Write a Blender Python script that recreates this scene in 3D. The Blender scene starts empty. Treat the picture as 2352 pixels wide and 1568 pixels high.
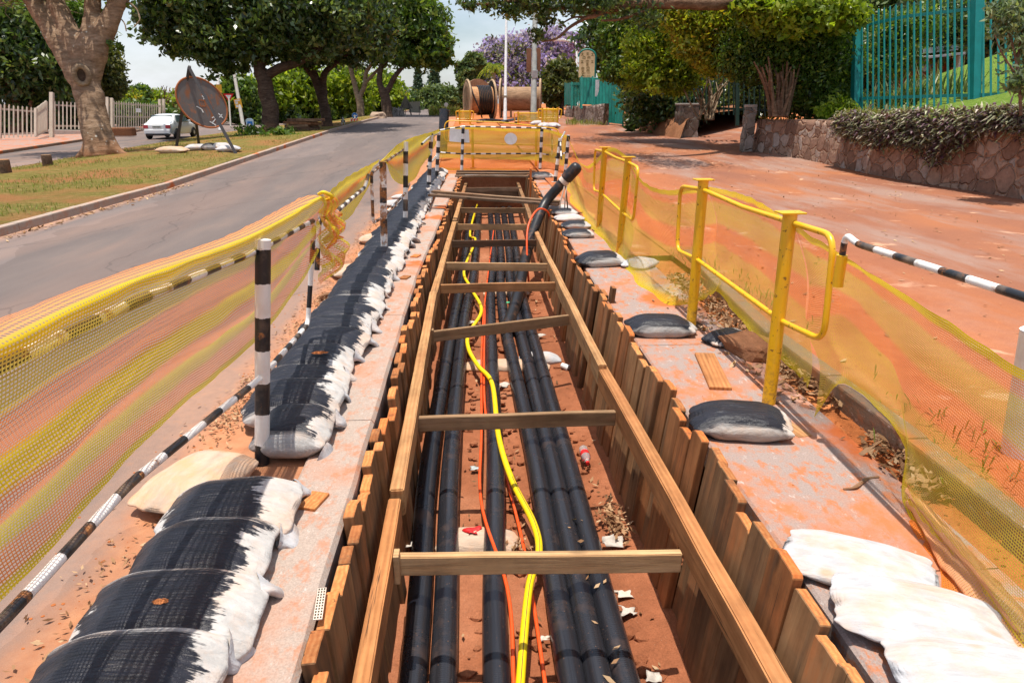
import bpy, bmesh, math, random
import numpy as np
from mathutils import Vector, Matrix, Euler, noise as mnoise
sc = bpy.context.scene
COL = sc.collection
R = random.Random(7)
NR = np.random.default_rng(11)

# ------------------------------------------------------------------ camera
F, CX, CY, H = 1600.0, 1176.0, 784.0, 2.0          # focal length and centre for a 2352 px wide frame, eye height
th = math.atan(546 / F)
psi = math.atan((101 / F) / math.sqrt(1 + (546 / F) ** 2))
FW = Vector((math.sin(psi) * math.cos(th), math.cos(psi) * math.cos(th), -math.sin(th)))
RT = Vector((math.cos(psi), -math.sin(psi), 0))
UP = RT.cross(FW)
EYE = Vector((0, 0, H))
cam_d = bpy.data.cameras.new('camera'); cam = bpy.data.objects.new('camera', cam_d); COL.objects.link(cam)
cam_d.sensor_width = 36; cam_d.lens = F / 2352 * 36; cam_d.clip_end = 3000; cam_d.clip_start = 0.05
cam.matrix_world = Matrix.Translation(EYE) @ Matrix((RT, UP, -FW)).transposed().to_4x4()
sc.camera = cam

# ------------------------------------------------------------------ sky, sun, exposure
SUN_EL, SUN_AZ = math.radians(85.5), math.radians(-118)     # azimuth measured from +Y towards +X
w = bpy.data.worlds.new('World'); sc.world = w; w.use_nodes = True
wn = w.node_tree; wn.nodes.clear()
sky = wn.nodes.new('ShaderNodeTexSky'); sky.sky_type = 'NISHITA'; sky.sun_disc = False
sky.sun_elevation = SUN_EL; sky.sun_rotation = SUN_AZ; sky.air_density = 1.0; sky.dust_density = 1.6; sky.ozone_density = 1.0
tc = wn.nodes.new('ShaderNodeTexCoord')
mp = wn.nodes.new('ShaderNodeMapping'); mp.inputs['Scale'].default_value = (1, 1, 2.6)
nz = wn.nodes.new('ShaderNodeTexNoise'); nz.inputs['Scale'].default_value = 3.2; nz.inputs['Detail'].default_value = 7; nz.inputs['Roughness'].default_value = .55
rp = wn.nodes.new('ShaderNodeValToRGB'); rp.color_ramp.elements[0].position = .36; rp.color_ramp.elements[1].position = .82
mx = wn.nodes.new('ShaderNodeMixRGB'); mx.inputs[2].default_value = (7.8, 8.1, 8.8, 1)
bg = wn.nodes.new('ShaderNodeBackground'); bg.inputs['Strength'].default_value = .115
ow = wn.nodes.new('ShaderNodeOutputWorld')
L = wn.links.new
L(tc.outputs['Generated'], mp.inputs[0]); L(mp.outputs[0], nz.inputs['Vector']); L(nz.outputs[0], rp.inputs[0])
L(rp.outputs[0], mx.inputs[0]); L(sky.outputs[0], mx.inputs[1]); L(mx.outputs[0], bg.inputs[0]); L(bg.outputs[0], ow.inputs[0])
sd = bpy.data.lights.new('sun', 'SUN'); sd.energy = 4.7; sd.angle = math.radians(.5); sd.color = (1, .94, .84)
so = bpy.data.objects.new('sun', sd); COL.objects.link(so)
sdir = Vector((math.sin(SUN_AZ) * math.cos(SUN_EL), math.cos(SUN_AZ) * math.cos(SUN_EL), math.sin(SUN_EL)))
so.rotation_euler = sdir.to_track_quat('Z', 'Y').to_euler(); so.location = sdir * 60
sc.view_settings.view_transform = 'Standard'; sc.view_settings.look = 'None'
sc.view_settings.exposure = .36; sc.view_settings.gamma = 1
sc.cycles.transparent_max_bounces = 24; sc.cycles.max_bounces = 7; sc.cycles.diffuse_bounces = 3
sc.cycles.use_adaptive_sampling = True; sc.cycles.adaptive_threshold = .02

# ------------------------------------------------------------------ places from sight lines
def ray(u, v): return FW + RT * ((u - CX) / F) - UP * ((v - CY) / F)
def atZ(u, v, z): r = ray(u, v); return EYE + r * ((z - H) / r.z)
def atY(u, v, y): r = ray(u, v); return EYE + r * (y / r.y)
def atX(u, v, x): r = ray(u, v); return EYE + r * (x / r.x)
def atD(u, v, d): return EYE + ray(u, v) * d
RISE = [(-50, 0), (18, 0), (41, .54), (55, .74), (75, .95), (110, 1.15), (400, 1.4), (3000, 1.4)]
def rise(y):
    for (a, za), (b, zb) in zip(RISE, RISE[1:]):
        if a <= y <= b: return za + (zb - za) * (y - a) / (b - a)
    return RISE[-1][1] if y > 0 else 0
def sstep(a, b, x): t = min(1, max(0, (x - a) / (b - a))); return t * t * (3 - 2 * t)
def gz(x, y): return rise(y) * (1 if x > -7.6 else .0 + sstep(-16, -7.6, x))
def at(u, v):                       # the spot of ground under a sight line
    r = ray(u, v); t = .5
    while t < 900:
        p = EYE + r * t
        if p.z < gz(p.x, p.y): return p
        t *= 1.004
    return EYE + r * 900
def V(*a): return Vector(a)

# ------------------------------------------------------------------ mesh building
class MB:
    def __init__(s): s.v = []; s.f = []; s.a = []; s.m = []; s.mi = 0
    def vs(s, pts, a=0.0):
        n = len(s.v); s.v += [tuple(p) for p in pts]
        s.a += ([a] * len(pts) if not isinstance(a, (list, tuple)) else list(a)); return n
    def face(s, *i): s.f.append(tuple(i)); s.m.append(s.mi)
    def box(s, c, d, rot=None, bev=0.0, a=0.0):
        hx, hy, hz = d[0] / 2, d[1] / 2, d[2] / 2
        M = rot if rot is not None else Matrix.Identity(3)
        c = Vector(c)
        if bev <= 0:
            P = [c + M @ V(x, y, z) for z in (-hz, hz) for y in (-hy, hy) for x in (-hx, hx)]
            n = s.vs(P, a)
            for q in ((0, 2, 3, 1), (4, 5, 7, 6), (0, 1, 5, 4), (2, 6, 7, 3), (0, 4, 6, 2), (1, 3, 7, 5)): s.face(*[n + k for k in q])
        else:
            bm = bmesh.new(); bmesh.ops.create_cube(bm, size=1)
            for v in bm.verts: v.co = V(v.co.x * d[0], v.co.y * d[1], v.co.z * d[2])
            bmesh.ops.bevel(bm, geom=bm.edges[:], offset=bev, segments=2, affect='EDGES', profile=.6)
            s.bm(bm, Matrix.Translation(c) @ M.to_4x4(), a)
        return s
    def bm(s, bm, M=None, a=0.0):
        bm.verts.ensure_lookup_table(); bm.verts.index_update()
        n = s.vs([(M @ v.co if M else v.co) for v in bm.verts], a)
        for f in bm.faces: s.face(*[n + v.index for v in f.verts])
        bm.free(); return s
    def bar(s, p, q, w, t, up=(0, 0, 1), bev=0.0, a=0.0):          # box from p to q, width w along side, t along up
        p, q = Vector(p), Vector(q); d = (q - p); l = d.length; y = d / l
        x = y.cross(Vector(up)).normalized(); z = x.cross(y)
        return s.box((p + q) / 2, (w, l, t), Matrix((x, y, z)).transposed(), bev, a)
    def tube(s, pts, r, n=10, caps=True, start=0.0):
        pts = [Vector(p) for p in pts]; N = len(pts)
        rr = r if isinstance(r, (list, tuple)) else [r] * N
        T = []
        for i in range(N):
            d = (pts[min(N - 1, i + 1)] - pts[max(0, i - 1)])
            T.append(d.normalized() if d.length > 1e-9 else V(0, 0, 1))
        x = T[0].orthogonal().normalized(); rings = []; l = start
        for i in range(N):
            if i: l += (pts[i] - pts[i - 1]).length
            x = (x - T[i] * x.dot(T[i]));  x = x.normalized() if x.length > 1e-6 else T[i].orthogonal().normalized()
            y = T[i].cross(x)
            rings.append(s.vs([pts[i] + (x * math.cos(k * 2 * math.pi / n) + y * math.sin(k * 2 * math.pi / n)) * rr[i] for k in range(n)], l))
        for i in range(N - 1):
            for k in range(n):
                a0, b0 = rings[i], rings[i + 1]; k2 = (k + 1) % n
                s.face(a0 + k, a0 + k2, b0 + k2, b0 + k)
        if caps:
            s.face(*[rings[0] + k for k in reversed(range(n))]); s.face(*[rings[-1] + k for k in range(n)])
        return s
    def lathe(s, prof, n=20, M=None):                               # profile of (radius, height)
        rings = [s.vs([(M @ V(r * math.cos(k * 2 * math.pi / n), r * math.sin(k * 2 * math.pi / n), z)) if M else
                       V(r * math.cos(k * 2 * math.pi / n), r * math.sin(k * 2 * math.pi / n), z) for k in range(n)], z) for r, z in prof]
        for a0, b0 in zip(rings, rings[1:]):
            for k in range(n): k2 = (k + 1) % n; s.face(a0 + k, a0 + k2, b0 + k2, b0 + k)
        s.face(*[rings[0] + k for k in reversed(range(n))]); s.face(*[rings[-1] + k for k in range(n)])
        return s
    def prism(s, poly, M, t):                                       # flat outline (x, y) given thickness t along local z
        n = len(poly); A = s.vs([M @ V(x, y, -t / 2) for x, y in poly]); B = s.vs([M @ V(x, y, t / 2) for x, y in poly])
        s.face(*[A + k for k in reversed(range(n))]); s.face(*[B + k for k in range(n)])
        for k in range(n): k2 = (k + 1) % n; s.face(A + k, A + k2, B + k2, B + k)
        return s
    def grid(s, rows, attr=None):
        nu = len(rows[0]); n0 = None
        for i, r in enumerate(rows):
            k = s.vs(r, attr[i] if attr else 0.0); n0 = k if n0 is None else n0
        for i in range(len(rows) - 1):
            for j in range(nu - 1): s.face(n0 + i * nu + j, n0 + i * nu + j + 1, n0 + (i + 1) * nu + j + 1, n0 + (i + 1) * nu + j)
        return s
    def build(s, name, mat, parent=None, smooth=False, loc=None, rot=None):
        me = bpy.data.meshes.new(name); me.from_pydata(s.v, [], s.f)
        for m_ in (mat if isinstance(mat, (list, tuple)) else [mat]): me.materials.append(m_)
        if any(s.m): me.polygons.foreach_set('material_index', s.m)
        at_ = me.attributes.new('tl', 'FLOAT', 'POINT'); at_.data.foreach_set('value', s.a)
        if smooth:
            me.polygons.foreach_set('use_smooth', [True] * len(me.polygons))
            if smooth != 2: me.set_sharp_from_angle(angle=math.radians(42))
        me.validate(); me.update()
        o = bpy.data.objects.new(name, me); COL.objects.link(o)
        if parent: o.parent = parent
        if loc is not None: o.location = loc
        if rot is not None: o.rotation_euler = rot
        return o
def tag(o, label=None, cat=None, group=None, kind=None):
    if label: o['label'] = label
    if cat: o['category'] = cat
    if group: o['group'] = group
    if kind: o['kind'] = kind
    return o
def thing(name, label, cat, loc=(0, 0, 0), rotz=0.0, group=None):
    o = bpy.data.objects.new(name, None); COL.objects.link(o); o.empty_display_size = .2
    o.location = loc; o.rotation_euler = (0, 0, rotz); return tag(o, label, cat, group)
def copy_tree(o, parent=None):
    c = o.copy(); COL.objects.link(c)
    if parent: c.parent = parent
    for ch in list(o.children): copy_tree(ch, c)
    return c
def mods(o, *ms):
    for kind, props in ms:
        m = o.modifiers.new(kind.lower(), kind)
        for k, v in props.items(): setattr(m, k, v)
    return o
def rotM(*e): return Euler(e).to_matrix()
def spline(pts, k=8):                                               # Catmull-Rom through points
    P = [Vector(p) for p in pts]; P = [P[0] * 2 - P[1]] + P + [P[-1] * 2 - P[-2]]; out = []
    for i in range(1, len(P) - 2):
        a, b, c, d = P[i - 1:i + 3]
        for j in range(k):
            t = j / k
            out.append(.5 * ((2 * b) + (c - a) * t + (2 * a - 5 * b + 4 * c - d) * t * t + (3 * b - a - 3 * c + d) * t ** 3))
    out.append(P[-2]); return out
def rounded(pts, r=.08, k=5):                                       # polyline with rounded corners
    P = [Vector(p) for p in pts]; out = [P[0]]
    for i in range(1, len(P) - 1):
        a, b, c = P[i - 1:i + 2]; d1 = (a - b); d2 = (c - b); rr = min(r, d1.length * .45, d2.length * .45)
        s_, e_ = b + d1.normalized() * rr, b + d2.normalized() * rr
        for j in range(k + 1): t = j / k; out.append((s_ * (1 - t) ** 2 + b * 2 * t * (1 - t) + e_ * t * t))
    out.append(P[-1]); return out
def nz3(p, s=1.0): return mnoise.noise(Vector(p) * s)
# ------------------------------------------------------------------ materials
class S:
    def __init__(s, name, rough=.8, spec=.3, col=(.5, .5, .5)):
        s.m = bpy.data.materials.new(name); s.m.use_nodes = True; s.t = s.m.node_tree
        s.b = s.t.nodes['Principled BSDF']; s.out = s.t.nodes['Material Output']
        s.b.inputs['Roughness'].default_value = rough; s.b.inputs['Specular IOR Level'].default_value = spec
        s.b.inputs['Base Color'].default_value = (*col, 1)
    def n(s, k, **kw):
        nd = s.t.nodes.new(k)
        for a, v in kw.items(): setattr(nd, a, v)
        return nd
    def link(s, a, b): s.t.links.new(a, b)
    def put(s, sock, v):
        if isinstance(v, bpy.types.NodeSocket): s.link(v, sock)
        elif isinstance(v, (tuple, list)) and len(v) == 3 and sock.type == 'RGBA': sock.default_value = (*v, 1)
        else: sock.default_value = v
    def co(s, k='Object'): return s.n('ShaderNodeTexCoord').outputs[k]
    def pos(s): return s.n('ShaderNodeNewGeometry').outputs['Position']
    def attr(s, nm): return s.n('ShaderNodeAttribute', attribute_name=nm).outputs['Fac']
    def rnd(s): return s.n('ShaderNodeObjectInfo').outputs['Random']
    def map(s, v, sc=(1, 1, 1), loc=(0, 0, 0), rot=(0, 0, 0)):
        d = s.n('ShaderNodeMapping'); s.put(d.inputs[0], v); s.put(d.inputs['Location'], loc); s.put(d.inputs['Rotation'], rot); s.put(d.inputs['Scale'], sc); return d.outputs[0]
    def off(s, v, k=17.0):                                          # shift a texture per object
        c = s.n('ShaderNodeCombineXYZ'); r = s.math('MULTIPLY', s.rnd(), k)
        for i in range(3): s.link(r, c.inputs[i])
        a = s.n('ShaderNodeVectorMath', operation='ADD'); s.put(a.inputs[0], v); s.link(c.outputs[0], a.inputs[1]); return a.outputs[0]
    def noise(s, v, scale, detail=4.0, rough=.55, dist=0.0):
        d = s.n('ShaderNodeTexNoise'); s.put(d.inputs['Vector'], v); s.put(d.inputs['Scale'], scale)
        s.put(d.inputs['Detail'], detail); s.put(d.inputs['Roughness'], rough); s.put(d.inputs['Distortion'], dist); return d.outputs[0]
    def vor(s, v, scale, feat='F1', out='Distance', rand=1.0):
        d = s.n('ShaderNodeTexVoronoi', feature=feat); s.put(d.inputs['Vector'], v); s.put(d.inputs['Scale'], scale); s.put(d.inputs['Randomness'], rand); return d.outputs[out]
    def wave(s, v, scale, dist=2.0, det=2.0, dirn='X', kind='BANDS'):
        d = s.n('ShaderNodeTexWave', wave_type=kind); 
        if kind == 'BANDS': d.bands_direction = dirn
        s.put(d.inputs['Vector'], v); s.put(d.inputs['Scale'], scale); s.put(d.inputs['Distortion'], dist); s.put(d.inputs['Detail'], det); return d.outputs['Fac']
    def ramp(s, f, stops, interp='LINEAR'):
        d = s.n('ShaderNodeValToRGB'); e = d.color_ramp; e.interpolation = interp
        while len(e.elements) < len(stops): e.elements.new(.5)
        for q, (p, c) in zip(e.elements, stops):
            q.position = p; q.color = (*c, 1) if isinstance(c, (tuple, list)) else (c, c, c, 1)
        s.put(d.inputs[0], f); return d.outputs[0]
    def mix(s, f, a, b, mode='MIX'):
        d = s.n('ShaderNodeMixRGB', blend_type=mode); s.put(d.inputs[0], f); s.put(d.inputs[1], a); s.put(d.inputs[2], b); return d.outputs[0]
    def math(s, op, a, b=0.0, clamp=False):
        d = s.n('ShaderNodeMath', operation=op, use_clamp=clamp); s.put(d.inputs[0], a)
        if op not in ('FRACT', 'ABSOLUTE', 'SINE', 'FLOOR'): s.put(d.inputs[1], b)
        return d.outputs[0]
    def xyz(s, v): d = s.n('ShaderNodeSeparateXYZ'); s.put(d.inputs[0], v); return d.outputs
    def bump(s, h, strength=.5, dist=.02):
        d = s.n('ShaderNodeBump'); s.put(d.inputs['Height'], h); d.inputs['Strength'].default_value = strength; d.inputs['Distance'].default_value = dist
        s.link(d.outputs[0], s.b.inputs['Normal']); return s
    def col(s, c): s.put(s.b.inputs['Base Color'], c); return s
    def rough(s, c): s.put(s.b.inputs['Roughness'], c); return s
def plain(name, c, rough=.6, spec=.3, metal=0.0, var=.12, sc=6.0):
    s = S(name, rough, spec); p = s.off(s.co()); n = s.noise(p, sc, 5, .6)
    s.col(s.mix(s.ramp(n, [(.3, 0.0), (.7, 1.0)]), [x * (1 - var) for x in c], [min(1, x * (1 + var)) for x in c])); s.b.inputs['Metallic'].default_value = metal
    s.bump(s.noise(p, sc * 8, 3), .12, .01); return s.m
def m_wood(name, c1, c2, c3, axis=2, dirt=(.34, .13, .055), dirt_amt=.5, grain=26.0):
    s = S(name, .85, .2); p = s.off(s.co()); sc = [grain, grain, grain]; sc[axis] = 1.3
    q = s.map(p, tuple(sc)); g = s.noise(q, 1.0, 6, .65, .6); k = s.map(p, tuple(3 if i != axis else .7 for i in range(3)))
    rings = s.wave(q, .55, 5.5, 3, 'X' if axis != 0 else 'Y')
    fine = s.noise(s.map(q, (3.2, 3.2, 3.2)), 1.0, 4, .7)
    gg = s.math('ADD', s.math('MULTIPLY', g, .62), s.math('ADD', s.math('MULTIPLY', rings, .14), s.math('MULTIPLY', fine, .24)))
    base = s.ramp(gg, [(.28, c1), (.52, c2), (.75, c3)])
    tint = s.ramp(s.rnd(), [(0, (.5, .43, .4)), (.16, (1, .9, .8)), (.34, (.9, .62, .44)), (.5, (.66, .6, .56)), (.64, (1.05, .93, .8)), (.88, (1.0, .66, .44))], 'CONSTANT')
    base = s.mix(.85, base, tint, 'MULTIPLY')
    knot = s.ramp(s.vor(s.map(p, tuple(4 if i != axis else 1.6 for i in range(3))), 1.0), [(.05, 1.0), (.12, 0.0)])
    base = s.mix(s.math('MULTIPLY', knot, .75), base, [x * .35 for x in c1])
    d = s.ramp(s.noise(k, 1.4, 6, .7), [(.5, 0.0), (.72, 1.0)])
    base = s.mix(s.math('MULTIPLY', d, dirt_amt), base, dirt)
    st = s.ramp(s.noise(s.map(p, tuple(9 if i != axis else .9 for i in range(3)), (5, 3, 8)), 1.0, 5, .7), [(.56, 0.0), (.7, 1.0)])
    base = s.mix(s.math('MULTIPLY', st, .55), base, (.07, .05, .035))
    crk = s.ramp(s.noise(s.map(p, tuple(34 if i != axis else .8 for i in range(3)), (2, 7, 1)), 1.0, 4, .7), [(.31, .85), (.35, 0.0)]); base = s.mix(crk, base, (.035, .022, .015))
    blot = s.ramp(s.noise(p, 2.6, 6, .7), [(.3, .5), (.65, 1.2)]); base = s.mix(.6, base, blot, 'MULTIPLY')
    s.col(base).bump(gg, .55, .006); return s.m
M = {}
M['plank'] = m_wood('weathered_plank', (.14, .076, .04), (.27, .152, .076), (.38, .235, .122), 2, (.46, .155, .05), .7, 16.0)
M['beam'] = m_wood('waler_wood', (.24, .13, .06), (.43, .255, .125), (.55, .37, .2), 1, (.48, .185, .07), .6, 18.0)
M['strut'] = m_wood('strut_wood', (.26, .16, .085), (.5, .335, .185), (.62, .45, .28), 0, (.46, .19, .08), .35, 20.0)
M['old_wood'] = m_wood('old_grey_wood', (.1, .065, .045), (.22, .15, .1), (.36, .26, .19), 0, (.34, .13, .055), .5)
M['sawn'] = m_wood('bright_sawn_wood', (.4, .14, .05), (.58, .24, .085), (.7, .38, .16), 2, (.45, .15, .05), .5)

def m_earth(name, c1, c2, c3, litter=0.0):
    s = S(name, .95, .1); p = s.pos(); a = s.noise(p, .5, 7, .62); b = s.noise(p, 9, 6, .7); f = s.noise(p, 90, 3, .6)
    c = s.ramp(a, [(.3, c1), (.5, c2), (.72, c3)])
    c = s.mix(.45, c, s.ramp(b, [(.3, .55), (.7, 1.25)]), 'MULTIPLY')
    c = s.mix(.4, c, s.ramp(f, [(.32, .5), (.6, 1.15)]), 'MULTIPLY')
    peb = s.ramp(s.vor(p, 34), [(.04, 1.0), (.1, 0.0)]); c = s.mix(s.math('MULTIPLY', peb, .55), c, (.52, .36, .26))
    dk = s.ramp(s.vor(s.map(p, (1, .55, 1), rot=(0, 0, .6)), 21), [(.035, 1.0), (.08, 0.0)]); c = s.mix(s.math('MULTIPLY', dk, .6), c, (.09, .045, .025))
    s.col(c).bump(s.math('ADD', b, s.math('MULTIPLY', f, .4)), .6, .03); return s.m
M['earth'] = m_earth('red_earth', (.36, .105, .035), (.5, .165, .055), (.58, .25, .105))
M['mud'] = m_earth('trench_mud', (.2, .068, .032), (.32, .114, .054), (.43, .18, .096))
M['bank'] = m_earth('bank_earth', (.16, .07, .04), (.27, .12, .06), (.36, .17, .09))

def m_asphalt():
    s = S('asphalt', .9, .2); p = s.pos(); X, Y, Z = s.xyz(p)
    f = s.noise(p, 160, 3, .7); md = s.noise(s.map(p, (1.2, .22, 1)), 1.6, 6, .6)
    c = s.ramp(md, [(.3, (.145, .117, .11)), (.55, (.175, .14, .128)), (.75, (.215, .16, .138))])
    c = s.mix(.5, c, s.ramp(f, [(.3, .5), (.65, 1.3)]), 'MULTIPLY')
    # red dust worn into the lane: heavy beside the trench, thin along the far kerb
    dn = s.noise(s.map(p, (1, .32, 1)), 1.1, 7, .62)
    near = s.math('DIVIDE', s.math('ADD', X, 3.7), 2.3, True)
    kerb = s.math('DIVIDE', s.math('SUBTRACT', -6.9, X), .55, True)
    amt = s.math('ADD', s.math('MULTIPLY', near, .62), s.math('MULTIPLY', kerb, .8))
    farf = s.math('DIVIDE', s.math('SUBTRACT', 34.0, Y), 26.0, True)
    amt = s.math('MULTIPLY', amt, s.math('ADD', s.math('MULTIPLY', farf, .8), .2))
    dm = s.ramp(s.math('ADD', s.math('MULTIPLY', dn, .8), s.math('MULTIPLY', amt, .55)), [(.48, 0.0), (.95, 1.0)])
    c = s.mix(dm, c, s.ramp(s.noise(p, 14, 5, .7), [(.3, (.34, .19, .125)), (.55, (.42, .235, .155)), (.75, (.5, .23, .115))]))
    band = s.ramp(s.noise(s.map(p, (1, .12, 1), (3, 0, 0)), .9, 4, .5), [(.45, 0.0), (.62, 1.0)])
    sand = s.math('DIVIDE', s.math('ADD', X, 1.95), .3, True); sn = s.noise(s.map(p, (1, .7, 1)), 2.2, 6, .65); sd2 = s.ramp(s.math('ADD', s.math('MULTIPLY', sand, .5), s.math('MULTIPLY', sn, .7)), [(.52, 0.0), (.86, 1.0)]); c = s.mix(s.math('MULTIPLY', sd2, .9), c, s.ramp(s.noise(p, 8, 5, .7), [(.3, (.42, .15, .06)), (.7, (.55, .25, .12))]))
    c = s.mix(s.math('MULTIPLY', s.math('MULTIPLY', band, farf), .22), c, (.4, .22, .15))
    wq = s.n('ShaderNodeVectorMath', operation='ADD'); wn_ = s.n('ShaderNodeTexNoise'); s.put(wn_.inputs['Vector'], p); wn_.inputs['Scale'].default_value = .9; wn_.inputs['Detail'].default_value = 6; s.link(p, wq.inputs[0]); s.link(wn_.outputs['Color'], wq.inputs[1])
    ck = s.ramp(s.vor(s.map(wq.outputs[0], (.5, .16, 0)), 1.0, 'DISTANCE_TO_EDGE'), [(.004, 1.0), (.009, 0.0)]); c = s.mix(s.math('MULTIPLY', ck, .3), c, (.05, .042, .042))
    pt = s.ramp(s.vor(s.map(wq.outputs[0], (.33, .1, 0)), 1.0, 'F1', 'Color'), [(.3, .78), (.6, 1.1)]); c = s.mix(.55, c, pt, 'MULTIPLY')
    tw = s.ramp(s.vor(s.map(p, (1, .5, 1), rot=(0, 0, .8)), 7), [(.02, 1.0), (.035, 0.0)])
    c = s.mix(s.math('MULTIPLY', tw, .7), c, (.06, .035, .025))
    s.col(c).bump(f, .5, .008); return s.m
M['asphalt'] = m_asphalt()
def m_path():
    s = S('red_tarmac', .92, .15); p = s.pos(); X, Y, Z = s.xyz(p)
    f = s.noise(p, 120, 3, .7); a = s.noise(s.map(p, (.8, .5, 1)), .55, 7, .6); b = s.noise(s.map(p, (1, .25, 1), rot=(0, 0, -.35)), .8, 6, .6, .4)
    c = s.ramp(a, [(.3, (.225, .095, .062)), (.5, (.285, .115, .064)), (.68, (.36, .135, .06))])
    c = s.mix(s.ramp(b, [(.48, 0.0), (.62, .85)]), c, (.3, .195, .155))
    red = s.math('DIVIDE', s.math('SUBTRACT', 6.2, X), 2.6, True)
    c = s.mix(s.math('MULTIPLY', red, .8), c, s.ramp(s.noise(p, 6, 5, .7), [(.3, (.36, .1, .034)), (.7, (.48, .16, .056))]))
    d = s.ramp(s.noise(p, 1.3, 5, .6, .5), [(.62, 0.0), (.7, .8)]); c = s.mix(d, c, (.56, .32, .2))
    c = s.mix(.45, c, s.ramp(f, [(.3, .55), (.65, 1.25)]), 'MULTIPLY')
    sp = s.ramp(s.vor(p, 9), [(.02, 1.0), (.045, 0.0)]); c = s.mix(s.math('MULTIPLY', sp, .6), c, (.1, .05, .03))
    s.col(c).bump(f, .4, .008); return s.m
M['path'] = m_path()
def m_slab(name, base, stain=.6):
    s = S(name, .88, .2); p = s.pos(); f = s.noise(p, 110, 3, .7); a = s.noise(p, 1.6, 6, .65); b = s.noise(s.map(p, (1, .6, 1)), 14, 5, .75)
    c = s.mix(.5, base, s.ramp(f, [(.3, .55), (.65, 1.3)]), 'MULTIPLY')
    c = s.mix(s.ramp(a, [(.47, 0.0), (.66, stain * .85)]), c, (.48, .155, .052))
    c = s.mix(s.ramp(s.noise(s.map(p, (1, .5, 1), (7, 7, 7)), 24, 5, .75), [(.6, 0.0), (.68, .55)]), c, (.6, .53, .5)); c = s.mix(s.ramp(b, [(.5, 0.0), (.62, stain * .9)]), c, (.44, .155, .062))
    spot = s.ramp(s.math('ADD', s.vor(s.map(p, (1.2, .8, 1)), 1.1), s.math('MULTIPLY', s.noise(p, 6, 3), .25)), [(.33, .95), (.45, 0.0)]); c = s.mix(spot, c, (.5, .125, .032))
    s.col(c).bump(s.math('ADD', b, f), .45, .006); return s.m
M['slab'] = m_slab('stained_concrete_slab', (.31, .24, .215), 1.0)
M['coping'] = m_slab('concrete_coping', (.37, .295, .25), .62)
M['kerb'] = m_slab('kerb_concrete', (.36, .29, .24), .45)
M['grey_conc'] = plain('grey_concrete', (.34, .31, .28), .9)
M['dark_kerb'] = m_slab('dirty_kerb', (.2, .14, .1), .4)
def m_grass(name, g1, g2, dry, dirt, dirt_t=.5):
    s = S(name, .95, .1); p = s.pos(); a = s.noise(p, .42, 7, .65); b = s.noise(s.map(p, (1, 1.0, 1)), 5, 6, .75); f = s.noise(p, 60, 4, .8)
    c = s.ramp(b, [(.3, g1), (.5, g2), (.66, dry)]); c = s.mix(s.ramp(a, [(dirt_t - .04, 0.0), (dirt_t + .12, .9)]), c, dirt)
    c = s.mix(.75, c, s.ramp(f, [(.3, .35), (.65, 1.4)]), 'MULTIPLY'); s.col(c).bump(f, .9, .05); return s.m
M['verge'] = m_grass('verge_ground', (.13, .12, .025), (.2, .165, .04), (.34, .24, .09), (.34, .15, .06), .5)
M['lawn'] = m_grass('lawn', (.1, .17, .022), (.15, .24, .035), (.22, .28, .06), (.2, .2, .06), .7)

def m_stripe(name, period, duty=.5, rust=.35, c1=(.016, .017, .02), c2=(.78, .76, .72), ph=0.0):
    s = S(name, .42, .45); t = s.attr('tl'); p = s.off(s.co())
    e = s.math('ADD', s.math('DIVIDE', t, period), s.math('ADD', ph, s.math('MULTIPLY', s.noise(p, 30, 3), .05)))
    k = s.math('LESS_THAN', s.math('FRACT', e), duty)
    c = s.mix(k, c2, c1)
    r = s.ramp(s.noise(p, 11, 6, .7), [(.66 - rust * .35, 0.0), (.74 - rust * .3, 1.0)])
    c = s.mix(s.math('MULTIPLY', r, .9), c, s.ramp(s.noise(p, 70, 4), [(.35, (.16, .05, .015)), (.65, (.5, .2, .05))]))
    dr = s.ramp(s.noise(p, 5, 5), [(.5, 0.0), (.75, .45)]); c = s.mix(dr, c, (.5, .34, .22))
    s.col(c); s.rough(s.math('ADD', .38, s.math('MULTIPLY', r, .5))); return s.m
M['stripe_post'] = m_stripe('striped_post_paint', .19 * 2, .5, .12, ph=.08)
M['stripe_rail'] = m_stripe('striped_rail_paint', .36, .5, .3)
M['stripe_rust'] = m_stripe('rusty_striped_paint', .4, .5, .62)
M['stripe_far'] = m_stripe('striped_far_paint', .3, .5, .12)
def m_yellow():
    s = S('yellow_paint', .35, .5); p = s.pos(); c = s.mix(s.noise(p, 5, 4), (.76, .38, .006), (.86, .5, .01))
    r = s.ramp(s.noise(p, 17, 6, .7), [(.605, 0.0), (.63, 1.0)]); c = s.mix(s.math('MULTIPLY', r, .9), c, (.13, .05, .015)); zz = s.math('DIVIDE', s.math('SUBTRACT', .5, s.xyz(p)[2]), .5, True); dk = s.math('MULTIPLY', s.ramp(s.noise(p, 30, 5, .7), [(.45, 0.0), (.6, 1.0)]), zz); c = s.mix(s.math('MULTIPLY', dk, .75), c, (.3, .13, .04)); c = s.mix(s.ramp(s.noise(p, 3, 5, .6), [(.5, 0.0), (.75, .4)]), c, (.55, .33, .06))
    s.col(c); s.rough(s.math('ADD', .33, s.math('MULTIPLY', r, .5))); return s.m
M['yellow'] = m_yellow()
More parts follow.
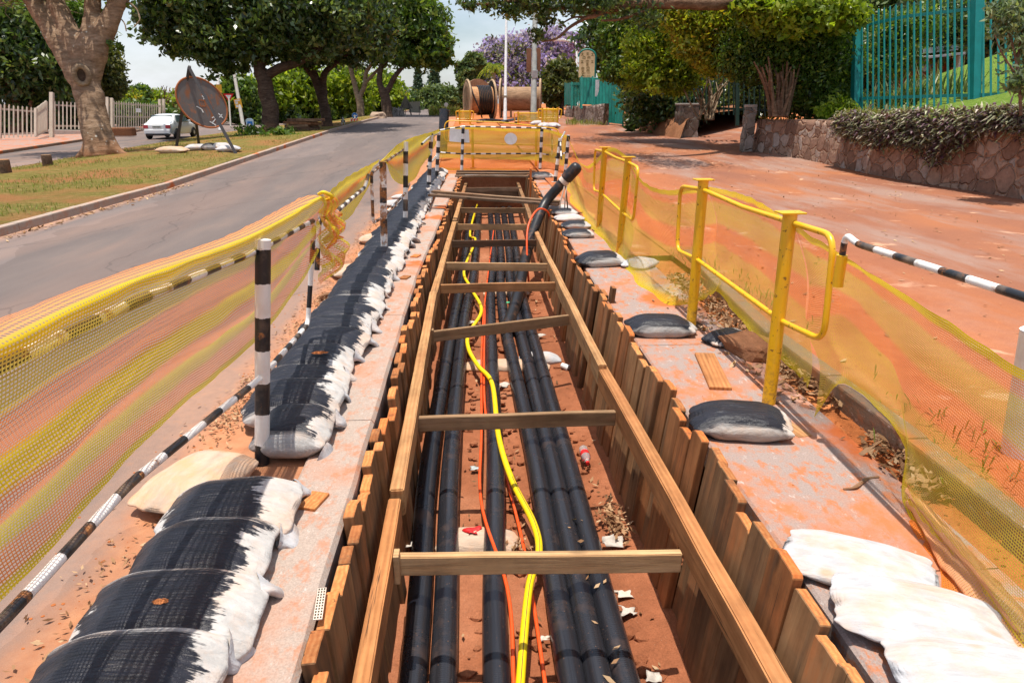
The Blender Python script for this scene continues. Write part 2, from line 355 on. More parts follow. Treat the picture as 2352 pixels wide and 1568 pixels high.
def m_net(name, stops, cell=.015, wu=.2, wv=.34, lo=.2, hi=.75):
    """knitted barrier netting: coloured bands across its height, dense ribs and open squares"""
    s = S(name, .85, .08); u = s.attr('su'); v = s.attr('sv'); bd = s.ramp(s.math('MULTIPLY', v, 1.0), [(a, c) for a, c, d in stops], 'LINEAR')
    dn = s.ramp(v, [(a, d) for a, c, d in stops], 'LINEAR')
    vm = s.attr('sm')
    a = s.math('LESS_THAN', s.math('FRACT', s.math('DIVIDE', u, cell)), s.math('ADD', wu, s.math('MULTIPLY', dn, .3)))
    b = s.math('LESS_THAN', s.math('FRACT', s.math('DIVIDE', vm, cell * .8)), s.math('ADD', wv, s.math('MULTIPLY', dn, .32)))
    grid = s.math('MAXIMUM', a, b)
    p = s.n('ShaderNodeCombineXYZ'); s.link(u, p.inputs[0]); s.link(vm, p.inputs[1])
    vary = s.noise(s.map(p.outputs[0], (.6, 9, 1)), 1.0, 4, .6)
    al = s.math('MULTIPLY', grid, s.math('ADD', .72, s.math('ADD', s.math('MULTIPLY', dn, .5), s.math('MULTIPLY', s.math('SUBTRACT', vary, .5), .5))), True)
    al = s.math('ADD', al, s.math('MULTIPLY', s.math('POWER', dn, 3.0), .25), True)
    c = s.mix(s.ramp(vary, [(.3, 0.0), (.7, .14)]), bd, (.75, .6, .12))
    s.col(c); tr = s.n('ShaderNodeBsdfTransparent'); tl = s.n('ShaderNodeBsdfTranslucent'); m1 = s.n('ShaderNodeMixShader'); m2 = s.n('ShaderNodeMixShader')
    s.put(tl.inputs[0], c); m1.inputs[0].default_value = .4; s.link(s.b.outputs[0], m1.inputs[1]); s.link(tl.outputs[0], m1.inputs[2])
    s.link(al, m2.inputs[0]); s.link(tr.outputs[0], m2.inputs[1]); s.link(m1.outputs[0], m2.inputs[2]); s.link(m2.outputs[0], s.out.inputs[0])
    return s.m
YL, YG, ORA, PAL = (.84, .64, .03), (.66, .52, .06), (.82, .2, .025), (.72, .6, .14)
M['net_left'] = m_net('left_netting', [(0, (.85, .3, .1), .25), (.072, (.85, .4, .15), .4), (.085, YL, 1.0), (.115, YL, .95), (.14, PAL, .5), (.27, YG, .5), (.31, ORA, .28), (.46, ORA, .3), (.5, YL, .75), (.57, YL, .6), (.6, ORA, .26), (.72, ORA, .26), (.76, YG, .5), (.84, YG, .45), (.87, ORA, .24), (.95, ORA, .24), (.97, YG, .8), (1, YL, .9)])
M['net_right'] = m_net('right_netting', [(0, YL, 1.0), (.035, YL, .9), (.05, ORA, .12), (.1, ORA, .12), (.13, YG, .3), (.3, YG, .28), (.33, ORA, .1), (.47, ORA, .1), (.5, YG, .28), (.7, YG, .24), (.74, YG, .2), (.9, PAL, .18), (.97, YL, .5), (1, YL, .9)], lo=.1)
M['net_end'] = m_net('end_netting', [(0, YL, 1.0), (.05, YL, .95), (.08, (.7, .36, .04), .6), (.2, YG, .6), (.36, YG, .6), (.42, YG, .25), (.5, YG, .65), (.7, YG, .6), (.74, ORA, .12), (.92, ORA, .15), (1, YL, .95)])
M['net_tied'] = m_net('tied_netting', [(0, YL, .9), (.3, YG, .7), (.5, ORA, .8), (.7, YG, .6), (1, YL, .6)], wu=.4)
M['net_orange'] = m_net('loose_orange_netting', [(0, (.72, .3, .12), .7), (.5, (.75, .42, .25), .6), (1, ORA, .6)], wu=.4)

def m_sack(paint=True, base=(.54, .52, .5), dirt=.45, tint=(.62, .36, .2)):
    s = S('sack_' + ('painted' if paint else 'plain') + str(dirt), .75, .25); o = s.co(); p = s.off(o, 9.0)
    wv = s.noise(s.map(p, (1, 1, 1)), 160, 2, .6)
    fold = s.noise(s.map(p, (4, 11, 5)), 1.6, 6, .6, .3)
    c = s.mix(s.ramp(fold, [(.35, .0), (.62, 1.0)]), [x * .78 for x in base], base)
    d = s.ramp(s.noise(p, 4.5, 6, .65), [(.44, 0.0), (.66, dirt)]); c = s.mix(d, c, tint); c = s.mix(s.ramp(s.vor(s.map(p, (1, 1.6, 1)), 3.1), [(.06, .7), (.16, 0.0)]), c, [q * .8 for q in tint]); ck = s.noise(s.map(p, (3, 14, 6)), 1.0, 3, .5, .8)
    if paint:
        X, Y, Z = s.xyz(o)
        st = s.noise(s.map(p, (2.2, 46, 6)), 1.0, 6, .75); br = s.noise(p, 5, 4, .6)
        edge = s.math('ADD', s.math('MULTIPLY', s.math('SUBTRACT', st, .5), .22), s.math('MULTIPLY', s.math('SUBTRACT', br, .5), .34))
        edge = s.math('ADD', edge, s.math('MULTIPLY', s.math('SUBTRACT', s.rnd(), .5), .1))
        cov = s.math('ADD', s.math('SUBTRACT', .285, s.math('ABSOLUTE', s.math('ADD', X, .075))), edge)       # brush runs across the row
        sc_ = s.noise(s.map(p, (1.6, 62, 4), (4, 4, 4)), 1.0, 7, .8)
        crest = s.ramp(s.math('ABSOLUTE', s.math('ADD', Y, .03)), [(.12, 0.0), (.22, .13)]); gap = s.ramp(s.math('ADD', sc_, crest), [(.645, 0.0), (.69, 1.0)])
        yc = s.math('SUBTRACT', s.math('ABSOLUTE', Y), .165); seam = s.ramp(s.math('ADD', yc, s.math('MULTIPLY', s.math('SUBTRACT', st, .5), .12)), [(.0, 0.0), (.03, .7)])
        k = s.ramp(cov, [(-.02, 0.0), (.015, 1.0)]); k = s.math('MULTIPLY', k, s.math('SUBTRACT', 1.0, s.math('MULTIPLY', gap, .85)))
        k = s.math('MULTIPLY', k, s.math('SUBTRACT', 1.0, seam))
        c = s.mix(k, c, s.ramp(s.noise(s.map(p, (3, 30, 3)), 1.3, 5, .7), [(.3, (.012, .012, .016)), (.6, (.022, .023, .032)), (.8, (.06, .05, .05))]))
        s.rough(s.math('SUBTRACT', .75, s.math('MULTIPLY', k, .4)))
    s.col(c).bump(s.math('ADD', s.math('MULTIPLY', wv, .08), s.math('ADD', s.math('MULTIPLY', fold, 1.0), s.math('MULTIPLY', ck, .8))), .7, .025); return s.m
M['sack_black'] = m_sack(True)
M['sack_plain'] = m_sack(False, (.54, .4, .3), .85, (.62, .33, .17))
M['sack_white'] = m_sack(False, (.5, .5, .52), .5, (.6, .36, .2))

def m_duct():
    s = S('black_duct', .36, .5); p = s.off(s.co()); t = s.attr('tl')
    rib = s.math('SINE', s.math('MULTIPLY', t, 420.0)); X = s.noise(s.map(p, (30, .8, 30)), 1.0, 5, .6)
    band = s.math('LESS_THAN', s.math('FRACT', s.math('ADD', s.math('DIVIDE', t, 2.1), s.math('MULTIPLY', s.rnd(), .07))), .045)
    du = s.ramp(s.noise(p, 3.2, 6, .7), [(.56, 0.0), (.76, .32)])
    c = s.mix(du, s.ramp(X, [(.3, (.01, .01, .013)), (.7, (.026, .026, .031))]), (.17, .085, .05))
    c = s.mix(s.ramp(s.vor(p, 26), [(.05, .5), (.12, 0.0)]), c, (.3, .14, .07)); c = s.mix(band, c, (.008, .009, .014)); s.col(c); s.rough(s.math('ADD', .27, s.math('MULTIPLY', du, .9)))
    s.bump(s.math('ADD', s.math('MULTIPLY', rib, .5), X), .14, .006); return s.m
M['duct'] = m_duct()
def m_rubber(name, c, rough=.4):
    s = S(name, rough, .4); p = s.off(s.co()); d = s.ramp(s.noise(p, 6, 5, .7), [(.52, 0.0), (.75, .4)]); s.col(s.mix(d, c, (.34, .15, .07))); return s.m
M['hose'] = m_rubber('yellow_hose', (.82, .58, .008)); M['cable'] = m_rubber('orange_cable', (.78, .085, .014)); M['black'] = m_rubber('black_plastic', (.014, .014, .016))
M['hose_mark'] = plain('brown_hose_print', (.16, .09, .02)); M['tape'] = plain('pale_tape', (.6, .5, .42), .7)
M['scrap'] = plain('dirty_paper', (.46, .41, .36), .8, .2, 0, .3, 12.0); M['white'] = plain('white_paint', (.76, .76, .75), .5); M['grey_steel'] = plain('galvanised', (.4, .43, .43), .55, .4, .3)
M['plastic_w'] = plain('white_plastic', (.75, .75, .74), .4); M['red'] = plain('red_paint', (.62, .02, .02), .5); M['blue'] = plain('blue_paint', (.02, .16, .5), .45)
M['green_paint'] = plain('green_mark', (.06, .42, .2), .6); M['ink'] = plain('dark_ink', (.05, .045, .03), .7)
def m_pet():
    s = S('clear_bottle', .12, .5, (.85, .8, .78)); s.b.inputs['Transmission Weight'].default_value = .75; s.b.inputs['IOR'].default_value = 1.2; return s.m
M['pet'] = m_pet()
# ------------------------------------------------------------------ ground, road, trench hole
def tx(y): return 0 if y < 8 else .028 * (y - 8)                    # the trench bends slightly to the right
TY0, TY1 = -.6, 21.4
XL = [-900, -300, -120, -60, -35, -24, -16, -13.2, -10.4, -7.6, -5, -2.5, -.66, 1.44, 2.7, 5, 9, 13, 18, 30, 70, 200, 500, 900]
YL = [-40, -12, -4, TY0, 2, 4, 6, 8, 10, 12, 14, 16, 18, TY1, 26, 31, 36, 41, 48, 55, 65, 75, 92, 110, 150, 240, 400, 800, 2200]
def sheet(name, x0, x1, y0, y1, mat, dz, hole=False, bumps=0.0):
    xs = [x0] + [x for x in XL if x0 < x < x1] + [x1]; ys = [y0] + [y for y in YL if y0 < y < y1] + [y1]
    mb = MB(); n = len(xs)
    for y in ys:
        mb.vs([(x + (tx(min(y, TY1)) if x in (-.66, 1.44) and hole else 0), y, gz(x, y) + dz + bumps * nz3((x, y, 0), .8)) for x in xs])
    for i in range(len(ys) - 1):
        for j in range(n - 1):
            if hole and xs[j] == -.66 and TY0 <= ys[i] < TY1: continue
            mb.face(i * n + j, i * n + j + 1, (i + 1) * n + j + 1, (i + 1) * n + j)
    return tag(mb.build(name, mat, smooth=2), kind='structure')
sheet('ground', -900, 900, -40, 2200, M['earth'], -.03, True)
tag(sheet('road', -7.5, -.97, -12, 400, M['asphalt'], 0), 'grey asphalt road dusted with red soil between trench and grassy median', 'road')
def strip(name, L_, R_, mat, dz, n=5, bump=0.0, kind='structure', prof=None):       # ruled sheet between two plan polylines
    mb = MB(); rows = []
    for (a, b) in zip(L_, R_):
        row = []
        for k in range(n + 1):
            t = k / n; x = a[0] + (b[0] - a[0]) * t; y = a[1] + (b[1] - a[1]) * t
            row.append((x, y, gz(x, y) + dz + (prof(t) if prof else 0) + bump * nz3((x, y, 3), .7)))
        rows.append(row)
    return tag(mb.grid(rows).build(name, mat, smooth=2), kind=kind)
YS = [-2, 4, 9, 13, 16, 18, 21, 24, 27, 31, 36, 41, 48, 55, 65, 75, 92, 110]
def lin(pts, y):
    for (x0, a), (x1, b) in zip(pts, pts[1:]):
        if a <= y <= b: return x0 + (x1 - x0) * (y - a) / (b - a)
    return pts[0][0] if y < pts[0][1] else pts[-1][0]
LN = [(-13.6, 4), (-15, 24), (-15.8, 31), (-17.4, 48), (-18.5, 75), (-22, 110)]      # near edge of the other carriageway
LF = [(-16.6, 4), (-18, 24), (-19.6, 31), (-21.6, 42), (-24.5, 55), (-30, 75), (-40, 110)]
strip('side_road', [(lin(LF, y), y) for y in YS], [(lin(LN, y), y) for y in YS], M['asphalt'], -.004)
strip('pavement', [(lin(LF, y) - 9, y) for y in YS], [(lin(LF, y), y) for y in YS], M['slab'], .11)
strip('median', [(lin(LN, y), y) for y in YS], [(-7.62, y) for y in YS], M['verge'], .0, 12, .05, prof=lambda t: .13 * sstep(0, .35, t) + .0)
def kerb_run(name, pts, w, h0, h1, mat, gap=.008, l=1.0):           # kerbstones laid end to end
    mb = MB()
    for (a, b) in zip(pts, pts[1:]):
        d = math.hypot(b[0] - a[0], b[1] - a[1]); k = max(1, round(d / l))
        for i in range(k):
            t0, t1 = i / k, (i + 1) / k - gap / d * (1 if d / k < 3 else 0)
            p = [(a[0] + (b[0] - a[0]) * t, a[1] + (b[1] - a[1]) * t) for t in (t0, t1)]
            j = R.uniform(-.008, .008)
            P, Q = [V(q[0] + j, q[1], gz(*q) + (h0 + h1) / 2 + R.uniform(-.004, .004)) for q in p]
            mb.bar(P, Q, w, h1 - h0, bev=.02)
    return tag(mb.build(name, mat), kind='structure')
kerb_run('kerb', [(-7.54, y) for y in YS], .16, -.1, .14, M['kerb'])
kerb_run('far_kerb', [(lin(LF, y), y) for y in YS], .16, -.1, .125, M['dark_kerb'], l=2)
tag(sheet('footpath', 2.72, 13.4, -12, 110, M['path'], .055), None, None)
tag(sheet('dirt_path', 2.05, 2.72, 9.2, 110, M['path'], .045), None, None)
kerb_run('edge_kerb', [(2.62, -1.5), (2.62, 5.6), (2.78, 7.6), (2.95, 9.2)], .14, -.12, .13, M['dark_kerb'])
def skew_box_run(name, x0, x1, z0, z1, mat, y0=TY0, y1=TY1, step=2.4, chip=.0):
    mb = MB(); y = y0
    while y < y1 - .1:
        e = min(y1, y + step); ys = [y + (e - .008 - y) * k / 6 for k in range(7)]
        rows = []
        for yy in ys:
            a, b = x0 + tx(yy) + chip * nz3((yy, x0, 0), 2.0), x1 + tx(yy) + chip * nz3((yy, x1, 0), 2.5)
            rows.append([(a, yy, z0), (a, yy, z1), (a + .015, yy, z1 + .012), (b - .02, yy, z1 + .012 + chip * .3 * nz3((yy, 9, 1), 3)), (b, yy, z1 - .012), (b, yy, z0)])
        mb.grid(rows); n = len(mb.v)
        for q in (n - 6,): mb.face(*range(n - 6, n))
        mb.face(*[n - 42 + k for k in reversed(range(6))]); y = e
    return tag(mb.build(name, mat), kind='structure')
skew_box_run('coping', -.98, -.655, -.26, .03, M['coping'], chip=.012)
skew_box_run('concrete_walk', 1.43, 2.36, -.14, .015, M['slab'], chip=.01, step=3.1)
# trench sides and floor
mb = MB()
for x in (-.68, 1.46):
    mb.grid([[(x + tx(y) + .02 * nz3((x, y, z), 3), y, z) for z in (-.02, -.3, -.6, -.9, -1.25)] for y in [TY0 + i * (TY1 - TY0) / 60 for i in range(61)]])
for y in (TY0, TY1): mb.grid([[(x + tx(y), y, z) for x in (-.7, .4, 1.48)] for z in (-.03, -1.25)])
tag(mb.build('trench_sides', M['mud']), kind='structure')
mb = MB(); rows = []
for i in range(260):
    y = TY0 + (TY1 - TY0) * i / 259
    rows.append([(x + tx(y), y, -1.12 + .035 * nz3((x, y, 2), 2.2) + .02 * nz3((x, y, 5), 7) + .05 * sstep(.35, .95, abs(x - .35))) for x in [-.7 + 2.2 * k / 28 for k in range(29)]])
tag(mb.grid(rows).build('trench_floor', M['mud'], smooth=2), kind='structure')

# ------------------------------------------------------------------ shoring
def plank(name, x, y, wdt, z0, z1, thick, lean, label, group, mat=None, tw=0.0, sag=0.0):
    h = z1 - z0; a, b = R.uniform(0, .03), R.uniform(0, .03); c = R.uniform(.01, wdt * .35)
    poly = [(-wdt / 2, 0), (wdt / 2, 0), (wdt / 2, h - b)]
    k = R.random()
    if k < .45: poly += [(wdt / 2 - .012, h)]
    elif k < .7: poly += [(wdt / 2 - c, h - R.uniform(0, .012)), (wdt / 2 - c - .012, h)]
    else: poly += [(wdt / 2 - .03, h - .006), (wdt / 2 - .06, h)]
    poly += [(-wdt / 2 + .015, h - a * .3), (-wdt / 2, h - a)]
    mb = MB(); Mx = Matrix(((0, 0, 1, 0), (1, 0, 0, 0), (0, 1, 0, 0), (0, 0, 0, 1)))
    n = len(poly); A = mb.vs([Mx @ V(p[0], p[1], -thick / 2) for p in poly]); B = mb.vs([Mx @ V(p[0], p[1], thick / 2) for p in poly])
    mb.face(*[A + q for q in reversed(range(n))]); mb.face(*[B + q for q in range(n)])
    for q in range(n):
        mb.mi = 1 if 2 <= q < n - 1 else 0
        mb.face(A + q, A + (q + 1) % n, B + (q + 1) % n, B + q)
    o = mb.build(name, [mat or M['plank'], M['sawn']], loc=(x, y, z0), rot=(R.uniform(-.012, .012), lean, tw))
    bv = o.modifiers.new('bevel', 'BEVEL'); bv.width = .004; bv.segments = 1
    return tag(o, label, 'plank', group)
GL, GR = 'upright planks along the left trench wall', 'upright planks along the right trench wall'
y = 1.05
while y < 20.6:
    wd = R.uniform(.13, .23); c = y + wd / 2; zt = .035 + R.uniform(-.04, .05) + (.03 if y < 3 else 0)
    xo = R.choice((0, 0, .018, .03, -.012)); xs_ = -.565 + tx(c) + xo
    plank('shoring_plank', xs_ + .045, c, wd - .003, -1.2, zt, .055, -.07 + R.uniform(-.012, .012), 'rough upright plank shoring the left side of the trench beside the painted sandbags', GL)
    y += wd
y = 1.05; first = True
while y < 20.6:
    wd = R.uniform(.17, .26); c = y + wd / 2; zt = .1 + R.uniform(-.05, .035) - (.03 if y > 8 else 0)
    xo = R.choice((0, 0, .015, .05, .03, -.01))
    plank('shoring_plank', 1.235 + tx(c) + xo - .03, c, wd - .003, -1.2, zt, .05, .115 + R.uniform(-.012, .012), 'rough upright plank shoring the right side of the trench beside the concrete walk', GR, tw=R.uniform(-.03, .03))
    y += wd
p = atX(1403, 655, 1.46); q = atX(1395, 760, 1.42)
tag(plank('shoring_plank', 1.37, p.y - .05, .12, -.9, p.z, .045, .1, 'tall rounded plank sticking up above the others on the right trench wall', None), 'tall rounded plank sticking up above the others on the right trench wall', 'plank')
p = atX(1262, 420, 1.62)
plank('shoring_plank', 1.6, 18.6, .1, -.6, .42, .05, .0, 'narrow orange upright board beside the far right sandbag', None, M['sawn'])
# walers
def beam(name, a, b, wd, t, label, cat='beam', mat='beam', group=None, up=(0, 0, 1)):
    a, b = Vector(a), Vector(b); d = b - a; mb = MB(); 
    yv = d.normalized(); xv = yv.cross(Vector(up)).normalized(); zv = xv.cross(yv)
    bm = bmesh.new(); bmesh.ops.create_cube(bm, size=1)
    ax = 0 if mat in ('strut', 'old_wood') else 1
    for v in bm.verts: v.co = V(v.co.x * (d.length if ax == 0 else wd), v.co.y * (wd if ax == 0 else d.length), v.co.z * t)
    bmesh.ops.bevel(bm, geom=bm.edges[:], offset=min(wd, t) * .09, segments=2, affect='EDGES')
    bmesh.ops.subdivide_edges(bm, edges=[e for e in bm.edges if e.calc_length() > d.length * .7], cuts=9)
    s_ = R.random() * 50
    for v in bm.verts:
        l = v.co.x if ax == 0 else v.co.y
        v.co += V(0 if ax == 0 else .006, .006 if ax == 0 else 0, .006) * nz3((l * 1.4 + s_, 0, 0))
    o = mb.bm(bm).build(name, M[mat], loc=(a + b) / 2)
    B = Matrix((yv, -xv, zv) if ax == 0 else (xv, yv, zv)).transposed()
    o.rotation_euler = B.to_euler(); return tag(o, label, cat, group)
beam('waler', (-.47, .9, -.275), (-.475, 3.62, -.28), .075, .17, 'long timber rail along the left trench wall, nearest length with a shaded edge', 'timber rail')
beam('waler', (-.465, 3.64, -.245), (-.47, 8.3, -.26), .085, .18, 'long timber rail along the left trench wall, middle length behind two struts', 'timber rail')
beam('waler', (-.465, 8.32, -.27), (-.235, 16.6, -.27), .085, .17, 'long timber rail along the left trench wall, far length behind the nail-ended struts', 'timber rail')
beam('waler', (-.235, 16.64, -.27), (-.1, 20.9, -.27), .085, .17, 'timber rail on the left trench wall beyond the leaning diagonal boards', 'timber rail')
beam('waler', (1.215, .9, -.25), (1.135, 6.1, -.285), .09, .18, 'sunlit timber rail along the right trench wall, nearest length', 'timber rail')
beam('waler', (1.125, 5.62, -.25), (1.18, 12.6, -.27), .075, .19, 'timber rail along the right trench wall whose near end laps over the first length', 'timber rail')
beam('waler', (1.185, 12.65, -.27), (1.42, 20.9, -.27), .085, .17, 'far timber rail on the right trench wall behind the slanting black pipe', 'timber rail')
def strut(ya, yb, za, zb, label, mat='strut', x0=-.43, x1=1.08, t=.05, hh=.115):
    beam('strut', (x0 + tx(ya), ya, za - hh / 2), (x1 + tx(yb), yb, zb - hh / 2), t, hh, label, 'strut', mat, 'cross struts bracing the trench')
strut(3.14, 3.08, -.245, -.25, 'nearest cross strut bracing the trench, pale knotted timber', x1=1.085)
strut(4.85, 4.86, -.25, -.24, 'second nearest cross strut, in front of the crumpled bottle', x1=1.09)
strut(6.96, 7.42, -.25, -.235, 'slanting cross strut just beyond the pale sack under the pipes')
strut(8.92, 8.95, -.24, -.24, 'cross strut with dark knots between the slanting strut and the red-ended strut')
strut(10.2, 10.08, -.23, -.24, 'cross strut with a red soil stained left end')
strut(11.95, 11.95, -.23, -.23, 'dark stained cross strut just in front of the foot of the slanting pipe', 'old_wood')
strut(13.62, 13.58, -.22, -.23, 'orange tinted cross strut just before the diagonal boards')
strut(15.85, 15.8, -.22, -.23, 'farthest clear cross strut, right under the diagonal boards')
strut(19.2, 19.2, -.15, -.15, 'grey cross strut in the dark far end of the trench', 'old_wood')
for i, (y_, z_) in enumerate(((3.1, -.23), (6.92, -.24), (13.6, -.2))):
    tag(MB().box((0, 0, 0), (.03, .075, .17), None, .004).build('end_block', M['strut'], loc=(-.405 + tx(y_) - .012, y_ + .0, z_ - .06)), ['small upright block at the left end of the nearest strut', 'small upright block at the left end of the slanting strut', 'small upright block at the left end of the orange tinted strut'][i], 'wood block')
a, b = atZ(986, 448, .3), atZ(1284, 470, .2); a2, b2 = atZ(986, 440, .33), atZ(1288, 463, .23)
beam('cross_board', a, b, .16, .045, 'front one of two grey boards laid diagonally over the trench', 'board', 'old_wood')
beam('cross_board', a + V(.05, .3, .03), b + V(.05, .26, .02), .16, .045, 'rear one of two grey boards laid diagonally over the trench', 'board', 'old_wood')
for i, (y_, z_) in enumerate(((20.2, .06), (20.75, .08), (21.25, .1))):
    beam('cover_board', (-.75 + tx(y_), y_, z_), (1.6 + tx(y_), y_, z_ - .02), .2, .05, ['grey board across the far end of the trench, nearest to the struts', 'middle board across the far end of the trench', 'board under the netting at the far end of the trench'][i], 'board', 'old_wood')
beam('cross_board', (-.1, 20.9, -.5), (1.55, 20.9, -.5), .05, .2, 'dark board closing the far end of the trench low down', 'board', 'old_wood')

# ------------------------------------------------------------------ ducts, hose and cables
PX = [(-.38, -.37, -.4, -.28, -.18, -.13, .08), (-.2, -.2, -.21, -.12, .02, .09, .28), (.08, .1, .18, .26, .35, .47, .6), (.5, .51, .53, .47, .52, .63, .8), (.65, .66, .68, .67, .69, .81, 1.0), (.8, .81, .82, .83, .84, .97, 1.2)]
PY = (-.5, 3.35, 5.5, 9.6, 12.25, 14.4, 21.3)
PN = ['outermost black duct on the left in the shaded side of the trench', 'second black duct from the left wall, beside the shaded one', 'single black duct in the middle of the trench, beside the orange cable', 'leftmost of the three black ducts on the right, with a ribbed side', 'middle of the three black ducts on the right', 'rightmost black duct, dusted with soil and leaves near the camera']
for i in range(6):
    pts = spline([(x, y, -1.02 + .018 * math.sin(y * 1.3 + i) + (.03 if 4 < y < 9 else 0)) for x, y in zip(PX[i], PY)], 9)
    tag(MB().tube(pts, .079, 20).build('duct', M['duct'], smooth=True), PN[i], 'duct', 'black ducts along the trench floor')
def run(name, uvz, r, mat, label, cat, k=8, flat=1.0):
    pts = [atZ(u, v, z) for u, v, z in uvz]; return tag(MB().tube(spline(pts, k), r, 12).build(name, mat, smooth=True), label, cat)
z_ = -.9
ys = [(1192, 1700, z_), (1195, 1568, z_), (1215, 1350, z_), (1238, 1270, z_), (1225, 1200, z_), (1175, 1100, z_), (1145, 1000, z_), (1130, 880, z_), (1098, 840, z_), (1076, 800, z_), (1077, 765, z_), (1106, 712, z_), (1082, 662, z_), (1066, 620, z_), (1092, 552, z_), (1080, 530, z_), (1105, 440, z_)]
pts = spline([atZ(*a) for a in ys], 8)
t = thing('hose', 'bright yellow hose snaking over the black ducts in the trench', 'hose', pts[0])
def obw(mb, name, mat, parent, smooth=False):                        # part given in world coordinates
    o = mb.build(name, mat, parent, smooth); o.matrix_parent_inverse = Matrix.Translation(-Vector(parent.location)); return o
obw(MB().tube(pts, .026, 12), 'hose_body', M['hose'], t, True)
mb = MB()
for a, b in zip(pts[4:40:2], pts[6:42:2]): mb.bar(a + V(.004, 0, .0262), b + V(.004, 0, .0262), .005, .003)
obw(mb, 'print_line', M['hose_mark'], t)
run('cable', [(1182, 1700, -.93), (1180, 1568, -.93), (1165, 1350, -.93), (1105, 1150, -.93), (1106, 980, -.93), (1108, 760, -.93), (1122, 620, -.93), (1135, 520, -.93)], .0125, M['cable'], 'thin orange cable lying left of the yellow hose on the middle duct', 'cable')
run('cable', [(1270, 1700, -1.04), (1252, 1568, -1.04), (1215, 1320, -1.04), (1190, 1200, -1.04), (1160, 1090, -1.04), (1128, 1000, -.98), (1112, 900, -.95), (1114, 700, -.95)], .0125, M['cable'], 'thin orange cable crossing under the yellow hose between the ducts', 'cable')
pp = [V(.98, 11.5, -.95), V(.96, 11.7, -.55), V(1.0, 12.1, -.05), V(1.2, 12.5, .2), V(1.42, 12.85, .12), V(1.5, 13.1, -.1)]
tag(MB().tube(spline(pp, 8), .018, 10).build('cable', M['cable'], smooth=True), 'orange cable looping up over the right wall beside the slanting pipe', 'cable')
tp = thing('slanting_pipe', 'thick black pipe slanting up out of the trench with a capped end', 'pipe', (.72, 10.3, -1.0))
ax = [V(.5, 9.4, -1.0), V(.72, 10.6, -.88), V(.98, 12.0, -.45), V(1.36, 13.1, .15), V(1.66, 13.2, .52), V(1.86, 13.15, .75)]
sp = spline(ax, 8)
obw(MB().tube(sp, .092, 20), 'pipe_body', M['black'], tp, True)
d_ = (ax[-1] - ax[-2]).normalized(); e_ = ax[-1]
cp = [e_ - d_ * .1, e_ - d_ * .098, e_ + d_ * .16, e_ + d_ * .21, e_ + d_ * .24, e_ + d_ * .255]
obw(MB().tube(cp, [.095, .112, .114, .1, .07, .015], 20), 'end_cap', M['black'], tp, True)
obw(MB().tube([e_ - d_ * .2, e_ - d_ * .195, e_ - d_ * .125, e_ - d_ * .12], [.092, .1, .1, .092], 20), 'tape_wrap', M['tape'], tp, True)
for k, (dx, dz) in enumerate(((-.12, -.75), (.1, -.9), (.02, -.6))):
    q = e_ - d_ * .16; tag(MB().tube(spline([q + V(.02 * k, -.1, -.08), q + V(dx * .6, -.14, dz * .5), q + V(dx, -.05, dz)], 5), .012, 6).build('rope_tail', M['tape' if k != 1 else 'ink'], smooth=True), ['pale strap hanging from the left of the pipe collar', 'dark strap hanging from the right of the pipe collar', 'short pale strap below the middle of the pipe collar'][k], 'strap')
b_ = at(1018, 300); 
tg = thing('upright_pipe', 'dark grey pipe standing upright at the road edge before the far corner', 'pipe', atD(1016, 352, 24))
q0, q1 = atD(1016, 352, 24), atD(1021, 253, 24)
obw(MB().tube([q0, q1], .165, 18, False).tube([q0, q1], .15, 18, False), 'pipe_wall', M['duct'], tg, True)
obw(MB().tube([q1 - V(0, 0, .06), q1 - V(0, 0, .02), q1 + V(0, 0, .005)], [.166, .18, .168], 18, False), 'pipe_rim', M['duct'], tg, True)
# ------------------------------------------------------------------ sandbags
def sack_mesh(name, mats, L=.68, Wd=.45, Hh=.22, seed=0, puff=.55, wr=.008, ears=True, sag=0.0):
    bm = bmesh.new(); bmesh.ops.create_icosphere(bm, subdivisions=5, radius=1)
    for v in bm.verts:
        x, y, z = v.co
        sx = math.copysign(abs(x) ** .6, x); sy = math.copysign(abs(y) ** .56, y)
        k = max(abs(sx), .001)
        th_ = (1 - max(0, abs(sx) - .35) ** 2 * 1.5) * (1 - .25 * abs(sy) ** 4)
        X, Y, Z = sx * L / 2, sy * Wd / 2 * (1 - .1 * (1 - abs(sx)) * 0 + .05 * abs(sx) ** 6), z * Hh / 2 * th_
        if ears:                                                   # pulled-out corners
            e = max(0, abs(sx) - .7) / .3 * max(0, abs(sy) - .55) / .45
            X += math.copysign(e * .05, X); Y += math.copysign(e * .03, Y); Z *= 1 - .6 * e
        p = V(X, Y, Z); s_ = seed * 13.7
        amp = wr * (.5 + 1.2 * abs(sx) ** 3)
        n = nz3((X * 9 + s_, Y * 22, Z * 12), 1) * .6 + nz3((X * 30 + s_, Y * 30, Z * 30), 1) * .25 + abs(nz3((X * 6, Y * 15 + s_, Z * 8), 1)) * .9
        p += p.normalized() * n * amp
        p.x += .03 * nz3((Y * 5 + s_, Z * 4, 1), 1); p.z += sag * X * X
        if p.z < -Hh * .36: p.z = -Hh * .36 + (p.z + Hh * .36) * .2
        v.co = p
    me = bpy.data.meshes.new(name); bm.to_mesh(me); bm.free(); me.materials.append(mats)
    me.polygons.foreach_set('use_smooth', [True] * len(me.polygons)); return me
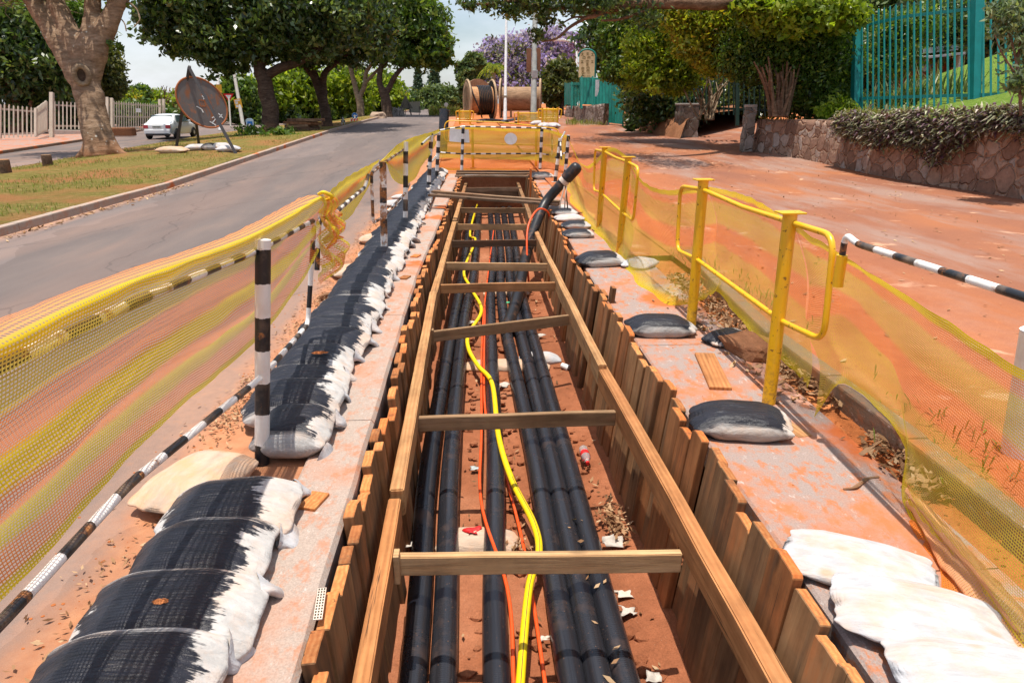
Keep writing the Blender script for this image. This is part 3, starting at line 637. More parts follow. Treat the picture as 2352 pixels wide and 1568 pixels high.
def ear_mesh(seed):
    rr = random.Random(seed); mb = MB(); rows = []
    l = rr.uniform(.08, .13)
    for i in range(9):
        t = i / 8; w_ = .065 * (1 - t ** 1.7) ** .8 + .016; row = []
        for k in range(10):
            a = k / 9 * 2 * math.pi; row.append((t * l, math.cos(a) * w_ + .02 * math.sin(t * 3 + seed), math.sin(a) * (.035 * (1 - t) + .009) - .05 * t * t + .008 * math.sin(6 * t + k)))
        rows.append(row)
    mb.grid(rows); me_o = mb.build('ear', M['sack_white'], smooth=2); me = me_o.data; bpy.data.objects.remove(me_o); return me
SM = [sack_mesh('painted_sack', M['sack_black'], .6 + .03 * (i % 3), .5, .225, i) for i in range(5)]
EM = [ear_mesh(i) for i in range(4)]
def sack(me, loc, rz, label, group=None, rx=0.0, ry=0.0, scl=(1, 1, 1), ears=0, name='sandbag'):
    o = bpy.data.objects.new(name, me); COL.objects.link(o); o.location = loc; o.rotation_euler = (rx, ry, rz); o.scale = scl
    tag(o, label, 'sandbag', group)
    for k in range(ears):
        sd_ = (1, -1)[k]; e = bpy.data.objects.new('sack_corner', EM[R.randrange(4)]); COL.objects.link(e); e.parent = o
        e.location = (.27, sd_ * .185, -.015 - .03 * R.random()); e.rotation_euler = (R.uniform(-.5, .5), R.uniform(.1, .6), sd_ * R.uniform(.1, .5)); s_ = R.uniform(.75, 1.15); e.scale = (s_, s_, s_)
    return o
RL = {0: 'half seen painted sandbag at the very front of the left row', 1: 'painted sandbag with a red soil spot, second from the front of the left row', 2: 'painted sandbag third from the front of the left row, plump and creased', 3: 'painted sandbag next before the pale sack and the nearest striped post', 4: 'painted sandbag overlapping the foot of the nearest striped post',
      5: 'sandbag with a clean white front edge right of the nearest striped post', 6: 'painted sandbag just behind the clean fronted one', 7: 'painted sandbag with a red soil mark on its top near the nearest striped post'}
y = 1.56; i = 0
GS = 'black painted sandbags in the long row left of the trench'
while y < 21.2:
    gap = R.uniform(.36, .42)
    if 3.3 < y < 3.8: y = 3.92
    xx = -1.19 + .02 * nz3((y, 0, 0), 1) + (.0 if y < 8 else .35 * tx(y)) + (.1 * sstep(14, 20, y))
    lab = RL.get(i, 'black painted white sandbag lying crosswise in the long row beside the coping')
    fx = .11 if 3.85 < y < 4.0 else 0
    b = sack(SM[i % 5], (xx + fx + R.uniform(-.02, .02), y, .1 + R.uniform(-.01, .02)), R.uniform(-.09, .09), lab, GS if i not in RL else GS, rx=.12 + R.uniform(-.05, .05), ry=R.uniform(-.03, .03), scl=(R.uniform(.95, 1.05) * (1 - fx * 2), 1, R.uniform(.9, 1.1)), ears=2 if y < 4.6 else (1 if y < 14 else 0))
    if not 14.3 < y < 15.2: pass
    y += gap * (1 if y < 10 else 1.06); i += 1
def mark(p, r, mat, name, label, cat):                              # thin smear of soil lying on something
    mb = MB(); rows = []
    ring = [[(p[0] + r * q * math.cos(a) * (1 + .35 * nz3((math.cos(a) * 2 + p[1], math.sin(a) * 2, 0), 1)), p[1] + r * .55 * q * math.sin(a), p[2] + .012 * (1 - q * q) * .7 + .006 * nz3((a * 3, q * 5, 1), 1)) for a in [k * math.pi / 9 for k in range(19)]] for q in (.02, .5, .8, 1)]
    return tag(mb.grid(ring).build(name, mat, smooth=2), label, cat)
mark((-1.2, 2.26, .214), .03, M['earth'], 'soil_clod', 'small red soil clod on a painted sandbag near the camera', 'soil')
mark((-1.15, 5.02, .225), .06, M['earth'], 'soil_clod', 'red soil smear on a painted sandbag beyond the nearest striped post', 'soil')
PS = [sack_mesh('plain_sack', M['sack_plain'], .62, .44, .17, 20 + i, wr=.014) for i in range(2)]
WS = [sack_mesh('white_sack', M['sack_white'], .66, .47, .16, 30 + i, wr=.02) for i in range(3)]
def atg(u, v, z): p = atZ(u, v, z); return p
p = atZ(480, 1118, .08); sack(PS[0], (-1.5, 3.42, .07), 1.2, 'orange dusted pale sack lying left of the nearest striped post', ry=.0)
sack(PS[1], (-1.43, 8.45, .06), .35, 'pale sack poking out on the road side behind the hanging netting', scl=(.9, .9, .9))
sack(PS[0], (-1.47, 10.6, .06), .1, 'pale sack sticking out beside the rust spotted post', scl=(.7, .8, .8))
sack(WS[1], (-1.5, 14.6, .06), .4, 'grey white sack squashed beside the diagonal boards', scl=(1, .9, .8)); sack(WS[2], (-1.42, 15.6, .06), -.2, 'pale sack with weeds behind it near the far posts', scl=(.9, .7, .7))
sack(WS[0], (1.7, 2.52, .06), -.5, 'clean white sandbag with a pinched corner hanging over the right planks', scl=(.92, .86, .6), ears=0)
sack(WS[1], (1.75, 2.17, .075), -.35, 'second white sandbag overlapped by its neighbour at the lower right', scl=(.98, .9, .62), ry=.05)
sack(WS[2], (1.79, 1.8, .085), -.25, 'white sandbag with rusty stains in the lower right corner', scl=(1.0, .92, .66))
BR = [sack_mesh('worn_painted_sack', M['sack_black'], .62, .4, .2, 40 + i, wr=.015) for i in range(3)]
p = atZ(1700, 985, .03); sack(BR[0], (p.x, p.y, .085), -.18, 'black topped sandbag beside the foot of the nearest yellow post', scl=(1, 1.05, 1))
p = atZ(1515, 762, .03); sack(BR[1], (p.x, p.y, .08), -.1, 'black streaked sandbag beside the second yellow post and the rock')
p = atZ(1650, 770, .03); sack(BR[2], (2.22, 5.65, .06), .5, 'half buried dark sandbag between the second yellow post and the flat rock', scl=(.7, .7, .7))
p = atZ(1378, 606, .03); sack(BR[2], (p.x, p.y, .08), .12, 'white sandbag with a black top under the far right netting', scl=(1, 1.1, 1.1))
p = atZ(1470, 610, .03); sack(WS[0], (p.x, p.y, .06), .9, 'pale sack lying inside the right netting among weeds', scl=(.8, .8, .8))
for k, (u, v) in enumerate(((1328, 540), (1325, 520), (1312, 503), (1303, 490), (1292, 480))):
    p = atZ(u, v, .05); sack((BR + WS)[(k * 2) % 5], (p.x - .02 * k, p.y, .07), R.uniform(-.2, .2), ['silvery crumpled sandbag at the near end of the pile by the slanting pipe', 'crumpled sandbag second in the pile by the slanting pipe', 'crumpled sandbag in the middle of the pile by the slanting pipe', 'crumpled sandbag fourth in the pile by the slanting pipe', 'crumpled pale sandbag at the far end of the pile, under the diagonal boards'][k], 'crumpled sandbags by the slanting pipe', scl=(.8, .9, .75))
sack(BR[1], (1.98, 19.6, .1), .1, 'far sandbag with a black top at the right corner of the end barrier', scl=(1.1, 1.2, 1.2))
# bags under the ducts
def roll(x0, x1, y, label, sd_): 
    sack(sack_mesh('floor_sack', M['sack_plain' if sd_ != 3 else 'sack_white'], x1 - x0, .3, .16, sd_), ((x0 + x1) / 2, y, -1.08), R.uniform(-.08, .08), label)
roll(-.15, .95, 8.05, 'pale sack rolled crosswise under the ducts beyond the second strut', 61); roll(-.3, .3, 4.42, 'dirty sack with a torn red label under the ducts before the nearest strut', 62)
roll(.6, 1.12, 8.3, 'whitish crumpled sack beside the paper cup on the trench floor', 3); roll(.2, 1.0, 11.6, 'crumpled pale sack near the foot of the slanting pipe', 64)

# ------------------------------------------------------------------ striped barriers on the left
def post(parent, p0, p1, r, mat, plate=True, top=None):
    pl = .012; d = (Vector(p1) - Vector(p0)).normalized()
    pts = [Vector(p0) + (Vector(p1) - Vector(p0)) * k / 8 for k in range(9)]
    o = obw(MB().tube(pts, r, 18), 'post', mat, parent, True)
    if plate: obw(MB().box(Vector(p0) + V(0, 0, .004), (r * 4.4, r * 4.4, .014), None, .003), 'base_plate', M['grey_steel'] if mat not in (M['yellow'],) else M['old_wood'], o)
    if top: obw(MB().box(Vector(p1) + d * .006, (r * 3.6, r * 2.6, .012), None, .003), 'cap_plate', mat, o)
    return o
def frame(parent, pts, r, mat, name='rail_frame', rad=.09): return obw(MB().tube(rounded(pts, rad), r, 10), name, mat, parent, True)
A0 = atY(602, 1073, 3.72); A1 = atY(604, 550, 3.80)
bA = thing('barrier', 'nearest black and white striped barrier, thick post and rail beside the sandbags', 'barrier', A0)
post(bA, A0, A1, .042, M['stripe_post'])
a1, a0 = atY(722, 505, 5.4), atY(707, 745, 5.4)
tl = atX(0, 842, -1.15); bl = atX(0, 1432, -1.3)
e1 = tl + (tl - a1) * .5; e0 = bl + (bl - a0) * .35
frame(bA, [e1, tl, atX(300, 697, -1.15), A1 + V(-.04, 0, -.06), a1, a0, A0 + (A1 - A0) * .42, atX(300, 1108, -1.3), bl, e0], .0185, M['stripe_rail'])
B0, B1 = atY(883, 603, 9.3), atY(879, 372, 9.35); C0, C1 = atY(931, 532, 11.65), atY(932, 326, 11.7)
bB = thing('barrier', 'rust spotted striped barrier with bent rails, second from the camera', 'barrier', B0)
post(bB, B0, B1, .046, M['stripe_rust']); post(bB, C0, C1, .04, M['stripe_post'])
f0, f1 = atY(853, 398, 8.7), atY(857, 512, 8.7)
frame(bB, [C1 + V(-.03, .3, -.1), B1 + V(-.05, 0, -.06), f0, f1, B0 + (B1 - B0) * .45 + V(-.03, 0, 0), C0 + (C1 - C0) * .44, C0 + (C1 - C0) * .48 + V(0, .8, 0)], .02, M['stripe_rust'])
ln = thing('link_rail', 'loose bent striped rail hooked between the nearest and second barriers', 'rail', atY(735, 505, 5.55))
obw(MB().tube(rounded([atY(728, 620, 5.5), atY(732, 500, 5.55), atY(752, 505, 5.75), atY(800, 462, 7.0), atY(838, 430, 8.3), atY(846, 402, 8.5)], .12), .021, 10), 'bent_rail', M['stripe_rail'], ln, True)
def small_barrier(label, posts, rails, mat='stripe_far', r=.047):
    t_ = thing('barrier', label, 'barrier', posts[0][0])
    for a, b in posts: post(t_, a, b, r, M[mat])
    for rl in rails: frame(t_, rl, .022, M[mat])
    return t_
def pp2(u0, v0, u1, v1, y): return (atY(u0, v0, y), atY(u1, v1, y))
d1, d2 = pp2(984, 432, 991, 307, 16.6), pp2(1003, 405, 1008, 303, 18.8)
small_barrier('striped barrier at the left corner where the netting turns across the trench', [d1, d2], [[d1[1] + V(-.02, -3.2, -.06), d1[1] + V(-.02, -.1, -.05), d2[1] + V(0, .3, -.05), d2[0] + V(0, .3, .5), d1[0] + V(0, -.1, .5)]])
e1_, e2_ = pp2(1060, 402, 1064, 288, 21.5), pp2(1240, 397, 1245, 291, 21.5)
bE = small_barrier('striped barrier standing right across the far end of the trench', [e1_, e2_], [[atY(1005, 340, 21.5) + V(0, 0, .1), atY(1005, 300, 21.5), e1_[1] + V(0, -.05, -.03), e2_[1] + V(0, -.05, -.04), atY(1268, 297, 21.5), atY(1268, 357, 21.5), e2_[0] + (e2_[1] - e2_[0]) * .42, e1_[0] + (e1_[1] - e1_[0]) * .43, atY(1008, 350, 21.5), atY(1005, 325, 21.5)]])
g1, g2 = pp2(1275, 418, 1287, 318, 18.6), pp2(1298, 402, 1306, 310, 19.6)
small_barrier('striped barrier at the right corner behind the slanting pipe', [g1, g2], [[g2[1] + V(.02, .9, .05), g1[1] + V(0, 0, -.05), g1[1] + V(0, -.3, -.5)], [g1[0] + V(0, 0, .62), g2[0] + V(0, 0, .6)]])
yb = thing('barrier', 'yellow tube barrier just behind the striped end barrier', 'barrier', atY(1030, 330, 22.3))
frame(yb, [atY(1150, 281, 22.3), atY(1022, 277, 22.3), atY(1019, 325, 22.3), atY(1100, 330, 22.3), atY(1283, 334, 22.3), atY(1284, 296, 22.3), atY(1150, 281, 22.3)], .018, M['yellow'], rad=.2)
for u0 in (1085, 1232): q = atY(u0, 300, 22.3); post(yb, V(q.x, q.y, gz(q.x, q.y)), V(q.x, q.y, 1.4), .04, M['yellow'])

# ------------------------------------------------------------------ yellow barriers on the right
def ybar(label, Pn, Pf, parts, r=.046):
    t_ = thing('barrier', label, 'barrier', Pn[0])
    post(t_, *Pn, r, M['yellow'], top=True); post(t_, *Pf, r, M['yellow'], top=True)
    for p_ in parts: frame(t_, p_, .019, M['yellow'], rad=.12)
    return t_
n0, n1 = V(2.05, 4.34, .0), V(2.06, 4.4, 1.33); f0_, f1_ = V(2.05, 6.13, .02), V(2.06, 6.16, 1.36)
Y1 = ybar('nearest yellow tube barrier with two plate topped posts on the right', (n0, n1), (f0_, f1_),
     [[V(2.06, 5.2, 1.26), n1 + V(.02, 0, -.06), V(2.06, 3.82, 1.29), V(2.06, 3.76, .68), n0 + V(.02, 0, .62), f0_ + V(.0, 0, .64), V(2.05, 6.75, .62), V(2.05, 6.8, 1.24), f1_ + V(0, 0, -.08), V(2.06, 5.2, 1.26)]])
n2, n3 = V(2.04, 9.4, .0), V(2.06, 9.2, 1.34); f2, f3 = V(2.1, 11.3, .03), V(2.08, 10.95, 1.36)
Y2 = ybar('farther yellow tube barrier leaning behind the sagging right netting', (n2, n3), (f2, f3), [[V(2.06, 10, 1.28), n3 + V(0, 0, -.06), V(2.06, 8.62, 1.26), V(2.05, 8.68, .6), n2 + V(0, 0, .62), f2 + V(0, 0, .62), V(2.08, 11.8, .62), V(2.08, 11.8, 1.28), f3 + V(0, 0, -.06), V(2.06, 10, 1.28)]])
br = thing('striped_rail', 'weathered black and white rail plugged into the socket of the nearest yellow barrier', 'rail', V(2.07, 3.72, 1.05))
qa = atX(1935, 548, 2.06); qb = atX(2352, 682, 2.02)
obw(MB().tube(rounded([V(2.07, 3.72, 1.1), V(2.07, 3.72, 1.32), qa + V(0, -.15, 0), qb, qb + (qb - qa) * .9], .1), .018, 12), 'rail', M['stripe_rail'], br, True)
qe = qb + (qb - qa) * .82; obw(MB().tube([V(qe.x, qe.y, 0), qe], .045, 16), 'post', M['stripe_post'], br, True)
obw(MB().tube([V(2.07, 3.72, 1.02), V(2.07, 3.72, 1.2)], .03, 12), 'socket', M['yellow'], br, True)
wp = atZ(2335, 1050, .03); q = atY(2385, 760, wp.y)
tw = thing('marker_post', 'pale white post half out of the picture at the right edge', 'post', wp)
obw(MB().tube([wp, V(q.x, q.y, q.z)], .085, 18), 'post', M['white'], tw, True); obw(MB().tube([V(q.x, q.y, q.z), V(q.x, q.y, q.z + .03)], [.088, .05], 18), 'post_cap', M['white'], tw, True)

# ------------------------------------------------------------------ netting
def resample(P, n):
    P = [Vector(p) for p in P]; L_ = [0]
    for a, b in zip(P, P[1:]): L_.append(L_[-1] + (b - a).length)
    out = []
    for i in range(n):
        s_ = L_[-1] * i / (n - 1); k = 0
        while k < len(P) - 2 and L_[k + 1] < s_: k += 1
        t = (s_ - L_[k]) / max(1e-6, L_[k + 1] - L_[k]); out.append(P[k].lerp(P[k + 1], t))
    return out, L_[-1]
def net(name, label, tops, bots, mat, nu=110, nv=44, belly=.05, wav=.025, seed=0, flap=0.0, group=None, out=(1, 0, 0), freq=9.0, swap=False):
    T, Lt = resample(spline(tops, 6), nu); Bm, Lb = resample(spline(bots, 6), nu); mb = MB(); rows = []; out = Vector(out); av, asu, asm = [], [], []
    for j in range(nv):
        v = j / (nv - 1); row = []
        for i in range(nu):
            u = i / (nu - 1); t, b = T[i], Bm[i]; h = (b - t).length
            if flap and v < .09:
                k = (1 - v / .09); p = t - out * (flap * k) + V(0, 0, .06 * k * (1 - k) - .01 * k + .007 * nz3((u * 30, k * 3, seed), 1) * k)
            else:
                vv = (v - (.09 if flap else 0)) / (1 - (.09 if flap else 0)); p = t.lerp(b, vv)
                p += out * (belly * math.sin(math.pi * vv) * h + wav * math.sin(vv * freq + 2.5 * nz3((u * 4, vv * 2, seed), 1)) * (vv ** .5) * (.5 + h))
                p += V(0, 0, .012 * nz3((u * 16, vv * 3, seed + 4), 1))
            row.append(p); asu.append(u * max(Lt, Lb)); av.append(v); asm.append(v * max(h, .3) if h > .35 else v * .8)
        rows.append(row)
    if swap: av = [a / max(asu) for a in asu]
    o = mb.grid(rows).build(name, mat, smooth=2)
    for nm, d in (('su', asu), ('sv', av), ('sm', asm)):
        a_ = o.data.attributes.new(nm, 'FLOAT', 'POINT'); a_.data.foreach_set('value', d)
    return tag(o, label, 'safety net', group)
X = atX
nt0 = [X(-500, 1085, -1.1), X(-180, 895, -1.1), X(0, 800, -1.1), X(300, 652, -1.1), A1 + V(.0, -.03, .04), atY(741, 451, 5.52)]
nb0 = [X(-500, 1900, -1.5), X(-200, 1545, -1.48), X(0, 1368, -1.46), X(353, 985, -1.42), X(500, 855, -1.38), atY(625, 735, 4.5), atY(730, 575, 5.45)]
net('safety_net', 'wide yellow and orange netting hung on the nearest striped barrier', nt0, nb0, M['net_left'], 190, 60, -.02, .03, 1, flap=.17, freq=13)
net('safety_net', 'bunched yellow netting stretched from the knot to the second striped barrier', [atY(742, 453, 5.5), atY(800, 405, 7.2), B1 + V(-.04, 0, .03)], [atY(752, 520, 5.55), atY(800, 500, 7.2), atY(850, 412, 9.2)], M['net_tied'], 70, 24, -.1, .05, 2)
net('safety_net', 'yellow netting sagging between the rusty post and the far left corner', [B1 + V(-.02, 0, .02), C1 + V(-.02, 0, .02), atY(992, 303, 16.6), atY(1010, 296, 18.8)], [atY(884, 372, 9.6), atY(922, 424, 12.0), atY(966, 386, 14.5), atY(998, 330, 18.5)], M['net_tied'], 80, 26, -.05, .05, 3)
net('safety_net', 'frayed rag of netting hanging from the knot beside the striped barrier', [atY(733, 452, 5.5), atY(748, 446, 5.55), atY(768, 447, 5.62)], [atY(742, 600, 5.45), atY(758, 652, 5.5), atY(790, 585, 5.7)], M['net_left'], 26, 60, .03, .06, 4, freq=17, swap=True)
net('safety_net', 'shorter orange fold of netting hanging behind the frayed rag', [atY(742, 455, 5.6), atY(766, 450, 5.7)], [atY(752, 560, 5.6), atY(785, 545, 5.75)], M['net_orange'], 18, 40, .05, .05, 14, freq=19, swap=True)
kn = atY(748, 452, 5.55); tag(MB().tube(spline([kn + V(-.05, 0, .02), kn + V(0, -.05, .04), kn + V(.05, 0, 0), kn + V(.0, .05, -.03), kn + V(-.04, 0, -.02)], 6), .014, 8).build('net_knot', M['net_tied'] and M['hose'], smooth=True), 'yellow knot of twisted netting between the barriers', 'knot')
net('safety_net', 'yellow netting with two reflective patches across the far end of the trench', [atY(1004, 298, 21.7), atY(1064, 290, 21.75), atY(1160, 296, 21.75), atY(1246, 296, 21.75), atY(1306, 312, 20.4)], [atY(1000, 388, 21.7), atY(1064, 392, 21.75), atY(1160, 393, 21.75), atY(1246, 398, 21.7), atY(1290, 408, 20.4)], M['net_end'], 90, 30, .03, .03, 5, out=(0, -1, 0))
for k, (u, v, lab) in enumerate(((1055, 312, 'white square reflective sheet behind the left post of the end netting'), (1173, 319, 'round white reflective disc tied to the end netting'))):
    c_ = atY(u, v, 21.62); n_ = 20 if k else 4
    poly = [(.19 * math.cos(a_ * 2 * math.pi / n_), .17 * math.sin(a_ * 2 * math.pi / n_)) for a_ in range(n_)] if k else [(-.3, -.16), (.02, -.19), (.3, -.2), (.28, .17), (.0, .19), (-.28, .2)]
    tag(MB().prism(poly, Matrix.Translation(c_) @ rotM(math.pi / 2, 0, 0).to_4x4(), .006).build('reflector_sheet', M['white']), lab, 'reflector')
net('safety_net', 'yellow netting sagging from the end barrier to the farther yellow barrier', [atY(1303, 312, 19.6), X(1340, 380, 2.15), n3.lerp(f3, .8) + V(0, 0, .02), n3 + V(0, 0, .0)], [atY(1285, 430, 18), atZ(1318, 478, .02), atZ(1370, 545, .02), atZ(1420, 612, .02)], M['net_right'], 100, 40, .1, .04, 6)
net('safety_net', 'sagging middle stretch of netting between the two yellow barriers', [n3 + V(0, 0, 0), X(1475, 415, 2.06), X(1520, 436, 2.06), X(1568, 434, 2.06), f1_ + V(0, 0, -.05)], [atZ(1420, 608, .02), atZ(1480, 664, .02), atZ(1535, 702, .02), atZ(1600, 690, .03), atZ(1640, 665, .06)], M['net_right'], 90, 40, .06, .03, 7)
net('safety_net', 'netting stretched over the nearest yellow barrier and trailing on the kerb', [f1_ + V(.03, 0, -.05), X(1720, 452, 2.08), n1 + V(.03, 0, -.07)], [atZ(1640, 668, .12), atZ(1700, 738, .12), atZ(1760, 800, .1), atZ(1850, 890, .03)], M['net_right'], 80, 40, .05, .02, 8)
net('safety_net', 'broad netting slanting down from the nearest yellow barrier to the right edge', [n1 + V(.03, .0, -.07), X(1925, 580, 2.08), X(2100, 690, 2.08), X(2352, 852, 2.08), X(2700, 1090, 2.05)], [atZ(1862, 960, .02), atZ(1930, 880, .14), atZ(2055, 1000, .12), atZ(2065, 1150, .03), atZ(2200, 1335, .03), atZ(2352, 1560, .03), atZ(2620, 1980, .03)], M['net_right'], 170, 56, .05, .03, 9, flap=.0)
net('safety_net', 'loose orange netting lying crumpled on the ground beside the right kerb', [atZ(2075, 1100, .12), atZ(2180, 1210, .12), atZ(2352, 1400, .12)], [atZ(2090, 1180, .03), atZ(2190, 1380, .03), atZ(2330, 1568, .03)], M['net_orange'], 60, 20, .05, .04, 10, freq=16)

# ------------------------------------------------------------------ bits and pieces
def rockish(name, loc, d, mat, label, cat, seed, rz=0, sub=3):
    bm = bmesh.new(); bmesh.ops.create_icosphere(bm, subdivisions=sub, radius=1)
    for v in bm.verts:
        c = v.co; c = V(*(math.copysign(abs(q) ** .6, q) for q in c)); c *= 1 + .22 * nz3(c * 1.3 + V(seed, 0, 0)) + .06 * nz3(c * 5 + V(seed, 2, 0)); v.co = V(c.x * d[0] / 2, c.y * d[1] / 2, c.z * d[2] / 2)
    mb = MB(); mb.bm(bm); return tag(mb.build(name, mat, loc=loc, rot=(0, 0, rz)), label, cat)
rockish('rock', (2.33, 5.38, .07), (.38, .5, .16), M['bank'], 'flat brown rock beside the second yellow post', 'rock', 3, .3)
beam('loose_board', atZ(1618, 815, .03), atZ(1655, 895, .03), .16, .04, 'short brown timber offcut lying on the concrete walk', 'board', 'beam')
beam('loose_board', atZ(1790, 965, .02), atZ(1850, 1005, .02), .1, .02, 'thin board half under the black topped sandbag by the yellow post', 'board', 'beam')
for k, (u, v, w_) in enumerate(((720, 1150, .1), (930, 637, .09), (955, 588, .09))):
    c_ = atZ(u, v, .05); tag(MB().box((0, 0, 0), (.1, .16, .018), None, .004).build('wood_wedge', M['sawn'], loc=(c_.x, c_.y, .05), rot=(0, 0, -.3)), ['rusty offcut tucked under the painted sandbag nearest the camera', 'orange offcut under the sandbags beside the rust spotted post', 'small orange offcut on the coping farther along the row'][k], 'wood offcut')
rockish('bark_piece', atZ(762, 678, .04), (.3, .08, .07), M['old_wood'], 'curled strip of bark on the road beside the sandbags', 'bark', 8, .6)
rockish('bark_piece', atZ(815, 648, .03), (.26, .07, .05), M['old_wood'], 'curved branch piece by the pale sack on the road side', 'bark', 9, -.2)
st_ = atZ(1975, 1110, .03); tag(MB().tube(spline([atZ(1937, 1123, .03), atZ(1965, 1118, .04), atZ(1990, 1100, .03), atZ(2018, 1095, .03)], 4), [.006] * 4 + [.011] * 5 + [.008] * 4, 6).build('stick', M['old_wood'], smooth=True), 'pale stick lying on the concrete walk beside the netting', 'stick')
# litter in the trench
bt = thing('bottle', 'crumpled clear bottle with a red label on the trench floor', 'bottle', atZ(1345, 1060, -1.07))
bd = atZ(1356, 1085, -1.04) - atZ(1340, 1035, -1.04); Mb = Matrix.Translation(atZ(1340, 1032, -1.0)) @ bd.to_track_quat('Z', 'Y').to_matrix().to_4x4()
obw(MB().lathe([(.02, -.02), (.04, -.01), (.042, .04), (.038, .09), (.042, .13), (.04, .17), (.016, .22), (.013, .24)], 16, Mb), 'bottle_body', M['pet'], bt, True)
obw(MB().lathe([(.0395, .05), (.0405, .09), (.0445, .13)], 16, Mb), 'bottle_label', M['red'], bt, True); obw(MB().lathe([(.016, .238), (.016, .262)], 12, Mb), 'bottle_cap', M['red'], bt, True)
cu = thing('paper_cup', 'white paper cup lying on its side by the right trench wall', 'cup', atZ(1275, 840, -1.05))
Mc = Matrix.Translation(atZ(1290, 838, -1.04)) @ rotM(math.pi / 2 + .2, 0, .9).to_4x4(); obw(MB().lathe([(.03, 0), (.042, .1), (.044, .1), (.041, .1), (.029, .004)], 16, Mc), 'cup_wall', M['plastic_w'], cu, True); obw(MB().lathe([(.043, .095), (.046, .1), (.043, .105)], 16, Mc), 'cup_rim', M['plastic_w'], cu, True)
def scrap(u, v, z, s_, mat, label, cat='litter', seed=0):
    s_ *= .75; c_ = atZ(u, v, z); mb = MB(); rows = [[(c_.x + s_ * (i / 5 - .5) * (1 + .5 * nz3((j * .4, seed, 2), 1)) + .3 * s_ * nz3((i * .5, j * .5, seed), 1), c_.y + s_ * .8 * (j / 5 - .5) * (1 + .5 * nz3((i * .4, seed, 5), 1)), c_.z + .28 * s_ * (nz3((i * .5, j * .5, seed + 7), 1) + .3)) for i in range(6)] for j in range(6)]
    mb.grid(rows); o = mb.build('litter_scrap', mat, smooth=2); o.modifiers.new('solid', 'SOLIDIFY').thickness = .003; return tag(o, label, cat)
for k, (u, v, z, s_, m_, lab) in enumerate(((1155, 885, -1.06, .16, 'plastic_w', 'silvery wrapper between the middle ducts beyond the second strut'), (1090, 740, -1.04, .2, 'plastic_w', 'white paper scrap beside the yellow hose under the slanting strut'), (1240, 770, -1.06, .16, 'plastic_w', 'white scrap on the trench floor right of the ducts under the slanting strut'), (1410, 1245, -1.02, .2, 'plastic_w', 'torn white plastic heap by the right wall just behind the nearest strut'),
     (1085, 1220, -1.0, .15, 'red', 'torn red and white wrapper on the sack under the ducts'), (1435, 1365, -1.07, .14, 'tape', 'pale carton scrap in front of the nearest strut by the right wall'), (1440, 1405, -1.07, .14, 'plastic_w', 'white crumpled paper below the pale carton scrap'), (1500, 1555, -1.05, .12, 'plastic_w', 'white scrap at the bottom edge beside the rightmost duct'), (935, 1250, -1.0, .14, 'plastic_w', 'white plastic tub end in the shaded left side of the trench'),
     (1090, 1075, -1.07, .09, 'grey_steel', 'small grey foil scrap on the mud beyond the nearest strut'), (790, 665, .05, .16, 'plastic_w', 'white and red packet lying beside the sandbags on the road'), (1250, 1465, -1.07, .08, 'tape', 'pale scrap between the middle and right ducts'), (1225, 445, -.8, .12, 'blue', 'blue plastic bag in the far dark end of the trench'), (1165, 695, -1, .1, 'green_paint', 'small green can in the far part of the trench'))):
    scrap(u, v, z, s_, M['scrap' if m_ == 'plastic_w' else m_], lab, seed=k * 3 + .37)
# nail plate on a left plank, painted marks on tops
np_ = atZ(735, 1385, .095); tg = tag(MB().box((0, 0, 0), (.035, .19, .004)).build('nail_plate', M['tape'], loc=np_, rot=(0, 0, .1)), 'perforated nail plate on top of a left shoring plank near the camera', 'metal plate')
mb = MB()
for i in range(3):
    for j in range(11): mb.box((-.011 + i * .011, -.085 + j * .017, .003), (.006, .009, .002))
mb.build('plate_holes', M['ink'], tg)
# leaf litter and dry twigs
def leaf_scatter(name, pts, size, mat, flat=.4, kind='stuff'):
    n = len(pts); P_ = np.array(pts); a = NR.uniform(0, 2 * np.pi, n); s_ = size * NR.uniform(.5, 1.3, n); tl_ = NR.normal(0, flat, (n, 2))
    ux = np.stack([np.cos(a), np.sin(a), tl_[:, 0]], 1) * s_[:, None]; uy = np.stack([-np.sin(a), np.cos(a), tl_[:, 1]], 1) * (s_ * .38)[:, None]
    up_ = np.array([0, 0, 1.0]) * (s_ * .22)[:, None]
    v_ = np.stack([P_ - ux, P_ + uy - up_ * .2, P_ + ux + up_ * .3, P_ - uy - up_ * .2, ], 1).reshape(-1, 3)
    return quads(name, v_, mat, kind)
def quads(name, v_, mat, kind=None, parent=None, vals=None):
    n = len(v_) // 4; me = bpy.data.meshes.new(name); me.vertices.add(n * 4); me.vertices.foreach_set('co', np.ascontiguousarray(v_, dtype=np.float32).ravel())
    me.loops.add(n * 4); me.loops.foreach_set('vertex_index', np.arange(n * 4, dtype=np.int32)); me.polygons.add(n)
    me.polygons.foreach_set('loop_start', np.arange(0, n * 4, 4, dtype=np.int32)); me.polygons.foreach_set('loop_total', np.full(n, 4, np.int32))
    a_ = me.attributes.new('lv', 'FLOAT', 'POINT'); a_.data.foreach_set('value', np.repeat(NR.random(n) if vals is None else vals, 4).astype(np.float32))
    me.materials.append(mat); me.update(); o = bpy.data.objects.new(name, me); COL.objects.link(o)
    if parent: o.parent = parent
    if kind: o['kind'] = kind
    return o
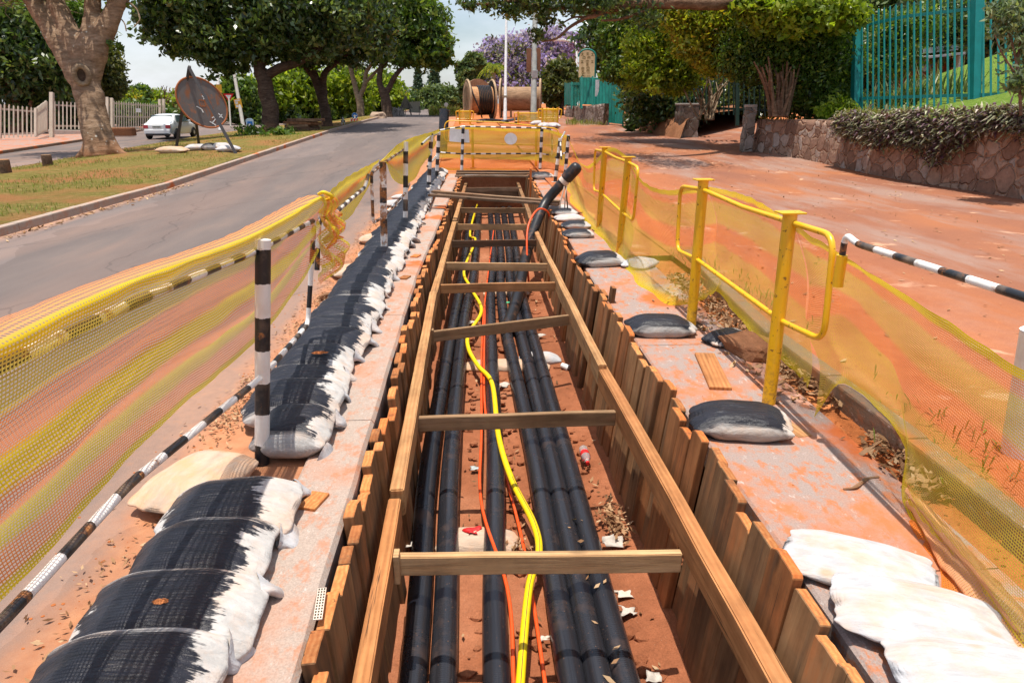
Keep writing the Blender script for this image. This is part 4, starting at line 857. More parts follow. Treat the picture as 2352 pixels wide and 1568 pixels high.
def m_leaf(name, stops, trans=.35, rough=.45, spec=.35):
    s = S(name, rough, spec); c = s.ramp(s.attr('lv'), stops); c = s.mix(.5, c, s.ramp(s.noise(s.pos(), .9, 4, .6), [(.3, .55), (.7, 1.3)]), 'MULTIPLY'); s.col(c)
    tl_ = s.n('ShaderNodeBsdfTranslucent'); s.put(tl_.inputs[0], s.mix(1, c, (1.25, 1.3, .5), 'MULTIPLY')); m_ = s.n('ShaderNodeMixShader'); m_.inputs[0].default_value = trans
    s.link(s.b.outputs[0], m_.inputs[1]); s.link(tl_.outputs[0], m_.inputs[2]); s.link(m_.outputs[0], s.out.inputs[0]); return s.m
M['dry_leaf'] = m_leaf('dry_leaf', [(0, (.1, .045, .02)), (.4, (.24, .12, .055)), (.75, (.4, .23, .12)), (1, (.5, .34, .2))], .1, .8, .2)
pts = []
for _ in range(2400):
    yv = R.uniform(3.1, 8.2); xv = 2.49 + R.gauss(0, .075) + .02 * math.sin(yv * 3); den = .5 + nz3((yv * 1.1, 0, 3), 1)
    if R.random() < den: pts.append((xv, yv, .012 + R.uniform(0, .045)))
for _ in range(260): pts.append((R.gauss(2.25, .12), R.uniform(4.3, 7.5), .025 + .02 * R.random()))
leaf_scatter('leaf_litter', pts, .038, M['dry_leaf'], .5)
pts = []
for _ in range(1500):
    yv = R.uniform(2, 16); xv = -1.62 + R.gauss(0, .1); pts.append((xv, yv, .012 + R.uniform(0, .02)))
for _ in range(500): pts.append((R.uniform(-1.75, -1.5), R.choice((4.3, 4.6, 5.0, 6.3, 7.2)) + R.gauss(0, .12), .02 + .03 * R.random()))
leaf_scatter('twig_litter', pts, .017, M['dry_leaf'], .35)
pts = [(R.uniform(-.45, 1.15) + tx(yv), yv, -1.09 + .03 * R.random()) for yv in [R.uniform(2, 18) for _ in range(420)]] + [(1.05 + R.gauss(0, .05), 4.6 + R.gauss(0, .16), -1.04 + .06 * R.random()) for _ in range(160)] + [(.33 + R.gauss(0, .06), 4.2 + R.gauss(0, .1), -1.06 + .05 * R.random()) for _ in range(60)] + [(.74 + R.gauss(0, .05), R.uniform(2.4, 4.5), -.93 + .01 * R.random()) for _ in range(20)]
leaf_scatter('trench_leaves', pts, .03, M['dry_leaf'], .4)
pts = [(-7.35 + abs(R.gauss(0, .12)), R.uniform(9, 60), .02) for _ in range(1500)]
leaf_scatter('kerb_litter', pts, .05, M['dry_leaf'], .3)
pts = []
for _ in range(1500):
    xv = R.uniform(2.9, 12); yv = R.uniform(5, 40); pts.append((xv, yv, gz(xv, yv) + .07))
leaf_scatter('path_litter', pts, .035, M['dry_leaf'], .25)

# clods on the trench floor, crumbs of soil by the coping
def clods(name, pts, r0, mat):
    bm0 = bmesh.new(); bmesh.ops.create_icosphere(bm0, subdivisions=1, radius=1); bv = [v.co.copy() for v in bm0.verts]; bf = [[v.index for v in f.verts] for f in bm0.faces]; bm0.free(); mb = MB()
    for p in pts:
        r_ = r0 * R.uniform(.3, 1.0) ** 1.6; s_ = R.random() * 90; n = mb.vs([Vector(p) + V(c.x * r_ * 1.2, c.y * r_, c.z * r_ * .7) * (1 + .5 * nz3(c * 1.5 + V(s_, 0, 0))) for c in bv])
        for f in bf: mb.face(*[n + q for q in f])
    return tag(mb.build(name, mat), kind='stuff')
clods('floor_clods', [(R.choice((R.uniform(-.12, .02), R.uniform(.2, .42), R.uniform(.9, 1.18), R.uniform(.2, .42), R.uniform(.85, 1.15))) + tx(y_), y_, -1.1) for y_ in [R.uniform(1.8, 12) for _ in range(420)]], .06, M['mud'])
clods('soil_crumbs', [(-1.55 - abs(R.gauss(0, .22)), R.uniform(1.8, 14), .0) for _ in range(500)] + [(R.uniform(2.3, 2.56), R.uniform(2.5, 8.5), .02) for _ in range(260)] + [(R.uniform(1.45, 2.3), R.uniform(2, 12), .026) for _ in range(110)], .011, M['earth'])
# ------------------------------------------------------------------ foliage
def zc(p): return (Vector(p) - EYE).dot(FW)
def px(p, d): return d * p / F                                       # size in metres of p frame pixels at distance d
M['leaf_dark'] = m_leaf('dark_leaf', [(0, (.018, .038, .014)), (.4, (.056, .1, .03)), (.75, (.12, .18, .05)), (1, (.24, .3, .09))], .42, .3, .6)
M['leaf_mid'] = m_leaf('mid_leaf', [(0, (.025, .055, .012)), (.5, (.085, .155, .026)), (.85, (.19, .27, .045)), (1, (.33, .38, .07))], .42, .38, .45)
M['leaf_lime'] = m_leaf('lime_leaf', [(0, (.05, .1, .012)), (.4, (.18, .26, .022)), (.8, (.34, .42, .04)), (1, (.5, .52, .08))], .5, .4, .4)
M['leaf_olive'] = m_leaf('olive_leaf', [(0, (.035, .05, .018)), (.5, (.09, .11, .03)), (.85, (.18, .18, .05)), (1, (.28, .25, .09))], .35, .5, .3)
M['leaf_gold'] = m_leaf('gold_leaf', [(0, (.06, .095, .012)), (.4, (.22, .29, .025)), (.72, (.42, .42, .045)), (.92, (.5, .36, .04)), (1, (.48, .22, .04))], .5, .4, .4)
M['leaf_far'] = m_leaf('far_leaf', [(0, (.06, .1, .045)), (.5, (.12, .17, .06)), (1, (.22, .26, .09))], .3, .6, .2)
M['leaf_purple'] = m_leaf('jacaranda_bloom', [(0, (.18, .15, .15)), (.2, (.34, .27, .48)), (.6, (.44, .35, .76)), (1, (.62, .54, .92))], .45, .7, .1)
M['leaf_pale'] = m_leaf('pale_leaf', [(0, (.06, .1, .05)), (.5, (.15, .21, .1)), (1, (.34, .4, .24))], .35, .35, .45)
M['leaf_rhoeo'] = m_leaf('purple_green_leaf', [(0, (.07, .025, .045)), (.3, (.17, .085, .11)), (.5, (.19, .2, .1)), (.8, (.36, .36, .2)), (1, (.58, .47, .4))], .15, .45, .4)
M['leaf_pine'] = m_leaf('pine_leaf', [(0, (.02, .045, .03)), (.6, (.045, .085, .045)), (1, (.08, .13, .06))], .2, .6, .2)
M['grass_blade'] = m_leaf('grass_blade', [(0, (.16, .12, .045)), (.35, (.24, .2, .06)), (.7, (.15, .19, .035)), (1, (.2, .28, .05))], .35, .6, .2)
M['strap'] = m_leaf('strap_leaf', [(0, (.05, .08, .03)), (.55, (.11, .15, .05)), (1, (.36, .34, .2))], .3, .4, .4)
def m_bark(name, c1, c2, c3, lichen=0.0, soil=0.0, zsoil=0.0):
    s = S(name, .92, .15); p = s.co(); n = s.noise(s.map(p, (1.5, 1.5, 5)), 1.6, 7, .65, .6); f = s.noise(p, 14, 5, .7)
    c = s.ramp(n, [(.3, c1), (.5, c2), (.7, c3)]); c = s.mix(.4, c, s.ramp(f, [(.3, .5), (.7, 1.3)]), 'MULTIPLY')
    if lichen:
        l = s.ramp(s.math('ADD', s.math('MULTIPLY', s.vor(p, 5.2), 1.3), s.math('MULTIPLY', s.noise(p, .7, 5), 1.2)), [(.66, 1.0), (.7, 0.0)]); c = s.mix(s.math('MULTIPLY', l, lichen), c, (.55, .54, .47))
    if soil:
        Z = s.xyz(s.pos())[2]; k = s.math('ADD', s.math('DIVIDE', s.math('SUBTRACT', zsoil, Z), 1.0), s.math('SUBTRACT', s.noise(p, 3, 5), .5), True); c = s.mix(s.math('MULTIPLY', k, soil), c, (.34, .14, .06))
    s.col(c).bump(s.math('ADD', n, s.math('MULTIPLY', f, .4)), .8, .05); return s.m
M['bark_big'] = m_bark('grey_brown_bark', (.13, .08, .05), (.25, .163, .102), (.36, .25, .17), .85, .8, .9)
M['bark_dark'] = m_bark('dark_bark', (.035, .022, .016), (.075, .05, .036), (.13, .09, .065), .1, .55, 1.0)
M['bark_light'] = m_bark('light_bark', (.13, .09, .06), (.24, .17, .11), (.34, .26, .18), .2, .7, 1.2)
M['bark_stem'] = m_bark('brown_stem', (.07, .04, .025), (.16, .09, .055), (.27, .17, .11))
def leaves(name, C_, sc_, mat, parent=None, kind=None, aspect=.45, droop=.0, val=None, up=.25):
    n = len(C_); a = NR.normal(size=(n, 3)); a[:, 2] -= droop; a /= np.linalg.norm(a, axis=1)[:, None]
    b = NR.normal(size=(n, 3)); b[:, 2] += up; b -= a * (a * b).sum(1)[:, None]; b /= np.linalg.norm(b, axis=1)[:, None] + 1e-9
    nn = np.cross(a, b); s_ = (sc_ * NR.uniform(.6, 1.35, n))[:, None]
    b2 = np.cross(nn, a) if False else b
    v_ = np.stack([C_ - a * s_, C_ + b2 * s_ * aspect + nn * s_ * .12, C_ + a * s_, C_ - b2 * s_ * aspect + nn * s_ * .12], 1).reshape(-1, 3)
    return quads(name, v_, mat, kind, parent, val)
def cloud(blobs, n, shell=.55, cl=.12, per=18, seed=None):
    """leaf positions: clusters through the outer part of ellipsoids [(centre, (rx, ry, rz))]"""
    B = [(np.array(c), np.array(r)) for c, r in blobs]; wt = np.array([(r[0] * r[1] * r[2]) ** .67 for _, r in B]); wt /= wt.sum()
    nc = max(1, n // per); idx = NR.choice(len(B), nc, p=wt); d = NR.normal(size=(nc, 3)); d /= np.linalg.norm(d, axis=1)[:, None]
    rad = (shell + (1.05 - shell) * NR.random(nc) ** .7) * np.where(NR.random(nc) < .24, NR.uniform(1.0, 1.4, nc), 1.0)
    cc = np.array([B[i][0] for i in idx]) + d * rad[:, None] * np.array([B[i][1] for i in idx])
    rr = np.array([B[i][1].mean() for i in idx]) * cl
    pos_ = np.repeat(cc, per, 0) + NR.normal(size=(nc * per, 3)) * np.repeat(rr, per)[:, None] * np.array([1, 1, .7])
    cv = np.clip(np.repeat(NR.random(nc), per) * .65 + NR.random(nc * per) * .45 - .05, 0, 1)
    return pos_, cv
def crown(name, parent, blobs, n, size, mat, **k):
    droop = k.pop('droop', 0); asp = k.pop('aspect', .45); p, cv = cloud(blobs, n, **k)
    o = leaves(name, p, size, M[mat], None, None, asp, droop, cv)
    if parent is not None: o.parent = parent; o.matrix_parent_inverse = Matrix.Translation(-Vector(parent.location))
    return o
def limbs(parent, paths, mat, name='trunk', voxel=0.0):
    mb = MB()
    for pts, r0, r1 in paths:
        P = spline(pts, 6); n = len(P); q = [p + V(nz3(p * 1.1) * .06 * r0 * 4, nz3(p * 1.1 + V(9, 0, 0)) * .06 * r0 * 4, 0) for p in P]
        mb.tube(q, [(r0 + (r1 - r0) * (i / (n - 1))) * (1 + .1 * nz3(P[i] * 2.5)) for i in range(n)], 12)
    o = obw(mb, name, mat, parent, True)
    if voxel: mods(o, ('REMESH', dict(mode='VOXEL', voxel_size=voxel, use_smooth_shade=True)), ('SMOOTH', dict(factor=.6, iterations=6)))
    return o
class Spot:                                                          # a tree's own place: base on the ground and points around it
    def __init__(s, u, v, d=None): s.b = at(u, v) if d is None else atD(u, v, d); s.d = zc(s.b)
    def p(s, u, v, dd=0.0): return atD(u, v, s.d + dd)
    def bl(s, u, v, ru, rv, dd=0.0, rd=None): return (s.p(u, v, dd), (px(ru, s.d), px(rd or ru, s.d), px(rv, s.d)))
def tree(label, name, spot, paths, blobs, n, size, leafmat, bark, group=None, cat='tree', voxel=0.0, **k):
    t_ = thing(name, label, cat, spot.b, 0, group)
    if paths: limbs(t_, paths, M[bark], 'trunk', voxel)
    if blobs: crown('crown', t_, blobs, n, size, leafmat, **k)
    return t_
# big bare-limbed tree on the median
s = Spot(240, 362); P = s.p; w_ = lambda q: px(q, s.d)
t = thing('street_tree', 'big grey tree with lichen spots, an open knot and thick bare limbs', 'tree', s.b)
o = limbs(t, [([P(236, 372), P(226, 320), P(212, 260), P(196, 205), P(188, 150)], w_(33), w_(30)), ([P(175, 366), P(200, 345), P(214, 300)], w_(8), w_(20)), ([P(295, 362), P(262, 340), P(232, 290)], w_(8), w_(18)), ([P(250, 370), P(245, 335), P(230, 300)], w_(10), w_(20)), ([P(215, 371), P(212, 340), P(215, 300)], w_(10), w_(20)),
   ([P(190, 190), P(160, 145), P(132, 95), P(100, 40), P(60, -20), P(20, -80)], w_(26), w_(18)), ([P(190, 155), P(176, 105), P(150, 50), P(126, 0), P(110, -60)], w_(24), w_(17)),
   ([P(195, 140), P(203, 90), P(210, 30), P(214, -40)], w_(24), w_(15)), ([P(200, 190), P(218, 130), P(240, 75), P(266, 20), P(292, -40)], w_(26), w_(18))], M['bark_big'], 'trunk', .07)
tx_ = bpy.data.textures.new('bark_bumps', 'CLOUDS'); tx_.noise_scale = .45; dm = o.modifiers.new('bumps', 'DISPLACE'); dm.texture = tx_; dm.strength = .09; dm.mid_level = .5; dm.texture_coords = 'LOCAL'
kc = P(187, 173, -w_(38)); Mk = Matrix.Translation(kc) @ (EYE - kc).normalized().to_track_quat('Z', 'Y').to_matrix().to_4x4()
mb = MB(); mb.tube([Mk @ V(w_(14) * math.cos(a), w_(19) * math.sin(a), w_(-3)) for a in [k * math.pi / 12 for k in range(25)]], w_(6), 10, False); kr = obw(mb, 'knot_rim', M['bark_light'], t, True)
mb = MB(); mb.prism([(w_(11) * math.cos(a), w_(16) * math.sin(a)) for a in [k * math.pi / 10 for k in range(20)]], Mk @ Matrix.Translation(V(0, 0, -w_(6))), w_(4)); obw(mb, 'knot_hollow', M['bark_dark'], kr)
tw_ = MB()
for k in range(26):
    a = P(R.uniform(-20, 110), R.uniform(-30, 20)); q = a + V(R.uniform(-2, 1.6), R.uniform(-1, 1), R.uniform(-.9, .5)); tw_.tube(spline([a, a.lerp(q, .3) + V(R.uniform(-.3, .3), 0, .15), a.lerp(q, .7) + V(R.uniform(-.3, .3), 0, .1), q], 4), [.022 - .0014 * i for i in range(13)], 5)
for a_, b_ in (((290, 0), (320, 40)), ((318, 30), (308, 62)), ((262, 30), (290, 72))): tw_.tube(spline([P(*a_), P((a_[0] + b_[0]) / 2 + 8, (a_[1] + b_[1]) / 2), P(*b_)], 4), .025, 5)
obw(tw_, 'twigs', M['bark_light'], t)['kind'] = 'stuff'
crown('crown', t, [s.bl(150, -90, 170, 50), s.bl(10, -60, 80, 45), s.bl(265, 85, 14, 26), s.bl(240, -20, 60, 40)], 3600, .16, 'leaf_mid')
# trees along the median
s1 = Spot(620, 312); P = s1.p; w_ = lambda q: px(q, s1.d); B = s1.bl
tree('dark spreading tree with hanging leaf bunches, first beyond the rusty disc', 'street_tree', s1, [([P(622, 316), P(620, 260), P(610, 205), P(600, 165)], w_(19), w_(17)), ([P(600, 175), P(592, 130), P(570, 70), P(540, 20)], w_(14), w_(7)), ([P(604, 180), P(640, 158), P(690, 140), P(740, 100), P(770, 50)], w_(12), w_(6)), ([P(600, 150), P(620, 90), P(650, 20)], w_(10), w_(5)), ([P(590, 130), P(520, 90), P(440, 70)], w_(7), w_(3))],
     [B(430, 20, 100, 70), B(540, 50, 110, 75), B(660, 40, 120, 75), B(770, 30, 95, 75), B(480, -70, 150, 70), B(660, -80, 150, 70), B(500, 110, 75, 40), B(420, 85, 55, 40), B(378, 60, 48, 42), B(505, 150, 38, 26), B(545, 140, 30, 26), B(355, 20, 40, 35), B(700, 95, 80, 40), B(610, 105, 60, 35)], 44000, .17, 'leaf_dark', 'bark_dark', 'trees along the grassy median', per=26, cl=.15)
s2 = Spot(751, 295); P = s2.p; w_ = lambda q: px(q, s2.d); B = s2.bl
tree('dark leaning tree beside the stacked timber on the median', 'street_tree', s2, [([P(753, 299), P(748, 255), P(735, 210), P(718, 165)], w_(13), w_(10)), ([P(736, 215), P(722, 185), P(700, 150), P(680, 110)], w_(8), w_(4)), ([P(742, 220), P(744, 175), P(765, 150), P(800, 120)], w_(9), w_(4))],
     [B(720, 50, 110, 85), B(820, 60, 85, 75), B(760, -40, 130, 70), B(700, 120, 50, 35), B(800, 115, 55, 35)], 19000, .2, 'leaf_dark', 'bark_dark', 'trees along the grassy median', per=24, cl=.14)
s3 = Spot(828, 272); P = s3.p; w_ = lambda q: px(q, s3.d); B = s3.bl
tree('forked tree with pale bark standing behind the blue arrow sign', 'street_tree', s3, [([P(828, 274), P(827, 235), P(822, 220)], w_(9), w_(8)), ([P(822, 225), P(812, 185), P(804, 150), P(795, 120)], w_(6), w_(4)), ([P(826, 225), P(838, 195), P(842, 165), P(862, 140), P(890, 105)], w_(6), w_(3)), ([P(840, 190), P(868, 160), P(895, 130)], w_(4), w_(2))],
     [B(840, 60, 75, 70), B(800, 30, 70, 60), B(880, 40, 60, 60)], 9000, .26, 'leaf_dark', 'bark_light', 'trees along the grassy median', per=20)
s4 = Spot(888, 269); P = s4.p; w_ = lambda q: px(q, s4.d); B = s4.bl
tree('tall tree with bright green clumps at the far end of the median', 'street_tree', s4, [([P(890, 272), P(886, 230), P(878, 205)], w_(13), w_(10)), ([P(880, 210), P(872, 185), P(880, 130), P(900, 80)], w_(8), w_(4)), ([P(886, 215), P(905, 180), P(925, 155), P(960, 140)], w_(7), w_(3)), ([P(880, 150), P(930, 90), P(960, 60)], w_(5), w_(2))],
     [B(900, 70, 60, 60), B(955, 95, 55, 50), B(1000, 110, 40, 40), B(970, 50, 60, 45), B(905, 10, 80, 55), B(1010, 135, 28, 22), B(930, 130, 50, 22), B(870, 100, 50, 35)], 18000, .26, 'leaf_mid', 'bark_dark', 'trees along the grassy median', per=22, cl=.16)
crown('outer_leaves', bpy.data.objects[t.name], [s.bl(60, -40, 60, 30)], 600, .15, 'leaf_olive')
# dense green trees behind the other carriageway
hz = [(560, 292, 60, 'leaf_mid', 'mid green tree behind the yield sign and poster pole', 545, 222, 34, 40), (640, 292, 66, 'leaf_lime', 'bright green tree seen left of the first dark trunk', 620, 225, 44, 48), (700, 292, 70, 'leaf_lime', 'bright yellow green tree between the first and second dark trunks', 690, 212, 52, 58), (790, 286, 74, 'leaf_lime', 'bright green tree between the leaning trunk and the forked trunk', 790, 210, 56, 58), (870, 280, 80, 'leaf_lime', 'bright green tree right of the far dark trunk', 880, 225, 42, 48), (480, 296, 64, 'leaf_olive', 'low olive tree hidden behind the rusty disc', 460, 270, 40, 26)]
for u, v, d, lm, lab, cu_, cv_, ru, rv in hz:
    d += 9; s = Spot(u, v, d); B = s.bl; b0 = s.p(cu_, 300)
    tree(lab, 'garden_tree', s, [([s.p(u, v + 6), s.p(u + 2, v - 30), s.p(cu_, cv_)], .35, .15)], [B(cu_, cv_, ru, rv), B(cu_ - ru * .5, cv_ + rv * .5, ru * .6, rv * .45), B(cu_ + ru * .5, cv_ + rv * .4, ru * .6, rv * .5), B(cu_ + ru * .2, cv_ - rv * .5, ru * .6, rv * .5)], 9000, .32, lm, 'bark_dark', 'garden trees across the other carriageway', per=18, cl=.2)
hb = [(575, 290, 62), (640, 288, 68), (715, 287, 72), (790, 280, 76), (860, 272, 82), (910, 262, 90)]
for i, (u, v, d) in enumerate(hb):
    s = Spot(u, v - 10, d + 8); B = s.bl
    tree(['dark hedge bush behind the blue bin', 'dark hedge bush left of the first dark trunk', 'dark hedge bush behind the stacked timber', 'dark hedge bush behind the small grey sign stand', 'dark hedge bush behind the forked pale tree', 'dark hedge bush behind the far median trunk'][i], 'hedge_bush', s, None, [B(u, v - 22, 48, 30), B(u + 22, v - 15, 34, 24)], 5000, .26, 'leaf_dark', None, 'dark hedge across the other carriageway', 'bush', per=18, shell=.3)
# trees behind the beige fence
lt = [(25, 300, 46, 'leaf_dark', 'dark broad leaved tree behind the beige fence at the far left', [(20, 130, 90, 80), (-60, 120, 90, 90), (60, 60, 70, 50), (40, 190, 60, 45), (110, 160, 50, 60)], [([(30, 310), (40, 250), (20, 200), (0, 150)], 10, 5), ([(45, 300), (70, 240), (80, 190)], 6, 3)], .3),
      (130, 296, 52, 'leaf_mid', 'glossy mid green tree behind the fence and the big trunk', [(120, 180, 60, 55), (150, 110, 60, 50), (90, 215, 50, 25), (60, 40, 70, 40), (160, 40, 50, 50)], [([(130, 300), (128, 240), (120, 190)], 8, 4)], .3),
      (235, 290, 56, 'leaf_olive', 'olive feathery tree right of the big trunk', [(240, 165, 36, 42), (225, 120, 34, 30), (252, 200, 26, 30), (205, 80, 40, 40)], [([(238, 296), (240, 240), (240, 190)], 6, 3)], .24),
      (305, 262, 80, 'leaf_gold', 'yellowish shrub behind the beige sliding gate', [(292, 222, 28, 14), (270, 215, 18, 14)], None, .3), (330, 262, 82, 'leaf_mid', 'small green tree behind the beige sliding gate', [(325, 218, 20, 18)], None, .3)]
for u, v, d, lm, lab, bl_, pth, ls in lt:
    s = Spot(u, v, d); tree(lab, 'garden_tree', s, [([s.p(*q) for q in a], px(r0, d), px(r1, d)) for a, r0, r1 in pth] if pth else None, [s.bl(*q) for q in bl_], 14000 if d < 60 else 3500, ls * .75, lm, 'bark_stem', 'garden trees behind the beige fence', droop=.5, per=16, cl=.2)
s = Spot(385, 262, 84); t = thing('bare_shrub', 'leafless brown twiggy shrub behind the rusty disc', 'shrub', s.b); mb = MB()
for k in range(90):
    a = s.p(R.uniform(350, 415), 275); q = s.p(R.uniform(330, 425), R.uniform(196, 235), R.uniform(-3, 3)); mb.tube(spline([a, a.lerp(q, .5) + V(R.uniform(-.7, .7), 0, .3), q], 3), [.09, .08, .07, .06, .05, .045, .04], 4)
obw(mb, 'branches', M['bark_stem'], t); crown('crown', t, [s.bl(380, 230, 45, 20)], 1600, .25, 'leaf_lime')
# far end of the road
s = Spot(1010, 262, 112); B = s.bl
tree('broad grey green tree at the far end of the road', 'far_tree', s, [([s.p(1010, 270), s.p(1008, 240)], .5, .3)], [B(1005, 228, 45, 26), B(975, 240, 30, 20), B(1040, 235, 30, 24), B(1000, 245, 50, 18)], 14000, .34, 'leaf_far', 'bark_dark', None, per=18)
for u, v0, v1, r_, lab in ((960, 255, 162, 15, 'narrow dark conifer standing left of the taller one'), (997, 250, 150, 21, 'tiered conifer with level branches at the far end of the road')):
    s = Spot(u, v0, 150); t = thing('conifer', lab, 'tree', s.b); limbs(t, [([s.p(u, v0 + 8), s.p(u, (v0 + v1) / 2), s.p(u, v1)], .5, .1)], M['bark_dark']); pts = []
    tiers = 13
    for k in range(tiers):
        f = k / (tiers - 1); c = s.p(u, v1 + 3 + (v0 - v1) * .95 * f); rr = px(r_, s.d) * (.18 + .82 * min(1, f * 1.3)) * R.uniform(.8, 1.1)
        for b in range(9):
            a = b * .7 + k; 
            for q in np.linspace(.15, 1, 14): pts += [(c.x + math.cos(a) * rr * q + R.gauss(0, .2), c.y + math.sin(a) * rr * q + R.gauss(0, .2), c.z + .5 * q * q + R.gauss(0, .22)) for _ in range(3)]
    o = leaves('crown', np.array(pts), .34, M['leaf_pine'], None, None, .4); o.parent = t; o.matrix_parent_inverse = Matrix.Translation(-Vector(t.location))
s = Spot(1190, 262, 105); B = s.bl
jt = tree('wide jacaranda covered in purple blossom behind the cable reels', 'jacaranda', s, [([s.p(1190, 275), s.p(1185, 230), s.p(1150, 170)], .6, .25), ([s.p(1188, 240), s.p(1230, 190), s.p(1270, 130)], .4, .2), ([s.p(1188, 240), s.p(1200, 180), s.p(1195, 130)], .4, .2)], [B(1150, 125, 50, 30), B(1210, 115, 60, 32), B(1270, 105, 50, 30), B(1120, 155, 35, 35), B(1180, 160, 60, 30), B(1250, 150, 60, 35), B(1095, 170, 24, 32), B(1200, 195, 70, 22), B(1110, 195, 30, 20), B(1310, 100, 30, 22)], 30000, .34, 'leaf_purple', 'bark_light', None, per=22, cl=.18, shell=.5)
crown('bare_twigs', jt, [B(1200, 190, 80, 26), B(1260, 165, 50, 30), B(1130, 180, 40, 26), B(1180, 130, 80, 30)], 4000, .3, 'leaf_olive', per=14, cl=.2, shell=.4)
s = Spot(1082, 262, 98); tree('mid green tree left of the purple jacaranda', 'far_tree', s, None, [s.bl(1090, 150, 26, 26), s.bl(1072, 190, 20, 34), s.bl(1060, 165, 14, 18)], 5000, .34, 'leaf_far', None, None, per=16)
s = Spot(1132, 268, 84); t = thing('palm', 'small palm with an orange fruit bunch in front of the jacaranda', 'palm', s.b); limbs(t, [([s.p(1132, 262), s.p(1133, 215), s.p(1135, 168)], .3, .18)], M['bark_light']); c = s.p(1135, 152); V_ = []
for k in range(22):
    a = k * 2 * math.pi / 22 + R.uniform(-.1, .1); e = R.uniform(.1, 1.1)
    for q in range(14):
        f = q / 13; l = 2.1 * f; x = c + V(math.cos(a) * l * math.cos(e), math.sin(a) * l * math.cos(e), l * math.sin(e) - 2.0 * f * f)
        for sd_ in (-1, 1):
            n_ = V(-math.sin(a), math.cos(a), 0) * sd_ * .45 * (1 - .6 * f); dn = V(math.cos(a) * .25, math.sin(a) * .25, -.25); V_ += [x, x + n_ * .5 + dn * .4 + V(0, 0, .06), x + n_ + dn, x + n_ * .5 + dn * .7 - V(0, 0, .05)]
o = quads('fronds', np.array([tuple(q) for q in V_]), M['leaf_lime'], None, None); o.parent = t; o.matrix_parent_inverse = Matrix.Translation(-Vector(t.location))
crown('fruit_bunch', t, [(s.p(1137, 163), (.45, .45, .5))], 500, .1, 'leaf_gold', shell=.2)
s = Spot(1290, 262, 66); tree('grey green shrubby tree left of the arched sign', 'garden_tree', s, [([s.p(1290, 265), s.p(1292, 220)], .25, .12)], [s.bl(1290, 175, 38, 34), s.bl(1275, 205, 34, 34), s.bl(1310, 210, 26, 30)], 8000, .24, 'leaf_olive', 'bark_dark', None, per=18)
# trees and bushes on the right bank
rt = [(1640, 300, 52, 'leaf_dark', 'tall dark tree at the back of the right bank, left of the gold bush', [(1480, 40, 110, 90), (1400, 90, 60, 70), (1590, 0, 120, 80), (1560, 110, 90, 60), (1460, 150, 60, 40)], 22000, .26),
      (1850, 290, 46, 'leaf_dark', 'tall dark tree at the back of the right bank, behind the big leaved bush', [(1780, 30, 130, 110), (1900, 60, 110, 100), (1700, 120, 100, 80), (1850, 160, 120, 60)], 24000, .26),
      (2250, 240, 42, 'leaf_dark', 'tall dark tree behind the green palisade at the upper right', [(2120, 0, 150, 90), (2290, 20, 150, 110), (2420, 60, 140, 120), (2050, 60, 60, 60)], 22000, .24),
      (1500, 280, 34, 'leaf_mid', 'mid green bush over the green panels beside the arched sign', [(1432, 145, 42, 45), (1422, 105, 36, 40), (1460, 120, 45, 50), (1470, 60, 60, 50), (1402, 172, 22, 10), (1450, 178, 40, 22), (1405, 75, 30, 30)], 18000, .12),
      (1520, 290, 30, 'leaf_lime', 'bright yellow green bush left of the gold bush', [(1500, 110, 55, 55), (1550, 140, 55, 50), (1480, 165, 42, 28), (1530, 60, 55, 45), (1580, 120, 40, 50), (1505, 178, 50, 28), (1560, 185, 40, 26), (1470, 130, 30, 30)], 30000, .1),
      (1640, 280, 27, 'leaf_gold', 'golden orange tinged bush in the middle of the right bank', [(1620, 40, 75, 60), (1580, 15, 60, 40), (1665, 95, 50, 45), (1610, 105, 55, 35), (1700, 40, 50, 60), (1640, 145, 40, 26), (1690, 150, 35, 24)], 30000, .095),
      (1800, 270, 26, 'leaf_mid', 'dense dark bush above the many stemmed trunk', [(1760, 90, 80, 60), (1840, 110, 80, 70), (1900, 140, 60, 60), (1700, 120, 50, 40), (1920, 190, 40, 45), (1880, 60, 70, 60), (1880, 215, 45, 32), (1720, 160, 45, 30), (1850, 180, 40, 30)], 36000, .085),
      (1800, 262, 24, 'leaf_lime', 'large leaved bright green bush at the top of the right bank', [(1770, 25, 70, 35), (1860, 20, 70, 40), (1820, 60, 40, 25), (1730, 10, 40, 30), (1930, 35, 50, 30)], 9000, .14)]
for u, v, d, lm, lab, bl_, n_, ls in rt:
    s = Spot(u, v, d); tree(lab, 'garden_tree' if d > 40 else 'bush', s, [([s.p(u, v), s.p(u + 5, v - 60), s.p(bl_[0][0], bl_[0][1])], px(8, d), px(3, d))] if d > 40 else None, [s.bl(*q) for q in bl_], n_, ls, lm, 'bark_dark', 'trees and bushes on the right bank', 'tree' if d > 40 else 'bush', per=18, cl=.2)
s = Spot(1775, 262, 25); t = thing('stemmed_shrub', 'clump of many brown stems under the dense bush', 'shrub', s.b); mb = MB()
for k in range(26):
    u0 = R.uniform(1768, 1808); a = s.p(u0, 268, R.uniform(-.4, .4)); q = s.p(1788 + (u0 - 1788) * 2.6 + R.uniform(-20, 25), R.uniform(130, 175), R.uniform(-.8, .8)); mb.tube(spline([a, a.lerp(q, .5) + V(R.uniform(-.15, .15), 0, .15), q], 4), [.06 - .004 * i for i in range(9)], 6)
obw(mb, 'stems', M['bark_stem'], t, True)
s = Spot(1600, 290, 30); t = thing('stemmed_shrub', 'pale stems rising behind the left stone pier', 'shrub', s.b); mb = MB()
